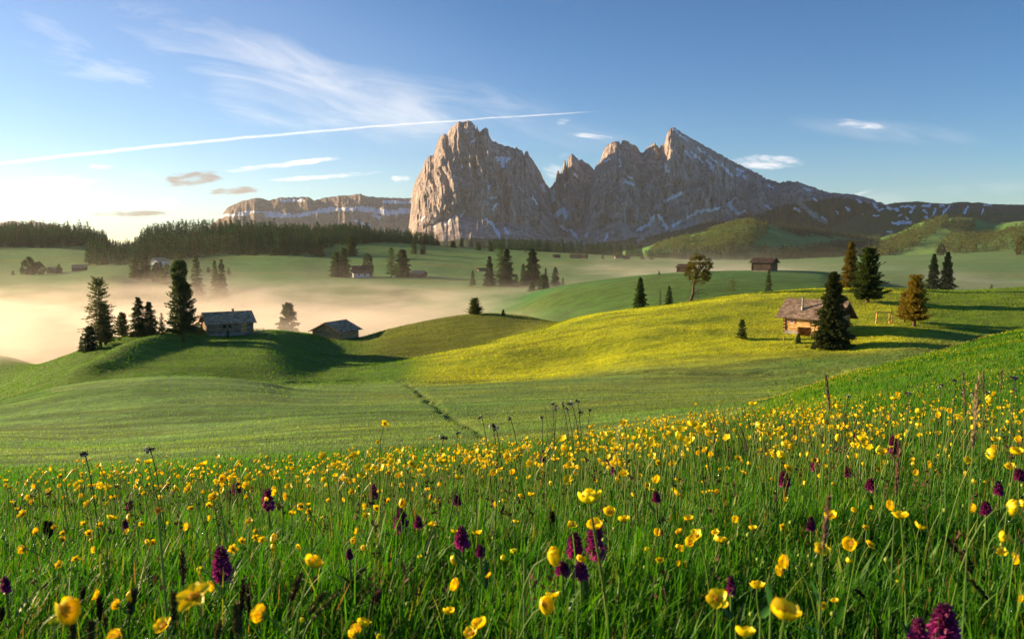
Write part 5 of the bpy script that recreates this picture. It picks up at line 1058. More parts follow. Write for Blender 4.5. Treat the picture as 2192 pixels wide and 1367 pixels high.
def buttercup(u, v, px, kind, label, group, seed, name='buttercup', D=None, parts=2):
    rng = RS(seed); D = D or {'C': 0.024, 'S': 0.030, 'N': 0.023, 'B': 0.014, 'W': 0.032, 'T': 0.040}[kind]
    head, sc = solve_head(u, v, D, px); ax = axis_for(kind, rng); wd_ = D * sc
    if kind in 'CNB': wd_ *= 1.15
    g = np.array([head[0] + rng.uniform(-.05, .05) - ax[0] * 0.04, head[1] + rng.uniform(0, .05), 0]); g[2] = gz(g[0], g[1]) - 0.01
    dat, cdat, pm, A0 = BL[kind][rng.randint(len(BL[kind]))]
    root = empty(name, tuple(g)); tag(root, label, 'flower', group)
    A, pts = stem_acc(np.zeros(3), head - g, ax, (0.0011 if kind != 'T' else 0.0019) * max(sc, 0.8) + 0.00012 * head[1], rng, col=(0.13, 0.24, 0.03) if kind != 'T' else (0.12, 0.16, 0.03))
    if parts > 1 and rng.rand() < 0.6:                      # a side leaf and a bud
        p = pts[4]; e = p + np.array([rng.uniform(-.03, .03), rng.uniform(-.02, .02), 0.045]); A.tube([p, (p + e) / 2 + np.array([rng.uniform(-.01, .01), 0, 0]), e], [0.0009, 0.0006, 0.0006], 4, col=(0.12, 0.22, 0.03))
        a = np.linspace(0, math.pi, 5); A.tube(e + np.stack([0 * a, 0 * a, 0.009 * (1 - np.cos(a)) / 2], 1), 0.0004 + 0.0038 * np.sin(a), 6, col=(0.28, 0.36, 0.05))
    A.build('stem', MT['stemg'], root, True)
    b = link('blossom', cdat if parts > 1 else dat, root, tuple(head - g)); b.rotation_mode = 'QUATERNION'; b.rotation_quaternion = quat_of(ax, rng.uniform(0, 6.28)); b.scale = (wd_, wd_, wd_)
    if parts > 1:
        for q_ in pm: link('petal', q_, b)
    return root, head
ORCH = []
def orchid(u, vt, vb, wpx, label, seed, dark=0.0, group='purple orchids in the flower meadow'):
    rng = RS(seed); px = vb - vt; D = 0.075; head, sc = solve_head(u, vt, D, px, 0.2, 0.5); Hs = px / F * head[1]; Rw = wpx / 2.0 / F * head[1]
    g = np.array([head[0] + 0.01, head[1], gz(head[0], head[1]) - 0.01]); root = empty('orchid', tuple(g)); tag(root, label, 'orchid', group)
    top = head - g; A = Acc(); A.tube([(0, 0, 0), (top[0] * .5, 0, top[2] * 0.5), top - np.array([0, 0, 0.1 * Hs])], [0.004, 0.0035, 0.002], 7, col=(0.12, 0.20, 0.04)); A.build('stem', MT['stemg'], root, True)
    for k in range(4):
        V, Fq, c = petal_geo(rng.uniform(.06, .10), 0.007, R(14), R(58), k * 1.7 + seed, 0.5, 6, 3); A = Acc(); A.add(V + np.array([0, 0, 0.02 + 0.03 * k]), Fq, np.array([0.05, 0.13, 0.02]) * rng.uniform(.8, 1.3)); A.build('leaf', MT['stemg'], root, True)
    A = Acc(); n = 52; mag = np.array([0.44, 0.04, 0.27]); drk = np.array([0.085, 0.012, 0.045])
    for k in range(n):
        t_ = (k + rng.rand()) / n; a = k * 2.4; prof = np.interp(t_, [0, 0.25, 0.6, 0.85, 1], [0.95, 1.0, 0.72, 0.42, 0.12]); z = top[2] - Hs * (1 - t_) * 0.98
        o = np.array([math.cos(a), math.sin(a), 0]); c0 = np.array([top[0] * z / top[2], 0, z]) + o * Rw * prof * 0.35
        cc = (drk * (0.35 + 0.65 * t_) * 1.6 + mag * (1 - t_) * rng.uniform(0.6, 1.3)) * (1 - 0.6 * dark)
        fs = Rw * 0.88 * (0.35 + 0.65 * prof)
        for j in range(4):
            d = o * rng.uniform(.7, 1.1) + np.array([0, 0, [0.5, -0.6, -0.1, -0.1][j]]) + np.cross(o, [0, 0, 1]) * [0, 0, .8, -.8][j] + rng.randn(3) * 0.15
            V, Fk = kites(c0[None], d[None], fs * rng.uniform(.8, 1.2), fs * 0.34, rng); A.add(V, Fk, cc * rng.uniform(.7, 1.3))
        V, Fk = kites((c0 + 0)[None], (o + np.array([0, 0, 0.9]))[None], fs * 0.9, fs * 0.13, rng); A.add(V, Fk, drk * 0.8)
    A.build('flower_spike', MT['purple'], root); ORCH.append((u, (vt + vb) / 2, label)); return root
def c1(x, y): return x / 2.927, 900 + y / 2.927
def c2(x, y): return 730 + x / 2.927, 900 + y / 2.927
def c3(x, y): return 1460 + x / 2.9276, 900 + y / 2.9276
K = 1 / 2.927
O = [(c1, 1380, 790, 1010, 125, 'large purple orchid left of the bright yellow cup near the bottom left', 0), (c1, 1675, 425, 560, 80, 'purple orchid among small buttercups, left of the pale green plant', 0), (c1, 1480, 375, 455, 55, 'dark orchid with a buttercup touching its right side, upper left meadow', .4), (c1, 1440, 435, 490, 60, 'low orchid at the foot of the dark orchid in the upper left meadow', .4), (c1, 808, 500, 560, 45, 'small grey-purple orchid far left, right of three drooping buttercups', .5), (c1, 780, 610, 680, 40, 'small orchid hidden behind a drooping buttercup at the left', .5), (c1, 30, 975, 1075, 60, 'dark orchid cut by the left edge of the meadow', .5),
     (c2, 370, 550, 715, 100, 'tall narrow purple orchid standing alone left of centre', 0), (c2, 482, 595, 670, 55, 'small dark orchid close to the right of the tall narrow one', .5), (c2, 755, 662, 800, 95, 'purple orchid behind the right side of a buttercup cup at centre left', 0), (c2, 1462, 700, 865, 110, 'left orchid of the big purple pair beneath the largest yellow globe flower', 0), (c2, 1595, 640, 870, 135, 'right orchid of the big purple pair, crossed by the globe flower stem', 0), (c2, 1385, 885, 960, 90, 'low dark orchid below and left of the big purple pair', .4), (c2, 1500, 890, 985, 100, 'low purple orchid directly below the big purple pair', .1), (c2, 200, 393, 490, 55, 'slim purple orchid in the dense buttercups at centre left', .1), (c2, 722, 465, 525, 55, 'round low orchid hugged by a single buttercup', .4),
     (c2, 1220, 198, 250, 38, 'left one of two tiny orchids side by side near the crest', .4), (c2, 1268, 185, 260, 38, 'right one of two tiny orchids side by side near the crest', .4), (c2, 1685, 212, 272, 55, 'purple orchid left of a buttercup near the crest, right of centre', .2), (c2, 1722, 250, 330, 70, 'broad dark orchid just below the crest, right of centre', .4), (c2, 1975, 440, 510, 55, 'reddish-dark orchid right of two stacked buttercups', .5), (c2, 870, 780, 850, 60, 'withered dark orchid below the centre buttercups', .8), (c2, 50, 800, 865, 45, 'dark withered orchid at the foot of two stacked buttercups', .8), (c2, 1940, 98, 145, 30, 'tiny orchid in the crest band of buttercups', .3), (c2, 1950, 165, 215, 40, 'faint orchid below the tiny one in the crest band', .5),
     (c3, 640, 315, 410, 70, 'purple orchid alone between two buttercups right of centre', .2), (c3, 838, 228, 315, 60, 'purple orchid up and to the right of the lone one', .2), (c3, 1330, 95, 205, 80, 'large dark orchid ringed by buttercups near the crest on the right', .3), (c3, 1183, 365, 430, 68, 'short broad orchid right of the open buttercup on the right', .2), (c3, 1985, 380, 465, 58, 'dark orchid close to the right edge', .3), (c3, 2112, 302, 372, 66, 'blurry orchid cut by the right edge', .4), (c3, 1642, 1155, 1400, 190, 'largest blurred purple orchid at the bottom right', .1), (c3, 1485, 1240, 1450, 130, 'purple orchid left of the largest blurred one at the bottom right', .1), (c3, 305, 970, 1090, 65, 'blackish-red orchid right of the two-petalled buttercup at bottom centre', .6), (c3, 1035, 290, 350, 48, 'faint mauve orchid above the open white-eyed buttercup at the right', .3), (c3, 1085, 85, 128, 34, 'tiny orchid in the crest band on the right', .4), (c3, 1905, 505, 590, 66, 'blurred mauve orchid left of the large drooping buttercup at the right', .4), (c3, 808, 600, 690, 55, 'brown withered orchid left of the thick grass stalk', .9)]
for k, (cf, x, yt, yb, w, lb, dk) in enumerate(O):
    u, vt = cf(x, yt); _, vb = cf(x, yb); orchid(u, vt, vb, w * K, lb, 40 + k, dk)
L1 = [(385,1190,180,'N'),(1220,1110,250,'W'),(1030,1290,135,'S'),(1655,1215,120,'N'),(1955,912,130,'C'),(150,805,55,'N'),(375,905,65,'S'),(475,868,65,'W'),(597,808,48,'N'),(148,590,80,'S'),(225,705,52,'N'),(345,672,40,'N'),(393,708,50,'S'),(393,745,40,'N'),(525,648,45,'S'),(558,708,60,'S'),(570,750,30,'B'),(632,658,40,'N'),(698,622,66,'C'),(790,612,52,'N'),(795,697,55,'S'),(888,650,45,'S'),(912,770,46,'N'),(957,765,36,'N'),(1057,640,25,'B'),(1180,665,50,'N'),(1197,550,50,'W'),(1310,533,55,'S'),(1318,608,36,'N'),(1340,1033,65,'N'),(1265,933,50,'B'),(620,1092,65,'N'),(740,1157,70,'N'),(790,1110,66,'N'),(1460,807,80,'W'),(1515,757,60,'S'),(1600,735,60,'W'),(1605,695,50,'S'),(1645,750,60,'S'),(1697,735,60,'N'),(1697,800,50,'N'),(1563,632,60,'S'),(1830,590,48,'C'),(1892,538,50,'N'),(1940,572,60,'S'),(1940,618,26,'B'),(1800,470,50,'N'),(1728,453,52,'N'),(1548,470,32,'N'),(1510,413,52,'W'),(2060,505,45,'S'),(2017,612,26,'B'),(1858,802,45,'N'),(1182,432,70,'S'),(1095,430,42,'N'),(870,430,40,'N'),(905,460,45,'S'),(1870,382,40,'S'),(1820,272,32,'C'),(930,268,48,'C'),(380,350,45,'S'),(205,512,34,'N'),(305,440,50,'S'),(405,483,26,'N'),(1345,480,80,'S'),(640,308,30,'S'),(1385,365,50,'N'),(1730,330,50,'S'),(1890,1255,40,'B'),(345,1280,80,'B'),(745,1365,110,'N')]
L2 = [(1560,515,165,'T'),(1680,585,80,'C'),(1775,633,68,'C'),(1590,675,95,'C'),(1447,655,80,'S'),(1495,880,60,'C'),(1300,850,125,'N'),(1260,1165,110,'N'),(1330,1110,90,'C'),(735,1030,80,'N'),(678,1210,82,'C'),(870,1290,110,'C'),(820,1335,110,'S'),(140,1285,90,'C'),(100,1340,100,'N'),(245,1355,46,'B'),(715,708,60,'C'),(858,715,62,'C'),(575,660,55,'C'),(685,878,56,'N'),(932,975,45,'N'),(1093,640,40,'C'),(1087,825,44,'B'),(1012,868,45,'B'),(497,858,34,'B'),(108,690,48,'N'),(66,748,48,'N'),(127,797,38,'N'),(222,553,64,'S'),(158,532,46,'N'),(158,597,60,'S'),(605,505,55,'S'),(563,482,36,'N'),(553,535,36,'W'),(545,437,36,'C'),(455,427,32,'N'),(297,507,38,'N'),(27,492,30,'N'),(735,508,36,'N'),(980,523,42,'N'),(1020,512,38,'C'),(1088,493,24,'B'),(1123,478,36,'C'),(1190,471,38,'C'),(1010,440,30,'W'),(627,262,52,'C'),(455,237,34,'N'),(330,395,32,'N'),(365,347,70,'S'),(385,405,50,'S'),(245,447,45,'S'),(72,447,60,'S'),(150,472,34,'S'),(1348,252,40,'C'),(1265,318,30,'N'),(1305,397,34,'N'),(1342,318,24,'N'),(1465,338,34,'C'),(1590,210,40,'W'),(1475,150,36,'W'),(1735,237,46,'N'),(1605,377,24,'N'),(1723,375,36,'N'),(1792,353,30,'N'),(1742,345,30,'S'),(1873,347,36,'S'),(1935,292,34,'C'),(1918,405,46,'S'),(1943,440,34,'C'),(1948,370,30,'N'),(1822,472,36,'N'),(1623,450,26,'B'),(1990,270,60,'S'),(2075,275,60,'S'),(2105,380,34,'C'),(2108,470,60,'C'),(1995,697,55,'N'),(2125,703,46,'N'),(2120,803,50,'C'),(2000,885,55,'C'),(2125,900,46,'N'),(1915,807,34,'B'),(2085,430,30,'B'),(1645,630,24,'B')]
L3 = [(45,622,62,'C'),(90,725,110,'S'),(60,768,70,'N'),(210,710,55,'C'),(235,765,80,'C'),(348,615,50,'N'),(445,682,54,'C'),(632,668,56,'S'),(560,370,36,'S'),(760,390,30,'N'),(648,493,44,'S'),(580,460,36,'N'),(775,208,34,'N'),(1095,227,34,'N'),(1038,232,26,'N'),(862,357,42,'C'),(948,403,40,'S'),(1075,570,42,'C'),(1182,548,36,'N'),(1150,675,58,'S'),(1325,527,66,'N'),(930,612,80,'C'),(1372,612,98,'C'),(1487,675,74,'C'),(1070,768,90,'N'),(1175,782,80,'S'),(875,808,110,'S'),(1040,890,46,'N'),(660,880,85,'N'),(630,935,70,'N'),(470,1050,100,'C'),(220,1120,160,'S'),(640,1235,190,'C'),(390,1350,130,'C'),(885,1160,70,'W'),(960,1135,40,'C'),(1230,305,45,'S'),(1275,265,45,'S'),(1567,272,46,'N'),(1610,165,26,'N'),(1660,187,30,'N'),(1595,227,34,'N'),(1672,228,28,'N'),(1915,205,76,'N'),(1963,127,54,'C'),(1970,170,44,'N'),(2095,210,70,'C'),(2118,120,44,'N'),(2060,298,62,'C'),(1605,75,50,'W'),(1702,80,46,'S'),(2010,60,40,'S'),(1830,118,36,'N'),(1465,32,34,'N'),(1390,82,30,'N'),(1420,67,28,'N'),(1240,100,30,'S'),(1272,98,30,'N'),(958,105,44,'N'),(838,90,44,'S'),(900,110,26,'N'),(875,203,46,'W'),(918,195,30,'N'),(735,212,26,'N'),(767,128,30,'N'),(715,103,30,'N'),(1403,150,40,'S'),(1305,172,36,'C'),(1340,215,26,'N'),(1445,245,34,'S'),(1447,277,36,'N'),(1475,322,40,'N'),(1600,323,54,'W'),(1765,338,40,'N'),(1822,387,34,'N'),(1888,387,24,'N'),(1835,553,54,'N'),(2040,540,96,'N'),(2115,517,50,'N'),(1985,725,76,'N'),(2005,825,80,'S'),(2115,865,76,'N'),(190,220,46,'N'),(150,190,44,'N'),(112,203,40,'N'),(115,170,36,'S'),(32,165,36,'C'),(35,190,36,'N'),(160,300,54,'S'),(118,323,34,'S'),(132,390,38,'S'),(237,315,40,'S'),(283,300,38,'S'),(385,330,56,'W'),(415,277,32,'N'),(483,297,30,'N'),(487,213,24,'C'),(350,235,46,'S'),(372,255,34,'S'),(140,455,30,'C'),(180,447,32,'C'),(227,447,32,'N'),(1345,1012,28,'B'),(2140,1120,40,'N'),(10,805,34,'N'),(8,900,34,'N')]
FL = [(*c1(x, y), s * K, k) for x, y, s, k in L1] + [(*c2(x, y), s * K, k) for x, y, s, k in L2] + [(*c3(x, y), s * K, k) for x, y, s, k in L3]
FL += [(1772, 853, 18, 'C'), (1793, 873, 16, 'C'), (1914, 856, 16, 'C'), (1925, 843, 10, 'N'), (1874, 883, 14, 'C'), (1834, 893, 16, 'C'), (1602, 890, 10, 'C'), (1964, 883, 15, 'N'), (2012, 889, 14, 'N'), (1905, 893, 12, 'N'), (2112, 854, 18, 'N'), (2130, 843, 12, 'N'), (2166, 841, 10, 'C'), (1960, 910, 12, 'N'), (2035, 878, 11, 'N')]
LM = [(o[0], o[1], 'the ' + o[2]) for o in ORCH] + [(1263, 1075, 'the largest yellow globe flower'), (1775, 1130, 'the thick brown grass stalk'), (1925, 1010, 'the tall stalk with a reddish head'), (2095, 900, 'the tallest blurred grass stalk'), (385, 1210, 'the dark sedge spike at lower left'), (330, 1180, 'the straight stalk with an orange-brown tip')]
POSE = {'C': 'upright cup-shaped buttercup', 'S': 'wide-open buttercup', 'N': 'drooping buttercup', 'B': 'half-closed buttercup bud', 'W': 'flat star-like buttercup', 'T': 'globe flower'}
import re as _re
def short(lbl): return lbl
labs = []
for (u, v, s, kd) in FL:
    d = sorted([(math.hypot(u - a, v - b), a, b, l) for a, b, l in LM])[0]; du_, dv_ = u - d[1], v - d[2]
    rel = ('right of' if du_ > 0 else 'left of') if abs(du_) > abs(dv_) else ('below' if dv_ > 0 else 'above')
    rel = ('just ' if d[0] < 55 else '') + rel; w = POSE[kd] + ' ' + rel + ' ' + d[3]
    w = ' '.join(w.split()[:16]).rstrip(','); w = _re.sub(r'( of| the| a| an| and| its| at| by| in| to| below| left| right| with)+$', '', w); labs.append(w)
seen = {}
for i_, l in enumerate(labs): seen.setdefault(l, []).append(i_)
for l, ix in seen.items():
    if len(ix) == 2:
        a, b = ix; big = a if FL[a][2] >= FL[b][2] else b; small = b if big == a else a
        labs[big] = ' '.join(('larger ' + l).split()[:16]); labs[small] = ' '.join(('smaller ' + l).split()[:16])
    elif len(ix) == 3:
        ix = sorted(ix, key=lambda q: FL[q][1]); [labs.__setitem__(q, ' '.join((w + ' ' + l).split()[:16])) for q, w in zip(ix, ('highest', 'middle', 'lowest'))]
    elif len(ix) > 3:
        ix = sorted(ix, key=lambda q: FL[q][1]); W_ = ['topmost', 'second from top', 'third from top', 'fourth from top', 'fifth from top', 'sixth from top', 'seventh from top', 'eighth from top', 'ninth from top'][:len(ix) - 1] + ['lowest']
        [labs.__setitem__(q, ' '.join((w + ' ' + l).split()[:16])) for q, w in zip(ix, W_)]
heads = []
for i_, (u, v, s, kd) in enumerate(FL):
    if kd == 'T': lb, nm = 'largest pale yellow globe flower on a brown stem, in front of the purple orchid pair', 'globe_flower'
    else: lb, nm = labs[i_], 'buttercup'
    _, hd = buttercup(u, v, s, kd, lb, 'yellow buttercups of the flower meadow' if kd != 'T' else None, 1000 + i_, nm, parts=2 if s > 18 else 1); heads.append((u, v, s))
NBIG = len(FL)
# smaller ones scattered over the crest band; the nearest as single flowers, the rest as one mass
rng = RS(31); cand = []
hu = np.array([h[0] for h in heads]); hv = np.array([h[1] for h in heads])
crest_u = [-200, 0, 560, 850, 1096, 1350, 1500, 1800, 2192, 2500]; crest_v = [1008, 1003, 975, 962, 938, 905, 888, 862, 845, 820]
while len(cand) < 1900:
    y = 2.2 + 5.6 * rng.rand() ** 0.9; u = rng.uniform(-120, 2320); x = (u - CX) / F * y; z = gz(x, y); h = rng.normal(0.30, 0.045); zz_ = z + h
    uu_, vv_ = uv_of(x, y, zz_); dens = np.interp(u, [0, 500, 900, 1200, 1500, 1800, 2192], [0.28, 0.5, 0.75, 0.7, 1.0, 0.85, 0.5]) * (0.5 + 1.6 * float(pnoise(x * 1.4, y * 1.1, 2.0)) + 0.5 * float(pnoise(x * 5, y * 5, 9.0)))
    if y < 4.5: dens *= 0.7
    if rng.rand() > dens: continue
    px = 0.024 * F / y
    if np.min(np.hypot(hu - uu_, (hv - vv_))) < px * 1.2: continue
    cand.append((x, y, z, h, uu_, vv_, px))
cand.sort(key=lambda q: q[1])
NS = max(0, 300 - NBIG)
def sm_label(u): 
    for lim, w in ((350, 'far left part'), (750, 'left part'), (1100, 'middle'), (1450, 'right-of-centre part'), (1850, 'right part'), (9999, 'far right part')):
        if u < lim: return 'small yellow buttercup in the crest band, ' + w + ' of the flower meadow'
MB_ = Acc(); cnt = 0
sml = {}; ORD = ['leftmost', 'second from the left', 'third from the left', 'fourth from the left', 'fifth from the left', 'sixth from the left', 'seventh from the left', 'eighth from the left', 'ninth from the left', 'tenth from the left', 'eleventh from the left', 'twelfth from the left']
for j_ in sorted(range(NS), key=lambda q: cand[q][4]): sml.setdefault(sm_label(cand[j_][4]), []).append(j_)
smlab = {j_: (ORD[r_] + ' of the near small buttercups, ' + l.split(', ')[1].replace(' of the flower meadow', '') + ' of the crest band' if r_ < 12 else l) for l, js in sml.items() for r_, j_ in enumerate(js)}
for i_, (x, y, z, h, u, v, px) in enumerate(cand):
    kd = rng.choice(['C', 'S', 'N', 'N', 'S', 'W']); dat, cdat, pm, A0 = BL[kd][rng.randint(len(BL[kd]))]; sc = rng.uniform(0.022, 0.034); ax = axis_for(kd, rng); g = np.array([x, y, z]); head = np.array([rng.uniform(-.04, .04), rng.uniform(-.03, .03), h])
    if i_ < NS:
        root = empty('buttercup', (x, y, z - 0.01)); tag(root, smlab[i_], 'flower', 'small buttercups of the crest band')
        A, pts = stem_acc(np.zeros(3), head, ax, 0.0012 + 0.00015 * y, rng, col=(0.12, 0.22, 0.03), n=6); A.build('stem', MT['stemg'], root, True)
        b = link('blossom', dat, root, tuple(head)); b.rotation_mode = 'QUATERNION'; b.rotation_quaternion = quat_of(ax, rng.uniform(0, 6.28)); b.scale = (sc, sc, sc)
    else:
        M = np.array(quat_of(ax, rng.uniform(0, 6.28)).to_matrix()) * sc
        n_p = 5; base = [petal_geo(0.5, 0.26, R(95), R({'C': 8, 'S': 45, 'N': -10, 'W': 70}[kd] + rng.uniform(-15, 15)), 2 * math.pi * k / 5, 0.3, 4, 3) for k in range(5)]
        for V, Fq, c in base: MB_.add(V @ M.T + head + g, Fq, YEL * rng.uniform(.85, 1.1))
        pts = bez(g, g + np.array([0, 0, h * .5]), g + head - ax * h * .15, g + head, 5); MB_.tube(pts, 0.0013 + 0.00015 * y, 3, col=(0.12, 0.22, 0.03), cap=False)
tag(MB_.build('buttercups', MT['petal'], None, True), 'mass of tiny yellow buttercups thick along the crest of the flower meadow', 'flowers', None, 'stuff')
# yellow specks of flowers on the slope to the right and on the sunlit hill
rng = RS(41); n = 5200; u = np.concatenate([rng.uniform(1620, 2330, n), rng.uniform(1100, 2000, 1500)]); y = np.concatenate([rng.uniform(19, 46, n), rng.uniform(100, 125, 1500)]); x = (u - CX) / F * y; z = table_z(x, y)
k = (rng.rand(len(u)) < np.clip(0.16 + 1.1 * pnoise(x * 0.35, y * 0.22, 1.0), 0.03, 1) * np.where(y > 60, 0.6, 1)); x, y, z = x[k], y[k], z[k]
c = np.stack([x, y, z + 0.14], 1); d = np.tile([0, -0.2, 1.0], (len(c), 1)) + 0.4 * rng.randn(len(c), 3)
V, Fk = kites(c, d, 0.020 + 0.0004 * y, 0.008 + 0.00015 * y, rng); V2, F2 = kites(c, np.cross(d, [1, 0, 0]) + 0.3, 0.020 + 0.0004 * y, 0.008 + 0.00015 * y, rng)
V = np.vstack([V, V2]); Fk = np.vstack([Fk, F2 + len(V2)])
tag(link('meadow_flowers', mesh_data('meadow_flowers', V, Fk, MT['petal'], np.tile([0.85, 0.62, 0.03], (len(V), 1)))), 'tiny yellow flowers sprinkled over the bright green slope on the right', 'flowers', None, 'stuff')

# ---- grass
def blades(x, y, L, w, az, lean, segs, c0, c1_, rng, zoff=0.0):
    n = len(x); z = table_z(x, y) - 0.015 + zoff; t_ = np.linspace(0, 1, segs + 1)
    bx, by = np.cos(az), np.sin(az); sa = az + rng.uniform(-1.5, 1.5, n); sx, sy = -np.sin(sa), np.cos(sa)
    out_ = (lean * L)[:, None] * t_[None, :] ** 1.8; up = L[:, None] * (t_[None, :] - 0.42 * (lean[:, None] ** 1.3) * t_[None, :] ** 2.4)
    cx = x[:, None] + bx[:, None] * out_; cy_ = y[:, None] + by[:, None] * out_; cz = z[:, None] + up
    ww = w[:, None] * np.array([0.7] + [1.0 - 0.55 * (k / segs) ** 2 for k in range(1, segs)] + [0.0])[None, :]
    Lf = np.stack([cx - sx[:, None] * ww, cy_ - sy[:, None] * ww, cz], -1); Rt = np.stack([cx + sx[:, None] * ww, cy_ + sy[:, None] * ww, cz], -1)
    V = np.concatenate([np.stack([Lf[:, :-1], Rt[:, :-1]], 2).reshape(n, 2 * segs, 3), Lf[:, -1:]], 1); m_ = 2 * segs + 1
    b = np.arange(n)[:, None] * m_
    q = np.concatenate([(b + np.array([[2 * k, 2 * k + 1, 2 * k + 3, 2 * k + 2]]))[:, None] for k in range(segs - 1)], 1).reshape(-1, 4)
    tri = b + np.array([[2 * segs - 2, 2 * segs - 1, 2 * segs]])
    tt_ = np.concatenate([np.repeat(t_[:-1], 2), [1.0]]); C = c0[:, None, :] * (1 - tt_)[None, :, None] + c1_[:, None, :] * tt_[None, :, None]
    return V.reshape(-1, 3), q, tri, C.reshape(-1, 3)
def grass(n, y0, y1, segs, seed, wmul=1.0, pw=1.0, Lm=(0.075, 0.185)):
    rng = RS(seed); y = y0 + (y1 - y0) * rng.rand(n) ** pw; u = rng.uniform(-420, 2620, n); x = (u - CX) / F * y
    cl = pnoise(x * 1.7, y * 1.7, 3.0); cl2 = pnoise(x * 5, y * 5, 8.0)
    L = rng.uniform(Lm[0], Lm[1], n) * (1 + 0.35 * cl + 0.15 * cl2) * np.where(y > 8, np.interp(y, [8, 13], [1, 0.55]), 1.0); tall = rng.rand(n) < 0.02; L = np.where(tall, L * 1.5, L)
    w = rng.uniform(0.0009, 0.0021, n) * (1 + 0.22 * y) * wmul; az = rng.uniform(-0.9, 1.4, n) + (rng.rand(n) < 0.45) * rng.uniform(0, 6.28, n); lean = rng.uniform(0.05, 0.75, n) ** 1.2
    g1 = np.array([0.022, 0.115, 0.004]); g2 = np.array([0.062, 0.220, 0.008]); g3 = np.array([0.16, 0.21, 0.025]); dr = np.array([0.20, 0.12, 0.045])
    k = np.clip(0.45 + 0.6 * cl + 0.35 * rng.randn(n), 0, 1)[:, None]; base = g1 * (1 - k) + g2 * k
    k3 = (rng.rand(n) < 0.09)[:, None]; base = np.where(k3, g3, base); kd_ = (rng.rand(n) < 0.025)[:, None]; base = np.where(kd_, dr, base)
    tip = base * np.array([1.35, 1.2, 1.1]); return blades(x, y, L, w, az, lean, segs, base * 0.6, tip, rng)  # roots darkened: shade between the blades is put into their colour
VV, QQ, TT, CC = [], [], [], []; off = 0
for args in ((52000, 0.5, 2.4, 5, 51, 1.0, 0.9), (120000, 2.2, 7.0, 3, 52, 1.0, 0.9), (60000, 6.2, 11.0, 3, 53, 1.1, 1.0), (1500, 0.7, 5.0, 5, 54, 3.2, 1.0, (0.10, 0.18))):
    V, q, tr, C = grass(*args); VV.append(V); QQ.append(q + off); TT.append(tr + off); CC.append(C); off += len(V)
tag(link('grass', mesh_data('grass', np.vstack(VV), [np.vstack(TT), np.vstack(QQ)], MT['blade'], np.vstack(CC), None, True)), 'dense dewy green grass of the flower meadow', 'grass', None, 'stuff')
# dew drops
m, t, out = mat_new('dew'); p = t.add('ShaderNodeBsdfPrincipled'); p.inputs['Base Color'].default_value = (0.95, 0.97, 1, 1); p.inputs['Metallic'].default_value = 0.85; p.inputs['Roughness'].default_value = 0.12; t.l.new(p.outputs[0], out.inputs[0]); MT['dew'] = m
rng = RS(61); n = 9000; y = 0.7 + 6.5 * rng.rand(n); u = rng.uniform(-50, 2240, n); x = (u - CX) / F * y; z = table_z(x, y) + rng.uniform(0.04, 0.17, n); r = rng.uniform(0.0005, 0.0010, n) * (1 + 0.13 * y)
o6 = np.array([[1, 0, 0], [-1, 0, 0], [0, 1, 0], [0, -1, 0], [0, 0, 1], [0, 0, -1]], float); V = (np.stack([x, y, z], 1)[:, None, :] + o6[None] * r[:, None, None]).reshape(-1, 3)
f8 = np.array([[0, 2, 4], [2, 1, 4], [1, 3, 4], [3, 0, 4], [2, 0, 5], [1, 2, 5], [3, 1, 5], [0, 3, 5]]); Fk = (np.arange(n)[:, None, None] * 6 + f8[None]).reshape(-1, 3)
tag(link('dew', mesh_data('dew', V, Fk, MT['dew'], None, None, True)), 'glinting dew drops on the grass blades', 'dew', None, 'stuff')
# thin sedge stems with small brown heads, too many to count
rng = RS(63); A = Acc()
for k in range(600):
    y = 1.2 + 8.5 * rng.rand() ** 0.8; u = rng.uniform(-100, 2300); x = (u - CX) / F * y; z = gz(x, y); h = rng.uniform(0.14, 0.30); hd = np.array([x + rng.uniform(-.06, .06), y, z + h]); r = 0.0007 + 0.0001 * y
    A.tube(bez(np.array([x, y, z]), np.array([x, y, z + h * .5]), hd - np.array([0, 0, .05]), hd, 4), r, 3, col=(0.10, 0.10, 0.035), cap=False)
    V, Fk = kites(hd + rng.randn(7, 3) * np.array([.004, .004, .012]), rng.randn(7, 3) * .5 + np.array([0, 0, .6]), 0.013 + 0.001 * y, 0.0028 + 0.0003 * y, rng); A.add(V, Fk, np.array([0.07, 0.035, 0.022]) * rng.uniform(.7, 1.8))
tag(A.build('sedges', MT['dark'], None), 'thin stems with small brown seed heads scattered through the meadow', 'sedges', None, 'stuff')

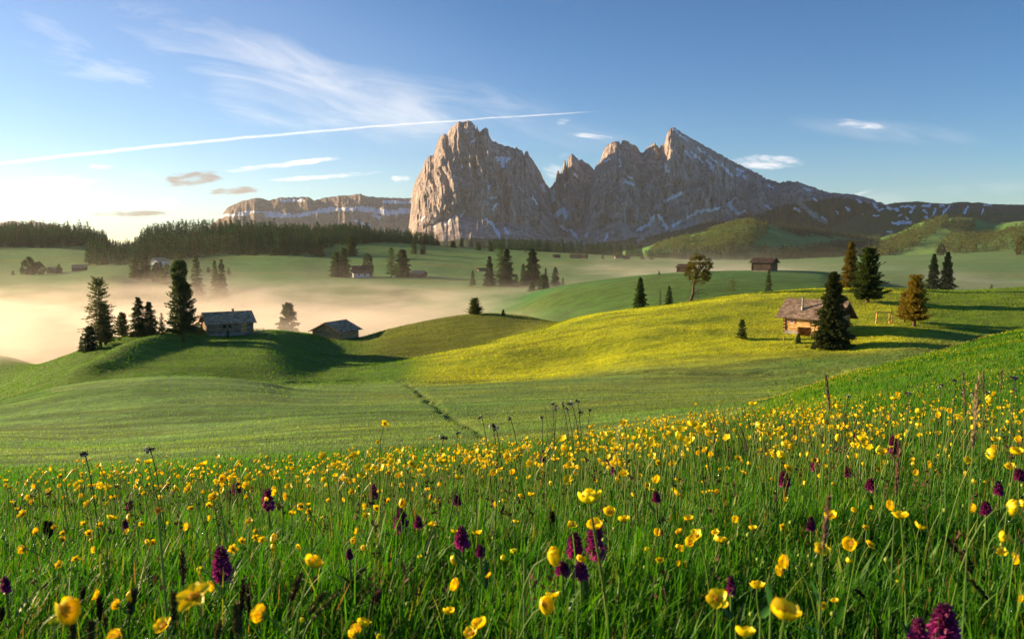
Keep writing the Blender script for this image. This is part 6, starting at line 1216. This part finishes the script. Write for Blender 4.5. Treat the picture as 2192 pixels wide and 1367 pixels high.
# ---- single stalks, spikes and leaves
def spike(u, vt, vb, wpx, label, seed, lean=0.0, col=(0.05, 0.028, 0.022), name='sedge_spike', cat='sedge', group='dark sedge spikes in the front of the meadow', Y=None, green=False, bristle=0.5):
    rng = RS(seed)
    if Y is None: head, sc = solve_head(u, vt, 0.05, vb - vt, 0.16, 0.5)
    else: head = P(u, vt, Y)
    hl = (vb - vt) / F * head[1]; rw = wpx / 2 / F * head[1]; lx = lean / F * head[1]
    bot = head - np.array([lx, 0, hl]); g = np.array([bot[0] - lx * 0.6, head[1], 0]); g[2] = gz(g[0], g[1]) - 0.01
    if g[2] > bot[2] - 0.02: g[2] = bot[2] - 0.05
    root = empty(name, tuple(g)); tag(root, label, cat, group)
    A = Acc(); A.tube(bez(np.zeros(3), np.array([0, 0, (bot - g)[2] * .5]), (bot - g) - (head - bot) * .4, bot - g, 8), np.interp(np.arange(8), [0, 7], [max(rw * 0.4, .0012), max(rw * 0.28, .0009)]), 6, col=(0.09, 0.15, 0.03) if not green else (0.11, 0.20, 0.035), cap=False); A.build('stem', MT['stemg'], root, True)
    n = 150; t_ = rng.rand(n); ax = (head - bot) / (np.linalg.norm(head - bot) + 1e-9); prof = np.sin(np.pi * np.clip(0.08 + t_ * 0.9, 0, 1)) ** 0.5
    a = rng.uniform(0, 6.28, n); o = np.stack([np.cos(a), np.sin(a), 0 * a], 1); c = (bot - g) + (head - bot) * t_[:, None] + o * (rw * prof * 0.35)[:, None]
    V, Fk = kites(c, o * bristle + ax * 1.1 + 0.2 * rng.randn(n, 3), hl * 0.09 + rw * 0.9, rw * 0.26, rng); A = Acc(); A.add(V, Fk, np.repeat(np.array(col)[None] * rng.uniform(.6, 1.7, (n, 1)), 4, 0))
    A.tube([bot - g, (bot + head) / 2 - g, head - g], [rw * .4, rw * .55, rw * .15], 6, col=np.array(col) * .8); A.build('seed_head', MT['dark'], root)
    return root
B_ = 'blurred grass heads at the bottom edge'; GB = (0.10, 0.085, 0.03)
SP = [(c1(1140, 830), c1(0, 1040)[1], 12, 0, 'dark upright sedge spike left of the big purple orchid at lower left', None, (0.05, .028, .022)), (c1(300, 655), c1(0, 740)[1], 24, 0, 'ragged dark sedge head between two drooping buttercups at far left', None, (0.05, .028, .022)),
      (c1(525, 1050), c1(0, 1180)[1], 10, 10, 'thin blackish spike behind the large drooping bloom at bottom left', None, (0.03, .015, .015)), (c1(622, 1110), c1(0, 1260)[1], 16, 0, 'thick black spike right of the large drooping bloom at bottom left', None, (0.025, .015, .015)), (c1(845, 1070), c1(0, 1240)[1], 18, 14, 'grey-green grass head left of the orange spread-petal flower', B_, (0.07, .06, .035)),
      (c1(1522, 1000), c1(0, 1200)[1], 12, 4, 'tall dark spike left of the round bloom near bottom, left one of two', B_, (0.04, .022, .015)), (c1(1556, 1055), c1(0, 1210)[1], 12, 2, 'shorter dark spike right of the tall one, near the round bloom', B_, (0.04, .022, .015)), (c1(1490, 1160), c1(0, 1360)[1], 24, 4, 'thick olive grass head at the bottom, below the two dark spikes', B_, GB),
      (c1(1880, 970), c1(0, 1140)[1], 16, 22, 'leaning brown grass head below the bright yellow cup', B_, (0.09, .06, .03)), (c1(1975, 990), c1(0, 1120)[1], 12, 6, 'dark red-brown spike right below the bright yellow cup', B_, (0.06, .025, .02)), (c1(2020, 1095), c1(0, 1220)[1], 18, 30, 'strongly leaning olive grass head right of the bright yellow cup stem', B_, GB), (c1(2120, 1070), c1(0, 1260)[1], 16, 60, 'long slanting green grass head reaching up to the right at bottom left', B_, (0.10, .12, .03)),
      (c1(1090, 1090), c1(0, 1260)[1], 18, 4, 'olive grass head below the dark upright sedge spike', B_, GB), (c1(450, 1235), c1(0, 1400)[1], 18, 0, 'olive grass head under the large drooping bloom', B_, GB), (c1(570, 1270), c1(0, 1420)[1], 20, 4, 'brownish grass head at the bottom below the thick black spike', B_, GB), (c1(660, 1240), c1(0, 1390)[1], 16, 4, 'olive grass head between the black spike and the open orange bloom', B_, GB), (c1(1375, 1270), c1(0, 1400)[1], 16, 8, 'grass head at the bottom between two yellow blooms', B_, GB), (c1(15, 1180), c1(0, 1290)[1], 14, 6, 'black grass head cut by the left edge near the bottom', B_, (0.025, .015, .015)),
      (c2(1325, 580), c2(0, 690)[1], 14, 2, 'dark reddish sedge spike left of the orchid pair', None, (0.05, .03, .02)), (c2(240, 1075), c2(0, 1150)[1], 22, 16, 'withered brown seed head low left of centre', None, (0.09, .06, .04)), (c2(145, 930), c2(0, 1090)[1], 12, 48, 'blurred black-green spike slanting in from the left of centre', None, (0.05, .05, .03)),
      (c3(1650, 735), c3(0, 840)[1], 16, -34, 'upper blurred dark grass head slanting down to the right, at the right side', B_, (0.04, .035, .02)), (c3(1810, 1000), c3(0, 1130)[1], 14, -40, 'lower blurred dark grass head slanting down to the right', B_, (0.05, .05, .02)), (c3(1760, 830), c3(0, 960)[1], 26, -20, 'thick blurred olive grass head at the right side', B_, (0.08, .075, .03)), (c3(1090, 1060), c3(0, 1110)[1], 12, -20, 'small black curled spike near the bottom right', None, (0.03, .02, .02))]
for k, (uv, vb, w, ln, lb, gp, cl) in enumerate(SP): spike(uv[0], uv[1], vb, w, lb, 300 + k, ln, cl, 'sedge_spike' if gp is None else 'foxtail_grass', 'sedge' if gp is None else 'grass', gp or 'dark sedge spikes in the front of the meadow')
TS = [(1774, 1068, 1180, 13, 8, 'thick grass stalk with a pinkish-brown head rising from the bottom right', 0.95, (0.20, .12, .08)), (1926, 950, 1062, 9, 4, 'tall stalk with a reddish head at the right', 1.35, (0.18, .10, .06)), (2094, 815, 965, 11, 4, 'tallest blurred grass stalk near the right edge', 1.05, (0.24, .19, .10)), (1768, 805, 880, 7, -10, 'thin grass stalk with a grey pointed head against the green slope', 1.9, (0.14, .12, .08)),
      (2062, 800, 870, 5, -6, 'slim pale grass stalk left of the tallest blurred one', 2.8, (0.20, .15, .09)), (2146, 790, 840, 5, 2, 'slim grass stalk between the tallest blurred one and the right edge', 2.8, (0.16, .13, .07)), (2105, 798, 850, 5, -3, 'slim grass stalk just right of the tallest blurred one', 3.0, (0.18, .14, .08)), (1733, 1180, 1190, 3, 0, '', 0, None)]
for k, (u, vt, vb, w, ln, lb, Y, cl) in enumerate(TS):
    if cl: spike(u, vt, vb, w, lb, 350 + k, ln, cl, 'grass_stalk', 'grass stalk', 'tall grass stalks at the right', Y=Y, green=True, bristle=0.25)
# straight stalk with an orange-brown tip
head = P(*c1(990, 570), 1.45); g = np.array([head[0] + 0.012, head[1], gz(head[0], head[1])]); root = empty('seed_stalk', tuple(g)); tag(root, 'straight pale stalk with an orange-brown tip, at lower left', 'stalk')
A = Acc(); A.tube([(0, 0, 0), (head - g) * 0.5 + np.array([0.002, 0, 0]), head - g], [0.0028, 0.0026, 0.0022], 7, col=(0.16, 0.26, 0.05)); A.build('stem', MT['stemg'], root, True)
A = Acc(); rng = RS(3); V, Fk = kites(np.tile(head - g, (40, 1)) + rng.randn(40, 3) * 0.002, rng.randn(40, 3) * .6 + np.array([0, 0, .7]), 0.009, 0.0016, rng); A.add(V, Fk, (0.5, 0.26, 0.04)); A.build('tip', MT['dark'], root)
# cotton grass: nodding grey-white tufts on thin stems
def cotton(u, v, px, label, seed, Y=None):
    rng = RS(seed); head, sc = solve_head(u, v, 0.022, px, 0.3, 0.85) if Y is None else (P(u, v, Y), 1); r = px / 2 / F * head[1]
    g = np.array([head[0] + rng.uniform(-.05, .08), head[1], 0]); g[2] = gz(g[0], g[1]) - .01; root = empty('cotton_grass', tuple(g)); tag(root, label, 'cotton grass', 'cotton grass along the crest')
    A = Acc(); h = head - g; A.tube(bez(np.zeros(3), np.array([0, 0, h[2] * .6]), h + np.array([0.01, 0, -.03]), h, 9), 0.0012 + 0.0002 * head[1], 5, col=(0.05, 0.08, 0.03), cap=False); A.build('stem', MT['stemg'], root, True)
    A = Acc()
    for k in range(rng.randint(3, 5)):
        c = h + np.array([rng.uniform(-1.1, 1.1) * r, 0, rng.uniform(-1.6, 0.3) * r]); V, Fk = kites(c + rng.randn(16, 3) * r * .22, rng.randn(16, 3) * .5 + np.array([0, 0, -.8]), r * 1.1, r * 0.24, rng); A.add(V, Fk, np.repeat((np.array([0.55, 0.53, 0.48]) if k % 2 else np.array([0.07, 0.06, 0.05])) * rng.uniform(.7, 1.2, (16, 1)), 4, 0))
    A.build('tuft', MT['dark'], root)
CG = [(180, 967, 16, 'cotton grass with two nodding tufts furthest to the left'), (320, 957, 14, 'cotton grass second from the left, standing straight'), (948, 930, 12, 'low bent cotton grass left of centre'), (978, 922, 9, 'short cotton grass right of the low bent one'), (1053, 905, 11, 'cotton grass with a tall pair of tufts near the ditch end'), (1061, 912, 9, 'lower tuft beside the tall pair near the ditch end'), (1092, 893, 9, 'cotton grass leaning right above the ditch end'), (1030, 888, 8, 'small cotton grass just left of the tall pair'),
      (1182, 862, 9, 'leftmost stem of the tall sedge group at centre'), (1190, 868, 8, 'second stem of the tall sedge group at centre'), (1203, 861, 8, 'third stem of the tall sedge group'), (1213, 872, 8, 'short stem in the middle of the tall sedge group'), (1222, 858, 9, 'tall pale stem in the middle of the tall sedge group'), (1235, 854, 9, 'highest stem of the tall sedge group'), (1242, 876, 8, 'low right stem of the tall sedge group'), (1262, 874, 8, 'rightmost stem of the tall sedge group'), (1160, 889, 8, 'low stem left of the tall sedge group'),
      (1815, 846, 8, 'white-tufted stem left of the flower pair on the right slope'), (1945, 838, 9, 'nodding tuft left of the thin stalks on the right'), (2013, 820, 9, 'nodding dark tuft above the others on the right'), (2044, 812, 9, 'highest nodding tuft on the right'), (2060, 835, 10, 'tuft close to the slim pale grass stalk'), (2085, 838, 9, 'tuft just left of the tallest blurred stalk'), (2171, 806, 12, 'white tuft nearest the right edge'), (2172, 828, 9, 'smaller tuft below the one nearest the right edge'), (2110, 838, 9, 'tuft just right of the tallest blurred stalk')]
for k, (u, v, px, lb) in enumerate(CG): cotton(u, v, px, lb, 400 + k)
# tall thin green stems of the central sedge group
A = Acc(); rng = RS(71)
for k in range(46):
    u = rng.normal(1212, 32); y = rng.uniform(4.2, 5.6); x = (u - CX) / F * y; z = gz(x, y); h = rng.uniform(.32, .62); A.tube([(x, y, z), (x + rng.uniform(-.02, .02), y, z + h * .5), (x + rng.uniform(-.05, .05), y, z + h)], [0.0022, 0.0018, 0.0008], 3, col=(0.05, 0.11, 0.02), cap=False)
tag(A.build('rushes', MT['stemg'], None), 'clump of tall thin green rushes on the crest at centre', 'rushes', None, 'stuff')
# dark blades leaning over the crest on the right
A = Acc(); rng = RS(72)
for k in range(70):
    u = rng.uniform(1500, 1900); y = rng.uniform(4.5, 6.5); x = (u - CX) / F * y; z = gz(x, y); h = rng.uniform(.28, .46); sx = -rng.uniform(.03, .16); A.tube([(x, y, z), (x + sx * .35, y, z + h * .55), (x + sx, y, z + h)], [0.002, 0.0032, 0.0008], 4, col=np.array([0.05, 0.04, 0.022]) * rng.uniform(.6, 1.5), cap=False)
tag(A.build('sedge_blades', MT['dark'], None), 'dark dry sedge blades leaning left along the crest on the right', 'sedges', None, 'stuff')
# green seed heads
GS = [(c2, 417, 1147, 30), (c2, 320, 1065, 22), (c2, 1662, 893, 26), (c2, 1590, 978, 26), (c2, 1868, 928, 22), (c2, 790, 880, 22), (c2, 232, 790, 24), (c2, 950, 697, 20), (c2, 1975, 767, 28), (c2, 767, 405, 14), (c3, 683, 637, 30), (c3, 417, 715, 34), (c3, 300, 765, 30), (c3, 475, 868, 28), (c3, 515, 887, 22), (c3, 733, 842, 22), (c3, 797, 848, 26), (c3, 1055, 628, 22), (c3, 1648, 560, 30), (c3, 1765, 530, 22), (c3, 1905, 655, 30), (c3, 435, 1212, 36), (c1, 18, 733, 28), (c1, 47, 775, 22), (c1, 125, 745, 18), (c1, 295, 775, 20), (c1, 1512, 835, 22), (c1, 1210, 1060, 36), (c1, 1822, 698, 16), (c2, 967, 1190, 24)]
def gs_label(u, v):
    d = sorted([(math.hypot(u - a, v - b), a, b, l) for a, b, l in LM])[0]; rel = ('right of' if u > d[1] else 'left of') if abs(u - d[1]) > abs(v - d[2]) else ('below' if v > d[2] else 'above')
    return _re.sub(r'( of| the| a| an| and| its| at| by| in| with)+$', '', ' '.join(('round green seed head ' + rel + ' ' + d[3]).split()[:15]))
gl = [gs_label(*cf(x, y)) for cf, x, y, s in GS]; gseen = {}
for i_, l in enumerate(gl): gseen.setdefault(l, []).append(i_)
for l, ix in gseen.items():
    if len(ix) > 1:
        for q, w in zip(sorted(ix, key=lambda q: GS[q][0](GS[q][1], GS[q][2])[1]), ['upper', 'lower'] if len(ix) == 2 else ['topmost', 'second', 'third', 'fourth', 'fifth'][:len(ix) - 1] + ['lowest']): gl[q] = w + ' ' + l
for k, (cf, x, y, s) in enumerate(GS):
    u, v = cf(x, y); rng = RS(700 + k); head, sc = solve_head(u, v, 0.011, s * K, 0.14, 0.42); r = s * K / 2 / F * head[1]; g = np.array([head[0] + rng.uniform(-.05, .05), head[1] + .02, 0]); g[2] = gz(g[0], g[1]) - .01
    d = sorted([(math.hypot(u - a, v - b), a, b, l) for a, b, l in LM])[0]; rel = ('right of' if u > d[1] else 'left of') if abs(u - d[1]) > abs(v - d[2]) else ('below' if v > d[2] else 'above')
    lb = ' '.join(('round green seed head ' + rel + ' ' + d[3]).split()[:16]); root = empty('seed_head_stalk', tuple(g)); tag(root, gl[k], 'seed head', 'round green seed heads')
    A, pts = stem_acc(np.zeros(3), head - g, axis_for('B', rng), 0.0012, rng, col=(0.12, 0.22, 0.03)); A.build('stem', MT['stemg'], root, True)
    A = Acc(); a = np.linspace(0, math.pi, 7); A.tube(head - g + np.stack([0 * a, 0 * a, -r * np.cos(a)], 1), r * np.sin(a) + 1e-5, 9, col=(0.26, 0.38, 0.05)); V, Fk = kites(np.tile(head - g, (30, 1)), rng.randn(30, 3), r * 1.25, r * .2, rng); A.add(V, Fk, (0.3, 0.42, 0.06)); A.build('seed_head', MT['stemg'], root, True)
# pale frothy green plants and broad leaves
def froth(u, v, wpx, hpx, label, seed):
    rng = RS(seed); Y = hit(u, v + hpx * .6, 1.2, 6)[1]; c = P(u, v, Y); g = np.array([c[0], c[1], gz(c[0], c[1])]); root = empty('lady_mantle', tuple(g)); tag(root, label, 'plant'); A = Acc(); S = Acc(); w = wpx / F * Y / 2; h0 = c[2] - g[2]; hh = hpx / F * Y / 2
    for k in range(26):
        e = np.array([rng.uniform(-w, w), rng.uniform(-w, w) * .7, h0 + rng.uniform(-hh, hh)]); S.tube([(e[0] * .3, e[1] * .3, 0), (e[0] * .8, e[1] * .8, e[2] * .6), e], [.0014, .001, .0008], 4, col=(0.14, 0.24, 0.05), cap=False)
        n = 26; cc_ = e + rng.randn(n, 3) * w * .16; V, Fk = kites(cc_, rng.randn(n, 3), 0.008, 0.0026, rng); A.add(V, Fk, np.repeat(np.array([0.26, 0.36, 0.10]) * rng.uniform(.8, 1.3, (n, 1)), 4, 0))
    S.build('stem_cluster', MT['stemg'], root); tag(A.build('flower_froth', MT['stemg'], root), kind='stuff')
froth(*c1(1440, 560), 45, 50, 'pale frothy green plant left of the purple orchid in the upper left meadow', 801); froth(*c1(1985, 450), 60, 45, 'larger pale frothy green plant right of the upper left orchids', 802); froth(*c2(1680, 490), 40, 24, 'pale green plant right of the largest globe flower', 803); froth(*c2(450, 490), 26, 30, 'small pale green plant right of the dense centre-left buttercups', 804)
for k, (u, v, L, w, a, tl, lb) in enumerate([(*c3(560, 1100), 46, 22, 0.1, 8, 'upright oval green leaf above the big cup at the bottom'), (*c3(495, 1178), 42, 22, 2.2, 55, 'spreading oval green leaf left of the upright one at the bottom'), (*c3(868, 1080), 48, 20, 0.4, 15, 'oval leaf left of the thick brown grass stalk'), (*c3(975, 1210), 48, 18, 0.2, 10, 'oval leaf right of the thick brown grass stalk'), (*c3(885, 1285), 36, 20, 0.8, 60, 'low oval leaf at the foot of the thick stalk'), (*c2(1150, 820), 34, 14, 1.2, 30, 'small oval leaf left of the big drooping bloom'), (*c2(1040, 1240), 34, 26, 2.0, 40, 'rounded leaf at bottom centre'), (*c2(1290, 1310), 52, 30, 0.6, 50, 'pale broad leaf at the bottom below the double bloom')]):
    Y = 1.0 + 0.1 * (k % 3); c = P(u, v, Y); g = np.array([c[0], c[1], gz(c[0], c[1]) + 0.0]); root = empty('leaf_plant', tuple(g)); tag(root, lb, 'leaf', 'broad leaves low in the front grass')
    Lm, wm = L / F * Y * 1.15, w / F * Y * 0.5; h0 = max(c[2] - g[2] - Lm * .5, 0.03); V, Fq, cc_ = petal_geo(Lm, wm, R(tl), R(tl + 12), a - math.pi / 2 if k % 2 else a + 2.2, 0.25, 9, 5)
    A = Acc(); A.add(V + np.array([0, 0, h0]), Fq, (0.045, 0.16, 0.02)); A.build('leaf_blade', MT['stemg'], root, True); A = Acc(); A.tube([(0, 0, -.01), (0, 0, h0 + .003)], 0.0018, 5, col=(0.1, 0.2, 0.03)); A.build('stem', MT['stemg'], root, True)
# ------------------------------------------------------------------ air: even haze round everything, and the mist lying in the hollows
def air_box(name, lo, hi):
    a = Acc(); lo = np.array(lo, float); hi = np.array(hi, float); a.box((lo + hi) / 2, hi - lo)
    me = a.data(name, []); return link(name, me)
hz = air_box('haze', (-9500, -60, -152.5), (9500, 11500, 735))
m, t, out = mat_new('haze_air'); pv = t.add('ShaderNodeVolumePrincipled')
pv.inputs['Color'].default_value = (0.93, 0.95, 1.0, 1); pv.inputs['Density'].default_value = 2.1e-5; pv.inputs['Anisotropy'].default_value = 0.35
t.l.new(pv.outputs[0], out.inputs['Volume']); m.cycles.homogeneous_volume = True if hasattr(m.cycles, 'homogeneous_volume') else False
hz.data.materials.append(m); tag(hz, 'thin even haze in the morning air', 'haze', None, 'stuff')
MB = ((-620, 186, -60), (560, 900, 8))
mi = air_box('mist', *MB)
m, t, out = mat_new('valley_mist'); geo = t.add('ShaderNodeNewGeometry'); pos = geo.outputs['Position']; x_, y_, z_ = t.sep(pos)
wv = t.noise(t.vm('MULTIPLY', pos, (0.0055, 0.010, 0.02)), 1.0, 3.0, 0.5, 0.4)
wf = t.noise(t.vm('MULTIPLY', pos, (0.03, 0.04, 0.14)), 1.0, 4.0, 0.6, 0.3)
top = t.m('ADD', t.sstep(y_, 380, 560, -19.0, -25.0), t.m('MULTIPLY', t.m('SUBTRACT', wv, 0.5), 20.0))
top = t.m('ADD', top, t.m('MULTIPLY', t.sstep(x_, 20, 95), t.sstep(y_, 380, 560, 4.0, 8.5)))
top = t.m('ADD', top, t.sstep(y_, 186, 300, -3.5, 0.0))
low = t.m('POWER', t.sstep(t.m('SUBTRACT', top, z_), -4.5, 9.0), 1.5)
tail = t.m('MULTIPLY', t.m('EXPONENT', t.m('MULTIPLY', t.m('MAXIMUM', t.m('SUBTRACT', z_, top), 0.0), -0.22)), 0.10)
low = t.m('MAXIMUM', low, t.m('MULTIPLY', tail, t.sstep(wf, 0.35, 0.6)))
body = t.m('MULTIPLY', low, t.sstep(wf, 0.36, 0.64, 0.10, 1.6))
edge = t.m('MULTIPLY', t.sstep(y_, 188, 235), t.sstep(y_, 890, 640))
thin = t.m('MAXIMUM', t.sstep(y_, 300, 500, 1.0, 0.10), t.m('MULTIPLY', t.m('MULTIPLY', t.sstep(x_, 0, 40), t.sstep(x_, 200, 110, 0.6, 1.0)), 1.9))
edge = t.m('MULTIPLY', edge, thin)
patch = t.noise(t.vm('MULTIPLY', pos, (0.006, 0.011, 0.02)), 1.0, 3.0, 0.5, 0.6)
edge = t.m('MULTIPLY', edge, t.sstep(patch, 0.3, 0.62, 0.22, 1.5))
side = t.sstep(x_, -110, 120, 1.0, 0.33)
dens = t.m('MULTIPLY', t.m('MULTIPLY', body, t.m('MULTIPLY', edge, side)), 0.026)
pv = t.add('ShaderNodeVolumePrincipled'); pv.inputs['Color'].default_value = (0.975, 0.87, 0.79, 1); pv.inputs['Anisotropy'].default_value = 0.4  # warm sunrise light is tinted into the mist colour itself
t.put(pv.inputs['Density'], dens); t.l.new(pv.outputs[0], out.inputs['Volume'])
mi.data.materials.append(m); tag(mi, 'morning mist lying in the hollows between the hills', 'mist', None, 'stuff')
